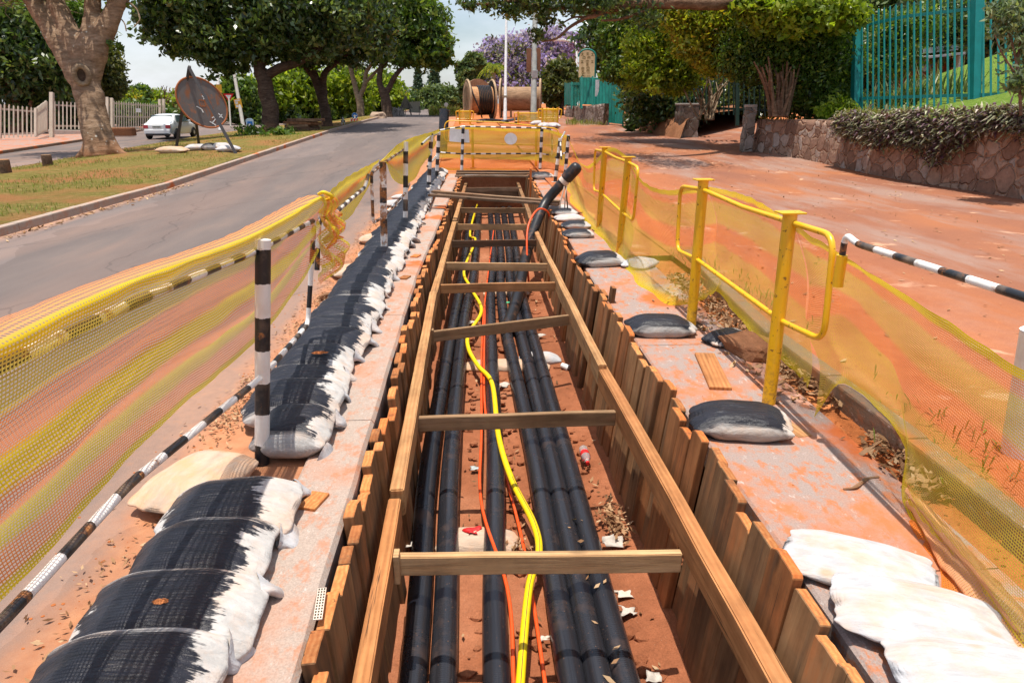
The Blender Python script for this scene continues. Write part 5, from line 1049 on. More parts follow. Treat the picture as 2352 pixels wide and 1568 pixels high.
for k in range(14):
    a = s.p(R.uniform(1600, 1640), 275, R.uniform(-.5, .5)); q = s.p(R.uniform(1560, 1690), R.uniform(160, 200), R.uniform(-.8, .8)); mb.tube(spline([a, a.lerp(q, .5) + V(R.uniform(-.2, .2), 0, .1), q], 4), [.05 - .004 * i for i in range(9)], 6)
obw(mb, 'stems', M['bark_light'], t, True)
# overhanging limb
s = Spot(1690, 290, 23); P = s.p
t = thing('overhanging_tree', 'tree whose thick bare limb reaches left over the path with dark leaf sprays', 'tree', s.b); w_ = lambda q: px(q, s.d)
limbs(t, [([P(1880, 262, 9), P(1860, 120, 9), P(1800, 20, 6), P(1720, 2, 3)], w_(26), w_(18)), ([P(1800, 20, 6), P(1720, 4, 3), P(1640, 10, 1), P(1560, 8), P(1490, 10), P(1430, 12)], w_(18), w_(9)), ([P(1440, 12), P(1390, 26), P(1330, 14), P(1260, 20), P(1180, 4), P(1110, 10), P(1060, 6)], w_(8), w_(1.5)), ([P(1450, 14), P(1380, 30), P(1345, 42), P(1310, 62), P(1280, 88), P(1245, 96)], w_(6), w_(2)), ([P(1400, 22), P(1360, 40), P(1320, 40), P(1290, 55)], w_(4), w_(1.5)), ([P(1520, 10), P(1470, 30), P(1420, 45), P(1380, 48)], w_(5), w_(2)), ([P(1330, 15), P(1280, -10), P(1220, -30)], w_(4), w_(2))], M['bark_stem'])
crown('crown', t, [s.bl(1075, 10, 24, 14), s.bl(1120, 8, 30, 18), s.bl(1160, 28, 30, 18), s.bl(1205, 18, 35, 22), s.bl(1250, 10, 45, 26), s.bl(1300, 20, 40, 26), s.bl(1350, 8, 50, 24), s.bl(1230, 80, 22, 16), s.bl(1255, 50, 22, 14), s.bl(1400, 20, 50, 22), s.bl(1290, 60, 16, 12), s.bl(1200, -30, 120, 26), s.bl(1400, -40, 140, 26), s.bl(1480, 40, 50, 20), s.bl(1400, -150, 170, 50, 6), s.bl(1560, -200, 90, 50, -3)], 13000, .095, 'leaf_dark', per=12, cl=.28, shell=.2)  # last two blobs: unseen foliage overhead, added to dapple the path with shade
s = Spot(2320, 250, 13.5); P = s.p; t = thing('shrub', 'pale leaved shrub leaning in at the right edge before the palisade', 'shrub', s.b)
limbs(t, [([P(2345, 265), P(2340, 180), P(2325, 100), P(2300, 20)], .03, .015), ([P(2335, 150), P(2350, 60), P(2370, -20)], .025, .012), ([P(2340, 180), P(2300, 120), P(2285, 80)], .02, .01)], M['bark_stem'])
crown('crown', t, [s.bl(2320, 20, 45, 30), s.bl(2350, 110, 40, 50), s.bl(2300, 60, 30, 25), s.bl(2340, 190, 35, 30), s.bl(2290, 20, 25, 16), s.bl(2380, 40, 50, 60)], 2600, .075, 'leaf_pale', per=9, cl=.25, shell=.2, droop=.5, aspect=.32)

# ------------------------------------------------------------------ walls, fences and gates
def m_stone(name, scale, a, b, c_, mortar, mw=.035, z=1.0):
    s = S(name, .92, .15); p = s.pos(); q = s.map(p, (1, 1, z)); q2 = s.n('ShaderNodeVectorMath', operation='ADD'); nn = s.n('ShaderNodeTexNoise'); s.put(nn.inputs['Vector'], p); nn.inputs['Scale'].default_value = 2.5
    mm = s.n('ShaderNodeVectorMath', operation='SCALE'); s.link(nn.outputs['Color'], mm.inputs[0]); mm.inputs['Scale'].default_value = .35; s.link(q, q2.inputs[0]); s.link(mm.outputs[0], q2.inputs[1]); q = q2.outputs[0]
    e = s.vor(q, scale, 'DISTANCE_TO_EDGE'); cid = s.vor(q, scale, 'F1', 'Color'); n = s.noise(p, 7, 6, .7); f = s.noise(p, 40, 4, .7)
    r_ = s.xyz(cid)[0]; col = s.ramp(r_, [(0, a), (.4, b), (.75, c_), (1, (.36, .3, .27))]); col = s.mix(.6, col, s.ramp(n, [(.3, .5), (.7, 1.35)]), 'MULTIPLY')
    l = s.ramp(s.noise(p, 2.4, 6, .7), [(.58, 0.0), (.68, .6)]); col = s.mix(l, col, (.42, .34, .3))
    k = s.ramp(e, [(mw * .55, 1.0), (mw, 0.0)]); col = s.mix(k, col, mortar); s.col(col)
    s.bump(s.math('ADD', s.math('MULTIPLY', s.ramp(e, [(0, 0.0), (mw * 2.2, 1.0)]), 1.2), s.math('MULTIPLY', n, .5)), 1.0, .05); return s.m
M['stone'] = m_stone('crazy_stone', 2.6, (.19, .11, .078), (.29, .17, .12), (.37, .245, .18), (.42, .25, .17), .045)
M['stone_small'] = m_stone('small_stone', 3.6, (.14, .1, .08), (.22, .17, .14), (.3, .24, .2), (.2, .13, .1), .05)
M['block'] = m_stone('block_stone', 2.2, (.13, .11, .09), (.2, .17, .14), (.26, .23, .2), (.3, .25, .21), .04)
def wall_run(name, label, base, tops, thick, mat, cap=None):
    """base: ground points seen in the photograph, tops: sight line heights at the same places"""
    t_ = thing(name, label, 'wall', base[0]); mb = MB(); rows = []; b_, tp = [], []
    for i in range(len(base) - 1):
        for k in range(8): b_.append(base[i].lerp(base[i + 1], k / 8)); tp.append(tops[i] + (tops[i + 1] - tops[i]) * k / 8)
    b_.append(base[-1]); tp.append(tops[-1])
    for i, (p, z) in enumerate(zip(b_, tp)):
        d = (b_[min(i + 1, len(b_) - 1)] - b_[max(i - 1, 0)]).normalized(); n_ = V(d.y, -d.x, 0); n_ = n_ if n_.x > 0 else -n_
        row = []
        for k in range(9): zz = p.z - .1 + (z - p.z + .1) * k / 8; q = V(p.x, p.y, zz) + n_ * (.1 * k / 8); q += n_ * .035 * nz3(q * 3.1); row.append(q)
        row += [V(p.x, p.y, z + .02 * nz3(p * 4)) + n_ * (thick * .5), V(p.x, p.y, z) + n_ * thick, V(p.x, p.y, p.z - .1) + n_ * thick]; rows.append(row)
    mb.grid(rows); n = len(rows[0]); N = len(mb.v); mb.face(*range(n)); mb.face(*[N - n + k for k in reversed(range(n))])
    o = obw(mb, 'stonework', mat, t_, 2); return t_, b_, tp
def topz(p, u, v): q = atD(u, v, zc(p)); return q.z
bp = [(1727, 352), (1790, 360), (1850, 371), (2000, 406), (2200, 440), (2352, 466), (2560, 500)]
tv = [274, 274, 275, 276, 272, 268, 262]
base = [at(*q) for q in bp]; tops = [topz(p, q[0], v) for p, q, v in zip(base, bp, tv)]
wR, wb, wt = wall_run('retaining_wall', 'brown crazy stone retaining wall along the right side of the path', base, tops, .4, M['stone'])
# raised garden behind it
mb = MB(); rows = []
for p, z in zip(wb, wt):
    rows.append([V(p.x + .3 + k, p.y + k * .35, z - .06 + (0 if k < 2 else (k - 2) * .27) + .1 * nz3((p.y, k, 0), .5)) for k in (0, .6, 1.4, 2.6, 4, 6, 9, 14, 22, 40)])
tag(mb.grid(rows).build('garden_lawn', M['lawn'], smooth=2), kind='structure')
def pier(u, v, w0, vt, label):
    b = at(u, v); d = zc(b); w_ = px(w0, d); t_ = thing('stone_pier', label, 'pier', b); z = topz(b, u, vt); h = z - b.z
    bm = bmesh.new(); bmesh.ops.create_cube(bm, size=1); bmesh.ops.subdivide_edges(bm, edges=bm.edges[:], cuts=9, use_grid_fill=True)
    for q in bm.verts: c = V(q.co.x * w_, q.co.y * w_, q.co.z * (h + .1)) ; q.co = c + V(nz3(c * 3 + b), nz3(c * 3 + b + V(5, 0, 0)), .4 * nz3(c * 3)) * .05
    obw(MB().bm(bm, Matrix.Translation(b + V(0, w_ / 2, h / 2 - .05))), 'stonework', M['block'], t_, 2)
    obw(MB().box(b + V(0, w_ / 2, h + .04), (w_ * 1.06, w_ * 1.06, .1), None, .03), 'cap_stone', M['grey_conc'], t_); return t_
pier(1580, 319, 44, 242, 'grey block stone pier left of the driveway'); pier(1717, 354, 22, 246, 'narrow stone pier at the start of the right retaining wall')
# driveway and bank between the piers
a, b, c_, d_ = at(1600, 322), at(1706, 356), atD(1745, 288, 36), atD(1598, 300, 38)
tag(MB().grid([[a.lerp(b, k / 6) + V(-1.2, -1.0, -.04) for k in range(7)], [a.lerp(b, k / 6) + V(.6, .4, .1) for k in range(7)], [a.lerp(d_, .5).lerp(b.lerp(c_, .5), k / 6) for k in range(7)], [d_.lerp(c_, k / 6) for k in range(7)], [(d_.lerp(c_, k / 6)) + V(3, 8, 1.6) for k in range(7)]]).build('driveway', M['path'], smooth=2), kind='structure')
bank = [(1430, 296), (1470, 303), (1520, 315), (1560, 322)]; mb = MB(); rows = []
for k in range(25):
    f = k / 24 * 3; i = min(2, int(f)); g = f - i; u = bank[i][0] + (bank[i + 1][0] - bank[i][0]) * g; v = bank[i][1] + (bank[i + 1][1] - bank[i][1]) * g
    p = at(u, v); zt = topz(p, u, 262 - 4 * math.sin(k)); rows.append([p + V(0, 0, -.1), p + V(.25 + .1 * nz3((k, 0, 0)), .3, (zt - p.z) * .45), p + V(.45 + .2 * nz3((k * .6, 4, 0)), .6, (zt - p.z) * .8), p + V(.9, 1, zt - p.z), p + V(3.5, 3, zt - p.z + .2), p + V(14, 10, zt - p.z + .8)])
tag(mb.grid(rows).build('earth_bank', M['bank'], smooth=2), kind='structure')
s = Spot(1480, 285, zc(at(1480, 305)) + .2); tree('dark trailing shrub covering the earth bank beside the green gate', 'shrub', s, None, [s.bl(1458, 278, 24, 20), s.bl(1500, 262, 40, 14), s.bl(1540, 268, 20, 18), s.bl(1448, 294, 12, 12), s.bl(1520, 255, 40, 10)], 5200, .1, 'leaf_dark', None, None, 'shrub', per=14, shell=.2)
base = [at(1384, 290), at(1345, 286), at(1316, 280)]; wall_run('stone_wall', 'low rough stone wall under the green panels', base, [topz(base[0], 1384, 238), topz(base[1], 1345, 243), topz(base[2], 1316, 243)], .4, M['stone_small'])
base = [at(1313, 272), at(1297, 270)]; wall_run('stone_wall', 'short stone wall end left of the low rough wall', base, [topz(base[0], 1313, 243), topz(base[1], 1297, 244)], .5, M['stone_small'])
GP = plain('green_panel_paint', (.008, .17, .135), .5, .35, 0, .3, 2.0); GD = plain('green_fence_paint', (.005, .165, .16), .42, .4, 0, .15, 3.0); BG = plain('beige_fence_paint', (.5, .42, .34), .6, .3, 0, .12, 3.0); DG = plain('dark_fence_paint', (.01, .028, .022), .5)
def panel(label, u0, u1, v0a, v0b, v1a, v1b, d0, d1, ribs, mat=GP):
    t_ = thing('fence_panel', label, 'fence panel', atD(u0, v1a, d0)); mb = MB()
    a, b, c, e = atD(u0, v0a, d0), atD(u1, v0b, d1), atD(u1, v1b, d1), atD(u0, v1a, d0); n_ = (b - a).cross(V(0, 0, 1)).normalized(); rows = []
    for k in range(ribs * 4 + 1):
        f = k / (ribs * 4); o_ = n_ * (.035 if k % 4 in (1, 2) else 0); rows.append([a.lerp(b, f) + o_, e.lerp(c, f) + o_])
    o = obw(mb.grid(rows), 'sheet', mat, t_); o.modifiers.new('solid', 'SOLIDIFY').thickness = .02
    for p, q in ((a, e), (b, c)): obw(MB().bar(p + V(0, 0, .04), q - V(0, 0, .25), .09, .09), 'fence_post', mat, t_)
    return t_
g0 = at(1390, 290); dg = zc(g0)
panel('broad green panel under the arched sign with a white notice', 1333, 1398, 177, 180, 240, 242, dg + 3, dg + .6, 9)
panel('tall green panel gate reaching down beside the earth bank', 1398, 1431, 183, 184, 282, 286, dg + .5, dg - 1.5, 5)
panel('small green panel at the left end of the green railing', 1298, 1313, 192, 190, 240, 242, dg + 8, dg + 5, 3)
panel('shaded green panel left of the dark palisade', 1440, 1500, 200, 195, 262, 258, dg + 1, dg + 1, 8)
t = thing('railing', 'short green railing between the two green panels', 'railing', atD(1314, 243, dg + 4)); mb = MB()
for k in range(6): mb.bar(atD(1315 + 3.4 * k, 244, dg + 4 - .15 * k), atD(1315 + 3.4 * k, 190, dg + 4 - .15 * k), .06, .04, (0, 1, 0))
obw(mb, 'bars', GP, t); obw(MB().bar(atD(1314, 196, dg + 4.05), atD(1333, 194, dg + 3.1), .05, .07), 'top_rail', GP, t)
def palisade(name, label, pts, spacing, sw, mat, cat='fence', rails=(.12, .88), posts=(), pw=.12, mcap=None, point=.06):
    """pts: list of (foot, top) world points; slats follow the run, each post its own part"""
    t_ = thing(name, label, cat, pts[0][0]); mb = MB()
    for (a0, a1), (b0, b1) in zip(pts, pts[1:]):
        n_ = max(1, int((b0 - a0).length / spacing)); dr = (b0 - a0).normalized(); nr = dr.cross(V(0, 0, 1)).normalized()
        for k in range(n_ + 1):
            f = k / n_; p, q = a0.lerp(b0, f), a1.lerp(b1, f) + V(0, 0, R.uniform(-.02, .02)); A = mb.vs([p - dr * sw / 2, p + dr * sw / 2, q + dr * sw / 2, q + V(0, 0, point), q - dr * sw / 2]); B2 = mb.vs([Vector(mb.v[A + j]) + nr * .02 for j in range(5)])
            mb.face(*[A + j for j in range(5)]); mb.face(*[B2 + j for j in reversed(range(5))])
            for j in range(5): mb.face(A + j, B2 + j, B2 + (j + 1) % 5, A + (j + 1) % 5)
    obw(mb, 'slats', mat, t_)
    for r_ in rails:
        rb = MB()
        for (a0, a1), (b0, b1) in zip(pts, pts[1:]):
            dr = (b0 - a0).normalized(); nr = dr.cross(V(0, 0, 1)).normalized() * -.03; rb.bar(a0.lerp(a1, r_) + nr, b0.lerp(b1, r_) + nr, .035, .1)
        obw(rb, 'rail', mat, t_)
    for p, q in posts: obw(MB().bar(p, q, pw, pw, (0, 1, 0), .008), 'fence_post', mat, t_)
    return t_
g = lambda u, v0, v1, d: (atD(u, v0, d), atD(u, v1, d))
pf = [g(1968, 253, 35, 25.0), g(2085, 252, 8, 23.6), g(2242, 250, -12, 22.3), g(2420, 250, -40, 21)]
palisade('palisade_fence', 'bright teal green palisade fence above the right retaining wall', pf, .19, .062, GD, posts=[(pf[0][0] - V(0, 0, .3), pf[0][1] + V(0, 0, .1)), (pf[2][0] - V(0, 0, .3), pf[2][1] + V(0, 0, .15))], pw=.26)
pf = [g(1630, 262, 150, 31), g(1770, 268, 150, 28.5)]
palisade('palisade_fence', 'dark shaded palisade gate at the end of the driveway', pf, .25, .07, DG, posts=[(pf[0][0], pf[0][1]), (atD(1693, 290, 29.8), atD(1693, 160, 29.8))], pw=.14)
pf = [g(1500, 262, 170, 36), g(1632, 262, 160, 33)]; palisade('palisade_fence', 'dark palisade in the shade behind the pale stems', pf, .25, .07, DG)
# arched sign
t = thing('arched_sign', 'cream arched sign with rows of characters in a green frame', 'sign', atD(1348, 178, dg + 2)); d0 = dg + 1.6
Mx = Matrix.Translation(atD(1348, 148, d0)) @ rotM(math.pi / 2, 0, -.12).to_4x4(); k_ = px(1, d0)
arch = lambda w_, h0, h1: [(-w_, -h0), (w_, -h0), (w_, h1)] + [(w_ * math.cos(a), h1 + w_ * .85 * math.sin(a)) for a in [j * math.pi / 12 for j in range(1, 12)]] + [(-w_, h1)]
obw(MB().prism(arch(18 * k_, 28 * k_, 16 * k_), Mx, .06), 'board', plain('cream_board', (.84, .66, .36), .7, .2, 0, .08), t)
o = arch(18.5 * k_, 28 * k_, 16 * k_)[1:]; obw(MB().tube([Mx @ V(x * 1.06, y, .0) for x, y in o], 2.2 * k_, 8), 'arch_frame', GP, t)
glyphs = ['-|', '+/', 'T\\', '/\\-', '|_|', '+-', 'T|', '/-', '|=', '+\\']; mb = MB(); GL_ = Mx @ Matrix.Translation(V(0, 0, .036))
def stroke(x0, y0, x1, y1, w_=.9): a, b = GL_ @ V(x0 * k_, y0 * k_, 0), GL_ @ V(x1 * k_, y1 * k_, 0); mb.bar(a, b, w_ * k_, .012, (GL_.to_3x3() @ V(0, 0, 1)))
for cx_, cy_, kind in ((-11, 21, 0), (1, 22, 1), (12, 20, 2), (-7, 14, 3), (4, 14, 4), (-11, 5, 5), (1, 6, 6), (12, 5, 2), (1, 0, 1), (-9, -9, 4), (3, -8, 6), (-9, -15, 0), (3, -14, 4), (-9, -22, 5)):
    stroke(cx_ - 3, cy_ + 2, cx_ + 3, cy_ + 2); stroke(cx_, cy_ + 3.4, cx_, cy_ - 3)
    if kind % 2: stroke(cx_ - 3, cy_ - 2.6, cx_ + 3, cy_ - 2.6)
    if kind in (0, 2, 5): stroke(cx_, cy_, cx_ - 3, cy_ - 3); stroke(cx_, cy_, cx_ + 3, cy_ - 3)
    if kind in (1, 4): stroke(cx_ - 3, cy_ - .3, cx_ + 3, cy_ - .3)
    if kind in (3, 4, 6): stroke(cx_ - 2.8, cy_ + 2, cx_ - 2.8, cy_ - 2.6); stroke(cx_ + 2.8, cy_ + 2, cx_ + 2.8, cy_ - 2.6)
for q in (-19, -25.5): stroke(-8, q, -2, q, .7); stroke(0, q, 9, q, .7)
obw(mb, 'characters', plain('olive_lettering', (.2, .13, .03), .7), t)
for u in (1336, 1361): obw(MB().bar(atD(u, 176, d0 + .1), atD(u, 250, d0 + .1), .1, .1, (0, 1, 0)), 'sign_leg', GP, t)
nb = atD(1371, 203, dg + 1.45); tag(MB().grid([[nb + V(x * px(4.6, dg), -.1 + .02 * math.sin(y * 3 + x), -y * px(6.2, dg)) for x in (-1, 0, 1)] for y in range(-3, 4)]).build('notice', M['white'], smooth=2), 'white paper notice hanging on the broad green panel', 'notice')
# draping purple and green plants on the wall, grasses behind the fence
def straps(base_pts, l, w_, mat, name, parent=None, kind=None, spread=1.0, upw=.6, nrm=None):
    n = len(base_pts); Bp = np.array(base_pts); a = NR.uniform(0, 2 * np.pi, n); e = NR.normal(upw, .35, n)
    d = np.stack([np.cos(a) * np.cos(e) * spread, np.sin(a) * np.cos(e) * spread, np.sin(e)], 1)
    if nrm is not None: d += np.array(nrm)
    d /= np.linalg.norm(d, axis=1)[:, None]; L_ = (l * NR.uniform(.6, 1.3, n))[:, None]; sd_ = np.cross(d, [0, 0, 1.0]); sd_ /= np.linalg.norm(sd_, axis=1)[:, None] + 1e-9; W_ = sd_ * (w_ * NR.uniform(.7, 1.2, n))[:, None]
    m_ = Bp + d * L_ * .55 + np.array([0, 0, .05]) * L_; tip = Bp + d * L_ - np.array([0, 0, .35]) * L_ * NR.random((n, 1)); c = NR.random(n)
    v_ = np.concatenate([np.stack([Bp - W_ * .5, Bp + W_ * .5, m_ + W_, m_ - W_], 1).reshape(-1, 3), np.stack([m_ - W_, m_ + W_, tip + W_ * .1, tip - W_ * .1], 1).reshape(-1, 3)])
    o = quads(name, v_, mat, kind, None, np.concatenate([c, c]))
    if parent is not None: o.parent = parent; o.matrix_parent_inverse = Matrix.Translation(-Vector(parent.location))
    return o
hang = [(1930, 30), (1960, 50), (2000, 70), (2060, 60), (2110, 75), (2150, 110), (2180, 85), (2210, 60), (2240, 40), (2290, 35), (2352, 55), (2420, 60)]
pts = []; 
for _ in range(1500):
    u = R.uniform(1925, 2430); hg = lin([(b, a) for a, b in hang], u); f = R.random(); k = (u - 1850) / 500
    i = 0
    while i < len(bp) - 2 and bp[i + 1][0] < u: i += 1
    g_ = (u - bp[i][0]) / (bp[i + 1][0] - bp[i][0]); p0 = Vector(base_ := (at(*bp[i]).lerp(at(*bp[i + 1]), g_))) if False else wb[i * 8].lerp(wb[min((i + 1) * 8, len(wb) - 1)], g_); z0 = wt[i * 8] + (wt[min((i + 1) * 8, len(wt) - 1)] - wt[i * 8]) * g_
    d0 = zc(p0); dz = px(hg + 12, d0) * f - .1
    bulge = .12 + .22 * math.sin(math.pi * min(1, f * .9)); c = V(p0.x + .1 - bulge + (.5 * (.15 - f) if f < .15 else 0), p0.y, z0 - dz + .08)
    for _ in range(6): pts.append((c.x + R.gauss(0, .05), c.y + R.gauss(0, .06), c.z + R.gauss(0, .05)))
straps(pts, .25, .026, M['leaf_rhoeo'], 'trailing_plants', None, 'stuff', 1, .35, (-.55, -.35, 0))
pts = []
for _ in range(420): u = R.uniform(1955, 2400); p0 = atD(u, 258, 23.5 - (u - 1968) * .006); pts += [(p0.x + R.gauss(0, .25), p0.y + R.gauss(0, .25), p0.z - .1 + R.gauss(0, .05)) for _ in range(5)]
straps(pts, .3, .012, M['grass_blade'], 'wall_top_grass', None, 'stuff', 1, .7)
for u, d, h_, lab in ((2085, 25.5, 1.5, 'tall clump of arching strap leaves left behind the teal fence'), (2150, 26.0, 1.7, 'tallest clump of strap leaves in the middle behind the teal fence'), (2205, 24.6, 1.3, 'clump of strap leaves beside the second teal fence post'), (2030, 25.8, 1.0, 'low clump of strap leaves near the first teal fence post')):
    b = atD(u, 258, d); t = thing('grass_clump', lab, 'plant', b); straps([(b.x + R.gauss(0, .3), b.y + R.gauss(0, .3), b.z) for _ in range(170)], h_, .03, M['strap'], 'blades', t, None, .75, 1.05)
# building glimpsed behind the garden
t = thing('brick_house', 'orange brick house glimpsed behind the teal fence', 'house', atD(2110, 200, 44)); c = atD(2160, 60, 46)
obw(MB().box((c.x + 3, c.y + 3, c.z - 1), (12, 6, 11)), 'wall', plain('orange_brick', (.42, .17, .08), .9, .1, 0, .2, 4), t); obw(MB().box((c.x - 1.2, c.y - .05, c.z - 1.2), (1.6, .12, 1.4)), 'window', M['black'], t)
bc = atD(2165, 128, 33); t = thing('garden_bench', 'pale garden bench top seen through the teal fence', 'bench', bc); M['grey_steel'] = plain('pale_bench', (.4, .42, .42), .9, .1); obw(MB().box(bc, (2.1, .5, .1), rotM(0, -.1, .2), .01).box(bc + V(0, .3, .3), (2.1, .06, .25), rotM(0, -.1, .2)), 'seat', M['grey_steel'], t)
for sx in (-.8, .8): obw(MB().box(bc + V(sx, 0, -.35), (.08, .4, .7)), 'leg', M['grey_steel'], t)
# beige fence and gate on the left
g = lambda u, v0, v1, d: (atD(u, v0, d), atD(u, v1, d))
pf = [g(-160, 325, 234, 36.5), g(0, 318, 241, 38), g(82, 314, 249, 39)]
palisade('palisade_fence', 'beige palisade fence at the far left edge', pf, .2, .075, BG, posts=[(pf[2][0], pf[2][1]), (pf[1][0], pf[1][1])], pw=.13)
pf = [g(84, 314, 249, 39), g(106, 303, 233, 43)]; palisade('palisade_fence', 'short angled beige fence panel before the tall post', pf, .2, .075, BG, posts=[(pf[1][0], pf[1][1])], pw=.15)
tag(MB().bar(*g(119, 318, 213, 41), .2, .2, (0, 1, 0), .01).build('tall_post', BG), 'tall beige post standing free in front of the angled fence panel', 'post')
pf = [g(126, 297, 234, 45), g(190, 297, 238, 46), g(250, 300, 245, 47)]; palisade('palisade_fence', 'beige palisade fence on a pale plinth behind the big trunk', pf, .2, .075, BG, posts=[(pf[1][0], pf[1][1])])
q0, q1 = atD(112, 306, 44.8), atD(250, 308, 46.8); tag(MB().bar(q0, q1, .3, .42, (0, 0, 1), .02).build('plinth_wall', plain('pale_plinth', (.55, .5, .44), .8)), 'pale low plinth wall under the beige fence', 'wall')
t = palisade('sliding_gate', 'beige slatted sliding gate behind the white car', [g(262, 302, 234, 46), g(374, 297, 242, 50)], .2, .075, BG, 'gate', rails=(.06, .5, .95), posts=[g(247, 306, 224, 45.8), g(257, 304, 226, 46), g(367, 290, 229, 50), g(376, 290, 229, 50.2)], pw=.17)
nb = atD(318, 254, 47.4); obw(MB().box(nb, (.35, .03, .25)), 'notice', M['white'], t)
tag(MB().box((0, 0, 0), (1.5, .6, .5), None, .06).build('planter', M['bank'], loc=atD(281, 303, 44.5)), 'brown planter box at the foot of the gate post', 'planter')
# low dark growth filling the bank under the bushes
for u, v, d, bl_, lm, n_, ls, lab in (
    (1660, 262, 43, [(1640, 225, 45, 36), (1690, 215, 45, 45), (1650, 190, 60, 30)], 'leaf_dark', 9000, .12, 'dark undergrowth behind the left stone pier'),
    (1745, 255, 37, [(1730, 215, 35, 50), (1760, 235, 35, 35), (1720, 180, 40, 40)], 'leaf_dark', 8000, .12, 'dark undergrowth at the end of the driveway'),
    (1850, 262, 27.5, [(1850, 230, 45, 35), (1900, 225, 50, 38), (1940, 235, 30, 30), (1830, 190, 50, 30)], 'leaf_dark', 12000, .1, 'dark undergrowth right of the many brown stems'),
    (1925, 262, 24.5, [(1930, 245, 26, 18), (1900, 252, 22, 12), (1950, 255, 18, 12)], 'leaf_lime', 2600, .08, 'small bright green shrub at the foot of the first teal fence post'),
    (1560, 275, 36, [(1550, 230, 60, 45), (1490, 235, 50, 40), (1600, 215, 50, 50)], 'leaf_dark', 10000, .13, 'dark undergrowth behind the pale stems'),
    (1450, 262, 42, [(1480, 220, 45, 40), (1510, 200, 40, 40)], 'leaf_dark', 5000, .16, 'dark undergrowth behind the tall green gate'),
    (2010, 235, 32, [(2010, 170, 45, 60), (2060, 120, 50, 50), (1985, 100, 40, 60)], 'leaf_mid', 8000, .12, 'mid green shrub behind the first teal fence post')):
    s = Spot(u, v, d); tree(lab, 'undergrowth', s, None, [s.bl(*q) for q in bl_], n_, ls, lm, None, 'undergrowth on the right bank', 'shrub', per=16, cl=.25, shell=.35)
for u, v, d, bl_, lm, lab in ((20, 305, 47, [(10, 275, 60, 30), (80, 270, 40, 30), (-60, 270, 50, 40)], 'leaf_dark', 'dark shrub behind the beige fence at the far left'), (170, 295, 54, [(150, 262, 45, 30), (210, 262, 40, 28)], 'leaf_dark', 'dark shrub behind the plinth fence'),
    (300, 285, 62, [(290, 262, 40, 26), (350, 262, 40, 24)], 'leaf_mid', 'green shrub behind the sliding gate')):
    s = Spot(u, v, d); tree(lab, 'undergrowth', s, None, [s.bl(*q) for q in bl_], 5000, .2, lm, None, 'shrubs behind the beige fence', 'shrub', per=16, cl=.25, shell=.3)
for u, v, d, bl_, lm, n_, ls, lab in ((2060, 245, 29, [(2050, 90, 40, 50), (2100, 60, 45, 40), (2030, 150, 30, 30)], 'leaf_mid', 7000, .1, 'leafy green shrub seen through the teal fence'), (2120, 245, 34, [(2130, 80, 60, 60), (2200, 60, 50, 60)], 'leaf_dark', 8000, .14, 'dark shrub by the brick house behind the teal fence')):
    s = Spot(u, v, d); tree(lab, 'bush', s, None, [s.bl(*q) for q in bl_], n_, ls, lm, None, 'shrubs behind the teal fence', 'bush', per=16, cl=.25, shell=.35)
# ------------------------------------------------------------------ street furniture, reels, car
def flat_sign(t_, name, poly, Mx, th_, mat): return obw(MB().prism(poly, Mx, th_), name, mat, t_)
def ring(r, n=24): return [(r * math.cos(k * 2 * math.pi / n), r * math.sin(k * 2 * math.pi / n)) for k in range(n)]
def face_cam(p, yaw=0.0, tilt=0.0):                                  # upright board turned towards the street
    d = (EYE - p); a = math.atan2(d.x, -d.y) + yaw; return Matrix.Translation(p) @ rotM(math.pi / 2 + tilt, 0, a).to_4x4()
# rusty disc on its tripod
def m_rust():
    s = S('rusty_steel_disc', .6, .4); p = s.co(); n = s.noise(p, 1.6, 7, .7); st = s.noise(s.map(p, (2.2, 2.2, .45)), 1.6, 5, .65); r_ = s.math('SQRT', s.math('ADD', n, 0.0))
    c = s.mix(s.noise(p, 5, 5), (.1, .085, .08), (.16, .135, .125)); c = s.mix(s.ramp(st, [(.55, 0.0), (.63, .85)]), c, (.26, .085, .025)); c = s.mix(s.ramp(n, [(.6, 0.0), (.68, .7)]), c, (.36, .12, .04)); s.col(c).bump(n, .3, .01); return s.m
M['rust_disc'] = m_rust(); RE = plain('rust_edge', (.34, .11, .04), .8); BKS = plain('dark_steel', (.035, .03, .03), .6, .4)
s = Spot(470, 354); d = zc(s.b); cD = s.p(464, 236); t = thing('disc_sign', 'round rusty back of a road sign leaning on a black tripod', 'sign', s.b)
Mx = face_cam(cD, .25, -.12); k_ = px(1, d); obw(MB().prism([(x * 1.0 + y * -.12, y * 1.04 - x * .12) for x, y in ring(53 * k_, 48)], Mx, .03), 'disc', M['rust_disc'], t); dsc = t.children[-1]
obw(MB().tube([Mx @ V(x + y * -.12, y * 1.04 - x * .12, .01) for x, y in ring(53 * k_, 48) + [(53 * k_, 0)]], .035, 8), 'rim', RE, dsc)
mb = MB(); 
def chalk(pts, w_=2.0):
    for a, b in zip(pts, pts[1:]): mb.bar(Mx @ V(a[0] * k_, a[1] * k_, .022), Mx @ V(b[0] * k_, b[1] * k_, .022), w_ * k_, .006, Mx.to_3x3() @ V(0, 0, 1))
for q in ([(-14, -8), (-4, -14)], [(-4, -14), (-1, -22)], [(-9, -11), (-2, -16)], [(2, 15), (8, 8)], [(8, 8), (13, 5)], [(4, 7), (10, 14)], [(10, -42), (22, -50)], [(14, -46), (23, -37)], [(23, -37), (22, -30)], [(16, -34), (22, -31)], [(32, -24), (40, -34)], [(33, -33), (40, -26)], [(20, -52), (26, -56)]): chalk(q)
obw(mb, 'chalk_marks', M['white'], dsc); mb = MB()
sq = [(-6, 6), (6, 4), (7, -8), (-5, -8), (-6, 6)]; 
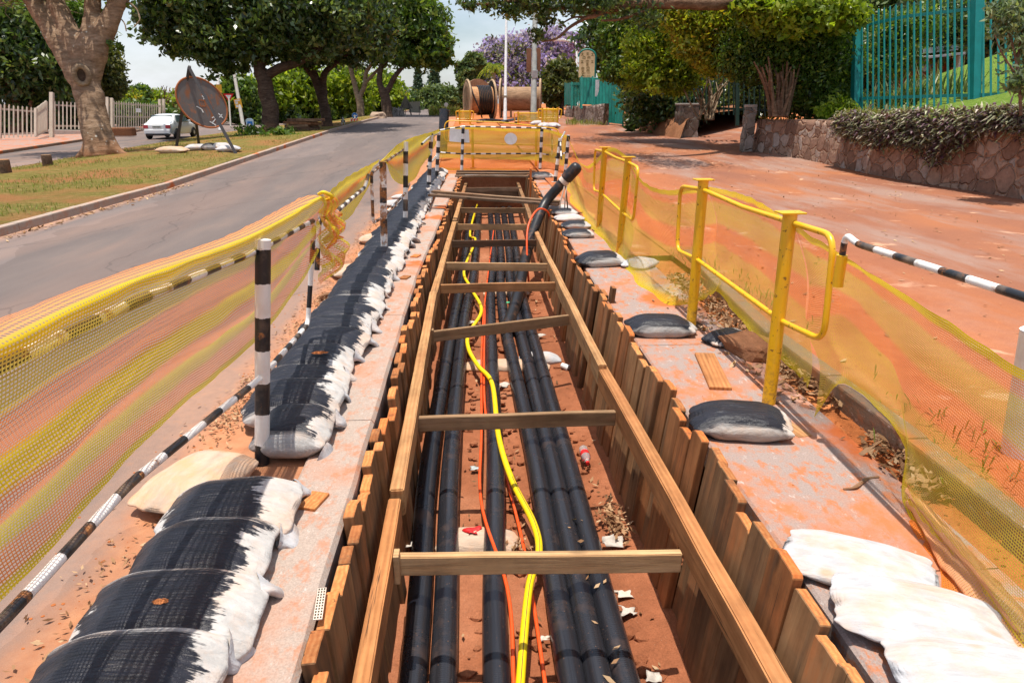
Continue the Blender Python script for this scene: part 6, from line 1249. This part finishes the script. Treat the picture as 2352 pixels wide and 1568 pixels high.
for a, b in zip(sq, sq[1:]): mb.bar(Mx @ V(a[0] * k_, a[1] * k_, .02), Mx @ V(b[0] * k_, b[1] * k_, .02), 2 * k_, .006, Mx.to_3x3() @ V(0, 0, 1))
obw(mb, 'rust_square', RE, dsc)
ap = s.p(433, 155, -.6); fr = px(66, d) * .5
for a in (at(403, 353), at(546, 361)): obw(MB().bar(a, ap + V(.02, 0, 0), .09, .07, (0, 1, 0)), 'leg', BKS, t)
obw(MB().bar(at(440, 347) + V(0, .9, 0), ap + V(0, .1, .05), .09, .07, (0, 1, 0)), 'leg', BKS, t)
for k, (u, v, m_, sx, lab) in enumerate(((398, 360, 2, 2.0, 'crumpled pale sack under the left leg of the tripod'), (455, 353, 0, 1.3, 'white sack leftmost of the three behind the tripod'), (487, 353, 3, 1.1, 'dark streaked sack in the middle of the three behind the tripod'), (508, 350, 1, 1.1, 'grey white sack right of the dark one behind the tripod'), (527, 357, 0, 1.3, 'white sack by the right leg of the tripod'))):
    p = at(u, v); sack((WS[0], WS[1], PS[0], BR[0])[m_], (p.x, p.y, p.z + .14 + .09), R.uniform(-.3, .3), lab, scl=(sx, 1.3, 1.6))
for u, v, w0, h0, lab in ((16, 404, 24, 36, 'short round wooden bollard at the left edge of the median'), (112, 388, 22, 31, 'short round wooden bollard nearer to the big tree')):
    b = at(u, v); d = zc(b); r_ = px(w0 / 2, d); h_ = px(h0, d); t = thing('bollard', lab, 'bollard', b); obw(MB().lathe([(r_, -.1), (r_ * .97, h_ * .5), (r_ * .98, h_ - .02), (r_ * .93, h_)], 18, Matrix.Translation(b)), 'post', M['old_wood'], t, True); obw(MB().lathe([(r_ * .92, h_ - .004), (r_ * .9, h_ + .006)], 18, Matrix.Translation(b)), 'cut_top', M['strut'], t)
# stacked timber
b = at(690, 306); d = zc(b); t = thing('timber_stack', 'untidy stack of old timber beams under the median trees', 'timber stack', b); k_ = px(1, d)
for i in range(16):
    row = i // 4; c = b + V(k_ * (-32 + R.uniform(-4, 8) + (i % 4) * 2 + row * 2), .15 * (i % 4) + .3, .14 + row * k_ * 6.5 + k_ * 3); l = k_ * R.uniform(34, 48)
    obw(MB().box(c + V(k_ * (18 if i % 3 else 40), 0, 0), (l * 1.4, .28, k_ * 6), rotM(R.uniform(-.02, .02), R.uniform(-.05, .06), R.uniform(-.12, .12)), .01), 'beam', M['old_wood'], t)
# signs and poles across the road
SG = plain('pale_pole', (.5, .47, .42), .8)
b = at(530, 293); d = zc(b); t = thing('yield_sign', 'red and white triangular yield sign on a pale post', 'road sign', b); c = atD(525, 223, d); Mx = face_cam(c); k_ = px(1, d)
obw(MB().tube([b, c + V(0, .06, 0)], px(1.8, d), 8), 'post', SG, t); tri = lambda q: [(-q, q * .62), (q, q * .62), (0, -q * 1.12)]
rb_ = flat_sign(t, 'red_border', tri(11.5 * k_), Mx, .02, M['red']); flat_sign(rb_, 'white_centre', tri(6.4 * k_), Mx @ Matrix.Translation(V(0, 0, .014)), .01, M['white'])
PY_ = plain('poster_yellow', (.8, .45, .05), .6); 
b = at(559, 292); d = zc(b); t = thing('utility_pole', 'leaning pale wooden pole with a yellow poster', 'pole', b); obw(MB().tube([b, atD(531, 130, d)], [px(4.2, d), px(3.2, d)], 12), 'pole', SG, t, True)
c = atD(548.5, 238, d) - V(0, .2, 0); Mx = face_cam(c, 0, 0) @ rotM(0, 0, .12).to_4x4(); k_ = px(1, d); po_ = flat_sign(t, 'poster', [(-8 * k_, -10 * k_), (8 * k_, -10 * k_), (8 * k_, 10 * k_), (-8 * k_, 10 * k_)], Mx, .02, PY_)
mb = MB(); [mb.prism([(x0 * k_, y0 * k_), (x1 * k_, y0 * k_), (x1 * k_, y1 * k_), (x0 * k_, y1 * k_)], Mx @ Matrix.Translation(V(0, 0, .014)), .008) for x0, y0, x1, y1 in ((-6, 5, 5, 8), (-6, -1, 0, 4), (-6, -8, -1, -3))]; obw(mb, 'poster_print', M['white'], po_)
b = at(506, 300); d = zc(b); t = thing('utility_pole', 'straight white pole with an orange poster half behind the rusty disc', 'pole', b); obw(MB().tube([b, atD(499, 150, d)], [px(4, d), px(3.4, d)], 12), 'pole', M['white'], t, True)
c = atD(505, 204, d) - V(0, .2, 0); Mx = face_cam(c); k_ = px(1, d); flat_sign(t, 'poster', [(-6 * k_, -9 * k_), (6 * k_, -9 * k_), (6 * k_, 9 * k_), (-6 * k_, 9 * k_)], Mx, .02, PY_)
b = at(575, 292); d = zc(b); k_ = px(1, d); t = thing('litter_bin', 'pale blue litter bin with a domed top and printed panel', 'bin', b); Mx = face_cam(b + V(0, 0, 9 * k_))
obw(MB().prism([(-8 * k_, -9 * k_), (8 * k_, -9 * k_), (8.5 * k_, 6 * k_), (5 * k_, 9.5 * k_), (-5 * k_, 9.5 * k_), (-8.5 * k_, 6 * k_)], Mx, .5), 'bin_body', plain('pale_blue', (.42, .58, .68), .5), t); pp_ = flat_sign(t, 'printed_panel', [(-5.5 * k_, -6 * k_), (5.5 * k_, -6 * k_), (5.5 * k_, 3.5 * k_), (-5.5 * k_, 3.5 * k_)], Mx @ Matrix.Translation(V(0, 0, .26)), .012, M['blue'])
flat_sign(pp_, 'panel_figure', [(-3.5 * k_, -6 * k_), (3 * k_, -6 * k_), (2 * k_, -1.5 * k_), (-2.5 * k_, -2 * k_)], Mx @ Matrix.Translation(V(0, 0, .27)), .012, M['white'])
# keep left sign and chevron board
b = at(815, 283); d = zc(b); k_ = px(1, d); t = thing('direction_sign', 'round blue sign with a white left arrow above a chevron board', 'road sign', b); c = atD(815, 266, d); Mx = face_cam(c)
obw(MB().tube([b, c + V(0, .05, 0)], .05, 8), 'post', M['grey_steel'], t); bd_ = flat_sign(t, 'blue_disc', ring(6.2 * k_), Mx, .02, M['blue']); flat_sign(t, 'white_ring', ring(6.6 * k_), Mx @ Matrix.Translation(V(0, 0, -.012)), .02, M['white'])
flat_sign(bd_, 'white_arrow', [(-4 * k_, 0), (-.5 * k_, 3 * k_), (-.5 * k_, 1.1 * k_), (4 * k_, 1.1 * k_), (4 * k_, -1.1 * k_), (-.5 * k_, -1.1 * k_), (-.5 * k_, -3 * k_)], Mx @ Matrix.Translation(V(0, 0, .014)), .01, M['white'])
c = atD(814, 276.5, d); Mx = face_cam(c - V(0, .08, 0)); cb_ = flat_sign(t, 'chevron_board', [(-9 * k_, -4.5 * k_), (9 * k_, -4.5 * k_), (9 * k_, 4 * k_), (-9 * k_, 4 * k_)], Mx, .02, M['white']); mb = MB()
for x in (-6, 0, 6): 
    for sg in (1, -1): mb.prism([((x - 1.8) * k_, 0), ((x + 1.2) * k_, 0), ((x + 3.6) * k_, sg * 4 * k_), ((x + .6) * k_, sg * 4 * k_)][::sg], Mx @ Matrix.Translation(V(0, 0, .014)), .01)
obw(mb, 'red_chevrons', M['red'], cb_)
b = at(789, 291); d = zc(b); t = thing('sign_stand', 'small grey sign stand between the leaning trunk and the arrow sign', 'sign', b); k_ = px(1, d)
for x in (-3, 3): obw(MB().bar(b + V(x * k_, 0, 0), b + V(x * k_, 0, 14 * k_), .06, .06, (0, 1, 0)), 'leg', M['grey_steel'], t)
obw(MB().box(b + V(0, 0, 12 * k_), (9 * k_, .06, 5 * k_)), 'plate', M['grey_steel'], t); obw(MB().lathe([(2 * k_, 14 * k_), (2.4 * k_, 18 * k_), (1 * k_, 21 * k_)], 10, Matrix.Translation(b)), 'lamp', M['grey_steel'], t)
OL = plain('olive_grey_back', (.12, .115, .085), .7); PB = plain('beige_back', (.36, .34, .27), .7)
b = at(933, 268); d = zc(b); k_ = px(1, d); t = thing('triangle_sign', 'dark back of a triangular warning sign on thin legs', 'road sign', b); Mx = face_cam(atD(932, 238, d)); flat_sign(t, 'plate', [(-16 * k_, -12 * k_), (16 * k_, -11 * k_), (0, 18 * k_)], Mx, .03, OL)
for a, c in (((920, 266), (930, 222)), ((946, 266), (933, 222))): obw(MB().bar(atD(*a, d), atD(*c, d) - V(0, .04, 0), .06, .05, (0, 1, 0)), 'leg', BKS, t)
b = at(953, 266); d = zc(b) + 2; k_ = px(1, d); t = thing('board_sign', 'pale rectangular back of a road sign behind the triangle', 'road sign', b); flat_sign(t, 'plate', [(-14 * k_, -12 * k_), (13 * k_, -13 * k_), (12 * k_, 12 * k_), (-12 * k_, 11 * k_)], face_cam(atD(953, 246, d)), .03, PB)
for u in (943, 963): obw(MB().bar(atD(u, 270, d), atD(u, 245, d) + V(0, .05, 0), .06, .05, (0, 1, 0)), 'leg', BKS, t)
b = at(1026, 268); d = 78; k_ = px(1, d); t = thing('road_sign', 'grey back of a round sign with boards at the far bend', 'road sign', b); c = atD(1025, 241, d); obw(MB().tube([atD(1025, 268, d), c], .08, 8), 'post', SG, t); flat_sign(t, 'disc', ring(5 * k_), face_cam(c - V(0, .1, 0)), .03, M['grey_steel']); flat_sign(t, 'board', [(-9 * k_, -4 * k_), (9 * k_, -4 * k_), (9 * k_, 4 * k_), (-9 * k_, 4 * k_)], face_cam(atD(1024, 250, d)), .03, PB)
b = at(912, 268); t = thing('mesh_heap', 'heap of grey wire mesh beside the far median tree', 'wire mesh', b); d = zc(b); mb = MB()
for k in range(60): a = atD(R.uniform(896, 934), 269, d + R.uniform(-.5, .5)); q = atD(R.uniform(898, 926), R.uniform(246, 262), d + R.uniform(-.5, .5)); mb.tube([a, a.lerp(q, .5) + V(.1, 0, .2), q], .035, 5)
obw(mb, 'wires', plain('grey_wire', (.3, .28, .26), .7), t)
rockish('soil_heap', at(868, 272), (px(40, 55), 2, 1.0), plain('heap_soil', (.34, .24, .17), .9), 'low grey brown heap of soil on the far median', 'heap', 12)
# white pole, grey pole, lamp
b = at(1160, 280); d = zc(b); t = thing('lamp_pole', 'slim white lamp pole in front of the cable reels', 'pole', b); obw(MB().tube([b, atD(1161, 200, d), atD(1164, -40, d)], [px(4.2, d), px(3.4, d), px(2.2, d)], 14), 'pole', M['white'], t, True); obw(MB().box(atD(1161, 222, d), (px(9, d), px(9, d), px(5, d)), None, .02), 'clamp', PB, t)
b = at(1225, 289); d = zc(b); t = thing('utility_pole', 'thick weathered grey pole with a brown notice box', 'pole', b); obw(MB().tube([b - V(0, 0, .1), atD(1227, 150, d), atD(1231, -60, d)], [px(7.2, d), px(6.4, d), px(5.4, d)], 16), 'pole', plain('weathered_grey', (.34, .35, .33), .85, .2, 0, .3, 2.0), t, True)
c = atD(1226, 139, d); BB = plain('brown_board', (.26, .13, .07), .7); k_ = px(1, d); obw(MB().box(c + V(-11 * k_, .1, 0), (11 * k_, .12, 50 * k_), None, .01).box(c + V(11 * k_, .1, 2 * k_), (10 * k_, .12, 48 * k_), None, .01), 'notice_box', BB, t); obw(MB().box(atD(1228, 171, d) - V(0, px(7, d), 0), (13 * k_, .2, 17 * k_), None, .02), 'meter_box', M['grey_steel'], t)
mb = MB()
for v in (92, 178): mb.lathe([(px(7.2, d), -.04), (px(7.3, d), .04)], 16, Matrix.Translation(atD(1227, v, d)))
obw(mb, 'pole_band', BKS, t)
b = at(1325, 268); d = 75; t = thing('street_lamp', 'distant street lamp arm against the jacaranda', 'street lamp', atD(1326, 262, d)); obw(MB().tube(rounded([atD(1326, 262, d), atD(1324, 96, d), atD(1284, 92, d)], .6), .1, 8), 'pole', M['white'], t); obw(MB().box(atD(1283, 92.5, d), (1.3, .4, .22), None, .06), 'lamp_head', M['white'], t)
# cable reels
WD = m_wood('reel_boards', (.42, .28, .17), (.6, .42, .26), (.7, .52, .34), 0, (.5, .3, .18), .2, 5.0); FD = plain('dark_reel_side', (.035, .03, .028), .75, .2, 0, .4, 1.5); FO = plain('reel_side', (.42, .29, .18), .8, .2, 0, .3, 2.0)
def reel(uc, vb, r_px, half_px, body_r, yaw, wound, label):
    b = at(uc, vb); d = zc(b); r_ = px(r_px, d); hw = px(half_px, d); rb = px(body_r, d); t_ = thing('cable_reel', label, 'cable reel', b)
    Mx = Matrix.Translation(b + V(0, r_ * .2, r_)) @ rotM(0, 0, yaw).to_4x4() @ rotM(0, math.pi / 2, 0).to_4x4()
    obw(MB().lathe([(rb, -hw), (rb, hw)], 40, Mx), 'drum', WD, t_, False)
    for sg in (-1, 1): fl_ = obw(MB().lathe([(r_ * .985, sg * hw - .075), (r_ * .985, sg * hw + .075)], 44, Mx), 'flange', FD, t_); obw(MB().tube([Mx @ V(r_ * math.cos(a), r_ * math.sin(a), sg * hw) for a in [j * math.pi / 24 for j in range(49)]], .085, 8, False), 'flange_rim', FO, fl_)
    mb = MB()
    for sg in (-1, 1):
        for k in range(5): mb.lathe([(r_ * .2 * (k + .6), sg * (hw + .075)), (r_ * .2 * (k + .6) + .03, sg * (hw + .085))], 40, Mx)
    obw(mb, 'side_boards', FO, t_)
    if wound:
        mb = MB()
        for k in range(8): mb.tube([Mx @ V((rb + .06) * math.cos(a), (rb + .06) * math.sin(a), -hw * .2 + k * .135) for a in [j * math.pi / 20 for j in range(41)]], .058, 8, False)
        obw(mb, 'wound_cable', M['black'], t_, True)
        mb = MB(); mb.tube(spline([Mx @ V(-(rb + .1), -rb * .3, -hw * .8), Mx @ V(-rb * .3, -(rb + .1), -hw * .7), Mx @ V(rb * .7, -(rb + .25), -hw * .3), Mx @ V(rb * 1.3, -(rb * .7), -.0)], 8), .055, 8); obw(mb, 'loose_end', M['black'], t_, True)
    else:
        q = b + V(0, -.2, 0); obw(MB().bar(q + V(-hw * .5, 0, 0), Mx @ V(0, -.1, -hw * .5), .16, .12, (0, 1, 0)).bar(q + V(hw * .5, 0, 0), Mx @ V(0, -.1, hw * .5), .16, .12, (0, 1, 0)), 'prop', WD, t_)
    return t_
reel(1103, 276, 43, 29, 29, .2, True, 'wooden cable reel with black cable wound on its right half')
reel(1196, 272, 42, 45, 26, -.12, False, 'empty wooden cable reel with dark sides behind the grey pole')
b = at(1118, 268); b.y += 5; t = thing('cable_reel', 'round side of a third cable reel showing behind the wound one', 'cable reel', b); d = zc(b); obw(MB().lathe([(px(38, d), -.07), (px(38, d), .07)], 40, Matrix.Translation(atD(1098, 222, d)) @ rotM(math.pi / 2, 0, .5).to_4x4()), 'flange', WD, t); obw(MB().lathe([(px(20, d), 0), (px(20, d), 1.6)], 32, Matrix.Translation(atD(1098, 222, d)) @ rotM(-math.pi / 2, 0, .5).to_4x4()), 'drum', FO, t)
for k, pts in enumerate(([(1096, 283), (1115, 280), (1140, 281), (1165, 284)], [(1150, 286), (1175, 280), (1195, 278), (1212, 284)], [(1185, 286), (1200, 279), (1206, 273), (1190, 271)])):
    tag(MB().tube(spline([at(*q) + V(0, 0, .12) for q in pts], 6), .11, 8).build('cable_end', M['black'], smooth=True), ['thick black cable lying before the wound reel', 'thick black cable lying between the two poles', 'black cable loop under the empty reel'][k], 'cable')
# yellow barriers and heap by the reels
def far_barrier(u0, u1, vb, vt, label, netted=True):
    b0, b1 = at(u0, vb), at(u1, vb); d = zc(b0); t_ = thing('barrier', label, 'barrier', b0, 0, 'yellow barriers by the cable reels'); z = topz(b0, u0, vt)
    for p in (b0, b1): obw(MB().tube([p, V(p.x, p.y, z)], .06, 8), 'post', M['yellow'], t_)
    obw(MB().tube(rounded([V(b0.x - .2, b0.y, z - .6), V(b0.x - .25, b0.y, z - .1), V(b1.x + .25, b1.y, z - .1), V(b1.x + .2, b1.y, z - .6), V(b0.x - .2, b0.y, z - .6)], .1), .035, 8), 'rail_frame', M['yellow'], t_)
    if netted: net('safety_net', 'yellow netting on the ' + label, [V(b0.x, b0.y - .1, z - .1), V(b1.x, b1.y - .1, z - .1)], [V(b0.x, b0.y - .15, b0.z + .1), V(b1.x, b1.y - .15, b1.z + .1)], M['net_end'], 20, 14, .02, .03, u0)
    return t_
far_barrier(1056, 1080, 286, 252, 'yellow barrier left of the wound cable reel'); far_barrier(1190, 1240, 290, 256, 'yellow barrier between the white pole and the grey pole'); far_barrier(1245, 1280, 296, 247, 'yellow barrier right of the grey pole, nearest the low stone wall'); far_barrier(1255, 1270, 282, 247, 'yellow barrier behind the one right of the grey pole', False)
for k, (u, v) in enumerate(((1235, 291), (1250, 297), (1268, 297))): p = at(u, v); sack(WS[k], (p.x, p.y - .3, p.z + .2), k, ['pale sack left in the heap by the grey pole', 'white sack in the middle of the heap by the grey pole', 'pale sack right in the heap by the yellow barrier'][k], scl=(1.5, 1.4, 2.2))
# white car
b = at(358, 321); d = zc(b); t = thing('parked_car', 'white sedan seen from behind on the other carriageway', 'car', b, 0.0)
CW = S('car_white', .25, .5, (.74, .75, .75)); CW.b.inputs['Coat Weight'].default_value = .5; GLS = S('car_glass', .08, .6, (.05, .075, .08)).m; TY = plain('tyre', (.02, .02, .02), .85); RIM = plain('rim', (.45, .45, .46), .4, .5, .5)
ox, oy, oz = b.x + .12, b.y + .1, b.z + .01
st_ = [(0, .42, .78, .80, .72, .70), (.06, .3, .86, .9, .78, .74), (.5, .24, .9, .96, .83, .76), (.72, .24, .92, 1.1, .84, .7), (1.15, .24, .92, 1.38, .84, .6), (1.9, .24, .91, 1.42, .84, .6), (2.5, .24, .9, 1.36, .84, .6), (3.1, .24, .89, .97, .84, .72), (3.5, .25, .84, .9, .83, .74), (4.0, .28, .72, .76, .78, .68), (4.15, .4, .6, .64, .66, .55)]
mb = MB(); rows = []
for y_, z0, zb, zt, w_, wt_ in st_:
    pr = [(w_ - .06, z0), (w_, z0 + .12), (w_ + .015, (z0 + zb) / 2 + .05), (w_ - .02, zb), (wt_ + .03, zt - .05), (wt_ - .06, zt)]
    rows.append([V(ox + x, oy + y_, oz + z) for x, z in pr] + [V(ox, oy + y_, oz + zt + .02)] + [V(ox - x, oy + y_, oz + z) for x, z in reversed(pr)])
mb.grid(rows); n = len(rows[0]); N = len(mb.v); mb.face(*reversed(range(n))); mb.face(*[N - n + k for k in range(n)]); mb_u = [V(ox - .78, oy + .1, oz + .26)]
o = obw(mb, 'body', CW.m, t, True); mods(o, ('SUBSURF', dict(levels=1, render_levels=2)))
def pane(pts, nm, mat, off): q = [Vector(p) for p in pts]; n_ = (q[1] - q[0]).cross(q[2] - q[0]).normalized(); n_ = n_ if n_.dot(Vector(off)) > 0 else -n_; mb = MB(); A = mb.vs([p + n_ * .03 for p in q]); B2 = mb.vs([p - n_ * .02 for p in q]); k = len(q); mb.face(*[A + j for j in range(k)]); [mb.face(A + j, A + (j + 1) % k, B2 + (j + 1) % k, B2 + j) for j in range(k)]; return obw(mb, nm, mat, t)
c3 = lambda x, y_, z: V(ox + x, oy + y_, oz + z)
pane([c3(-.66, .73, .98), c3(.66, .73, .98), c3(.54, 1.1, 1.31), c3(-.54, 1.1, 1.31)], 'rear_window', GLS, (0, -1, .5))
for sg in (1, -1):
    pane([c3(sg * .815, .98, .95), c3(sg * .815, 1.75, .95), c3(sg * .66, 1.7, 1.33), c3(sg * .66, 1.2, 1.32)], 'side_window', GLS, (sg, 0, .3)); pane([c3(sg * .815, 1.82, .95), c3(sg * .81, 2.85, .93), c3(sg * .66, 2.4, 1.3), c3(sg * .66, 1.78, 1.33)], 'side_window', GLS, (sg, 0, .3))
    pane([c3(sg * .5, .01, .62), c3(sg * .77, .02, .62), c3(sg * .77, .04, .8), c3(sg * .5, .03, .8)], 'tail_light', S('tail_red%d' % sg, .3, .5, (.35, .01, .012)).m, (0, -1, 0))
    obw(MB().box(c3(sg * .92, 2.65, .98), (.16, .1, .12), None, .03), 'wing_mirror', CW.m, t)
    for y_ in (.72, 3.3):
        Mx = Matrix.Translation(c3(sg * .8, y_, .3)) @ rotM(0, math.pi / 2, 0).to_4x4(); wh = obw(MB().lathe([(.2, -.1), (.29, -.1), (.31, -.06), (.31, .06), (.29, .1), (.2, .1)], 24, Mx), 'wheel', TY, t, True); rr = obw(MB().lathe([(.2, -.09), (.21, .0), (.2, .09), (.05, .11 * 1)], 20, Mx), 'rim', RIM, wh, True)
obw(MB().box(c3(0, -.02, .42), (1.5, .1, .26), None, .05), 'rear_bumper', CW.m, t); npl = obw(MB().box(c3(0, -.0, .7), (.5, .05, .12), None, .005), 'number_plate', plain('plate_grey', (.5, .5, .45), .5), t); mb = MB()
for k in range(6): mb.box(c3(-.19 + k * .075, -.03, .7), (.04, .008, .06))
obw(mb, 'plate_characters', M['ink'], npl); obw(MB().box(c3(0, .05, .27), (1.3, .3, .12)), 'underbody_shade', M['black'], t)  # black box under the tail stands in for the shade beneath the car
# grass on the median and weeds
pts = []
for _ in range(26000):
    y_ = 9 + 50 * R.random() ** 1.5; x0 = lin(LN, y_); f = R.random(); x_ = x0 + (-7.66 - x0) * f
    if nz3((x_ * .35, y_ * .35, 0), 1) + .35 * nz3((x_ * 1.7, y_ * 1.7, 3), 1) < -.02: continue
    pts.append((x_, y_, gz(x_, y_) + .13 * sstep(0, .35, f) + .0))
straps(pts, .09, .008, M['grass_blade'], 'median_grass', None, 'stuff', .8, .9)
for k, (x_, y_) in enumerate(((2.85, 8.4), (2.95, 7.0), (2.92, 3.4))):
    straps([(x_ + R.gauss(0, .16), y_ + R.gauss(0, .5), .07) for _ in range(110)], .1, .006, M['grass_blade'], 'kerb_weeds', None, 'stuff', .8, .9)
s = Spot(1395, 292); straps([tuple(at(R.uniform(1300, 1390), R.uniform(284, 292)) + V(0, 0, .08)) for _ in range(300)], .4, .02, M['grass_blade'], 'wall_foot_weeds', None, 'stuff', .8, .9)
b = at(640, 312); t = thing('weed_clump', 'leafy weeds at the foot of the first dark trunk', 'plant', b); crown('leaves', t, [(at(590, 315) + V(0, 0, .3), (1.2, .6, .35)), (at(650, 316) + V(0, 0, .2), (1.0, .5, .3))], 900, .12, 'leaf_mid', per=8, shell=.1)
straps([tuple(at(R.uniform(985, 1058), R.uniform(263, 268)) + V(0, 0, .05)) for _ in range(500)], .9, .05, M['grass_blade'], 'far_verge_grass', None, 'stuff', .8, 1.0)
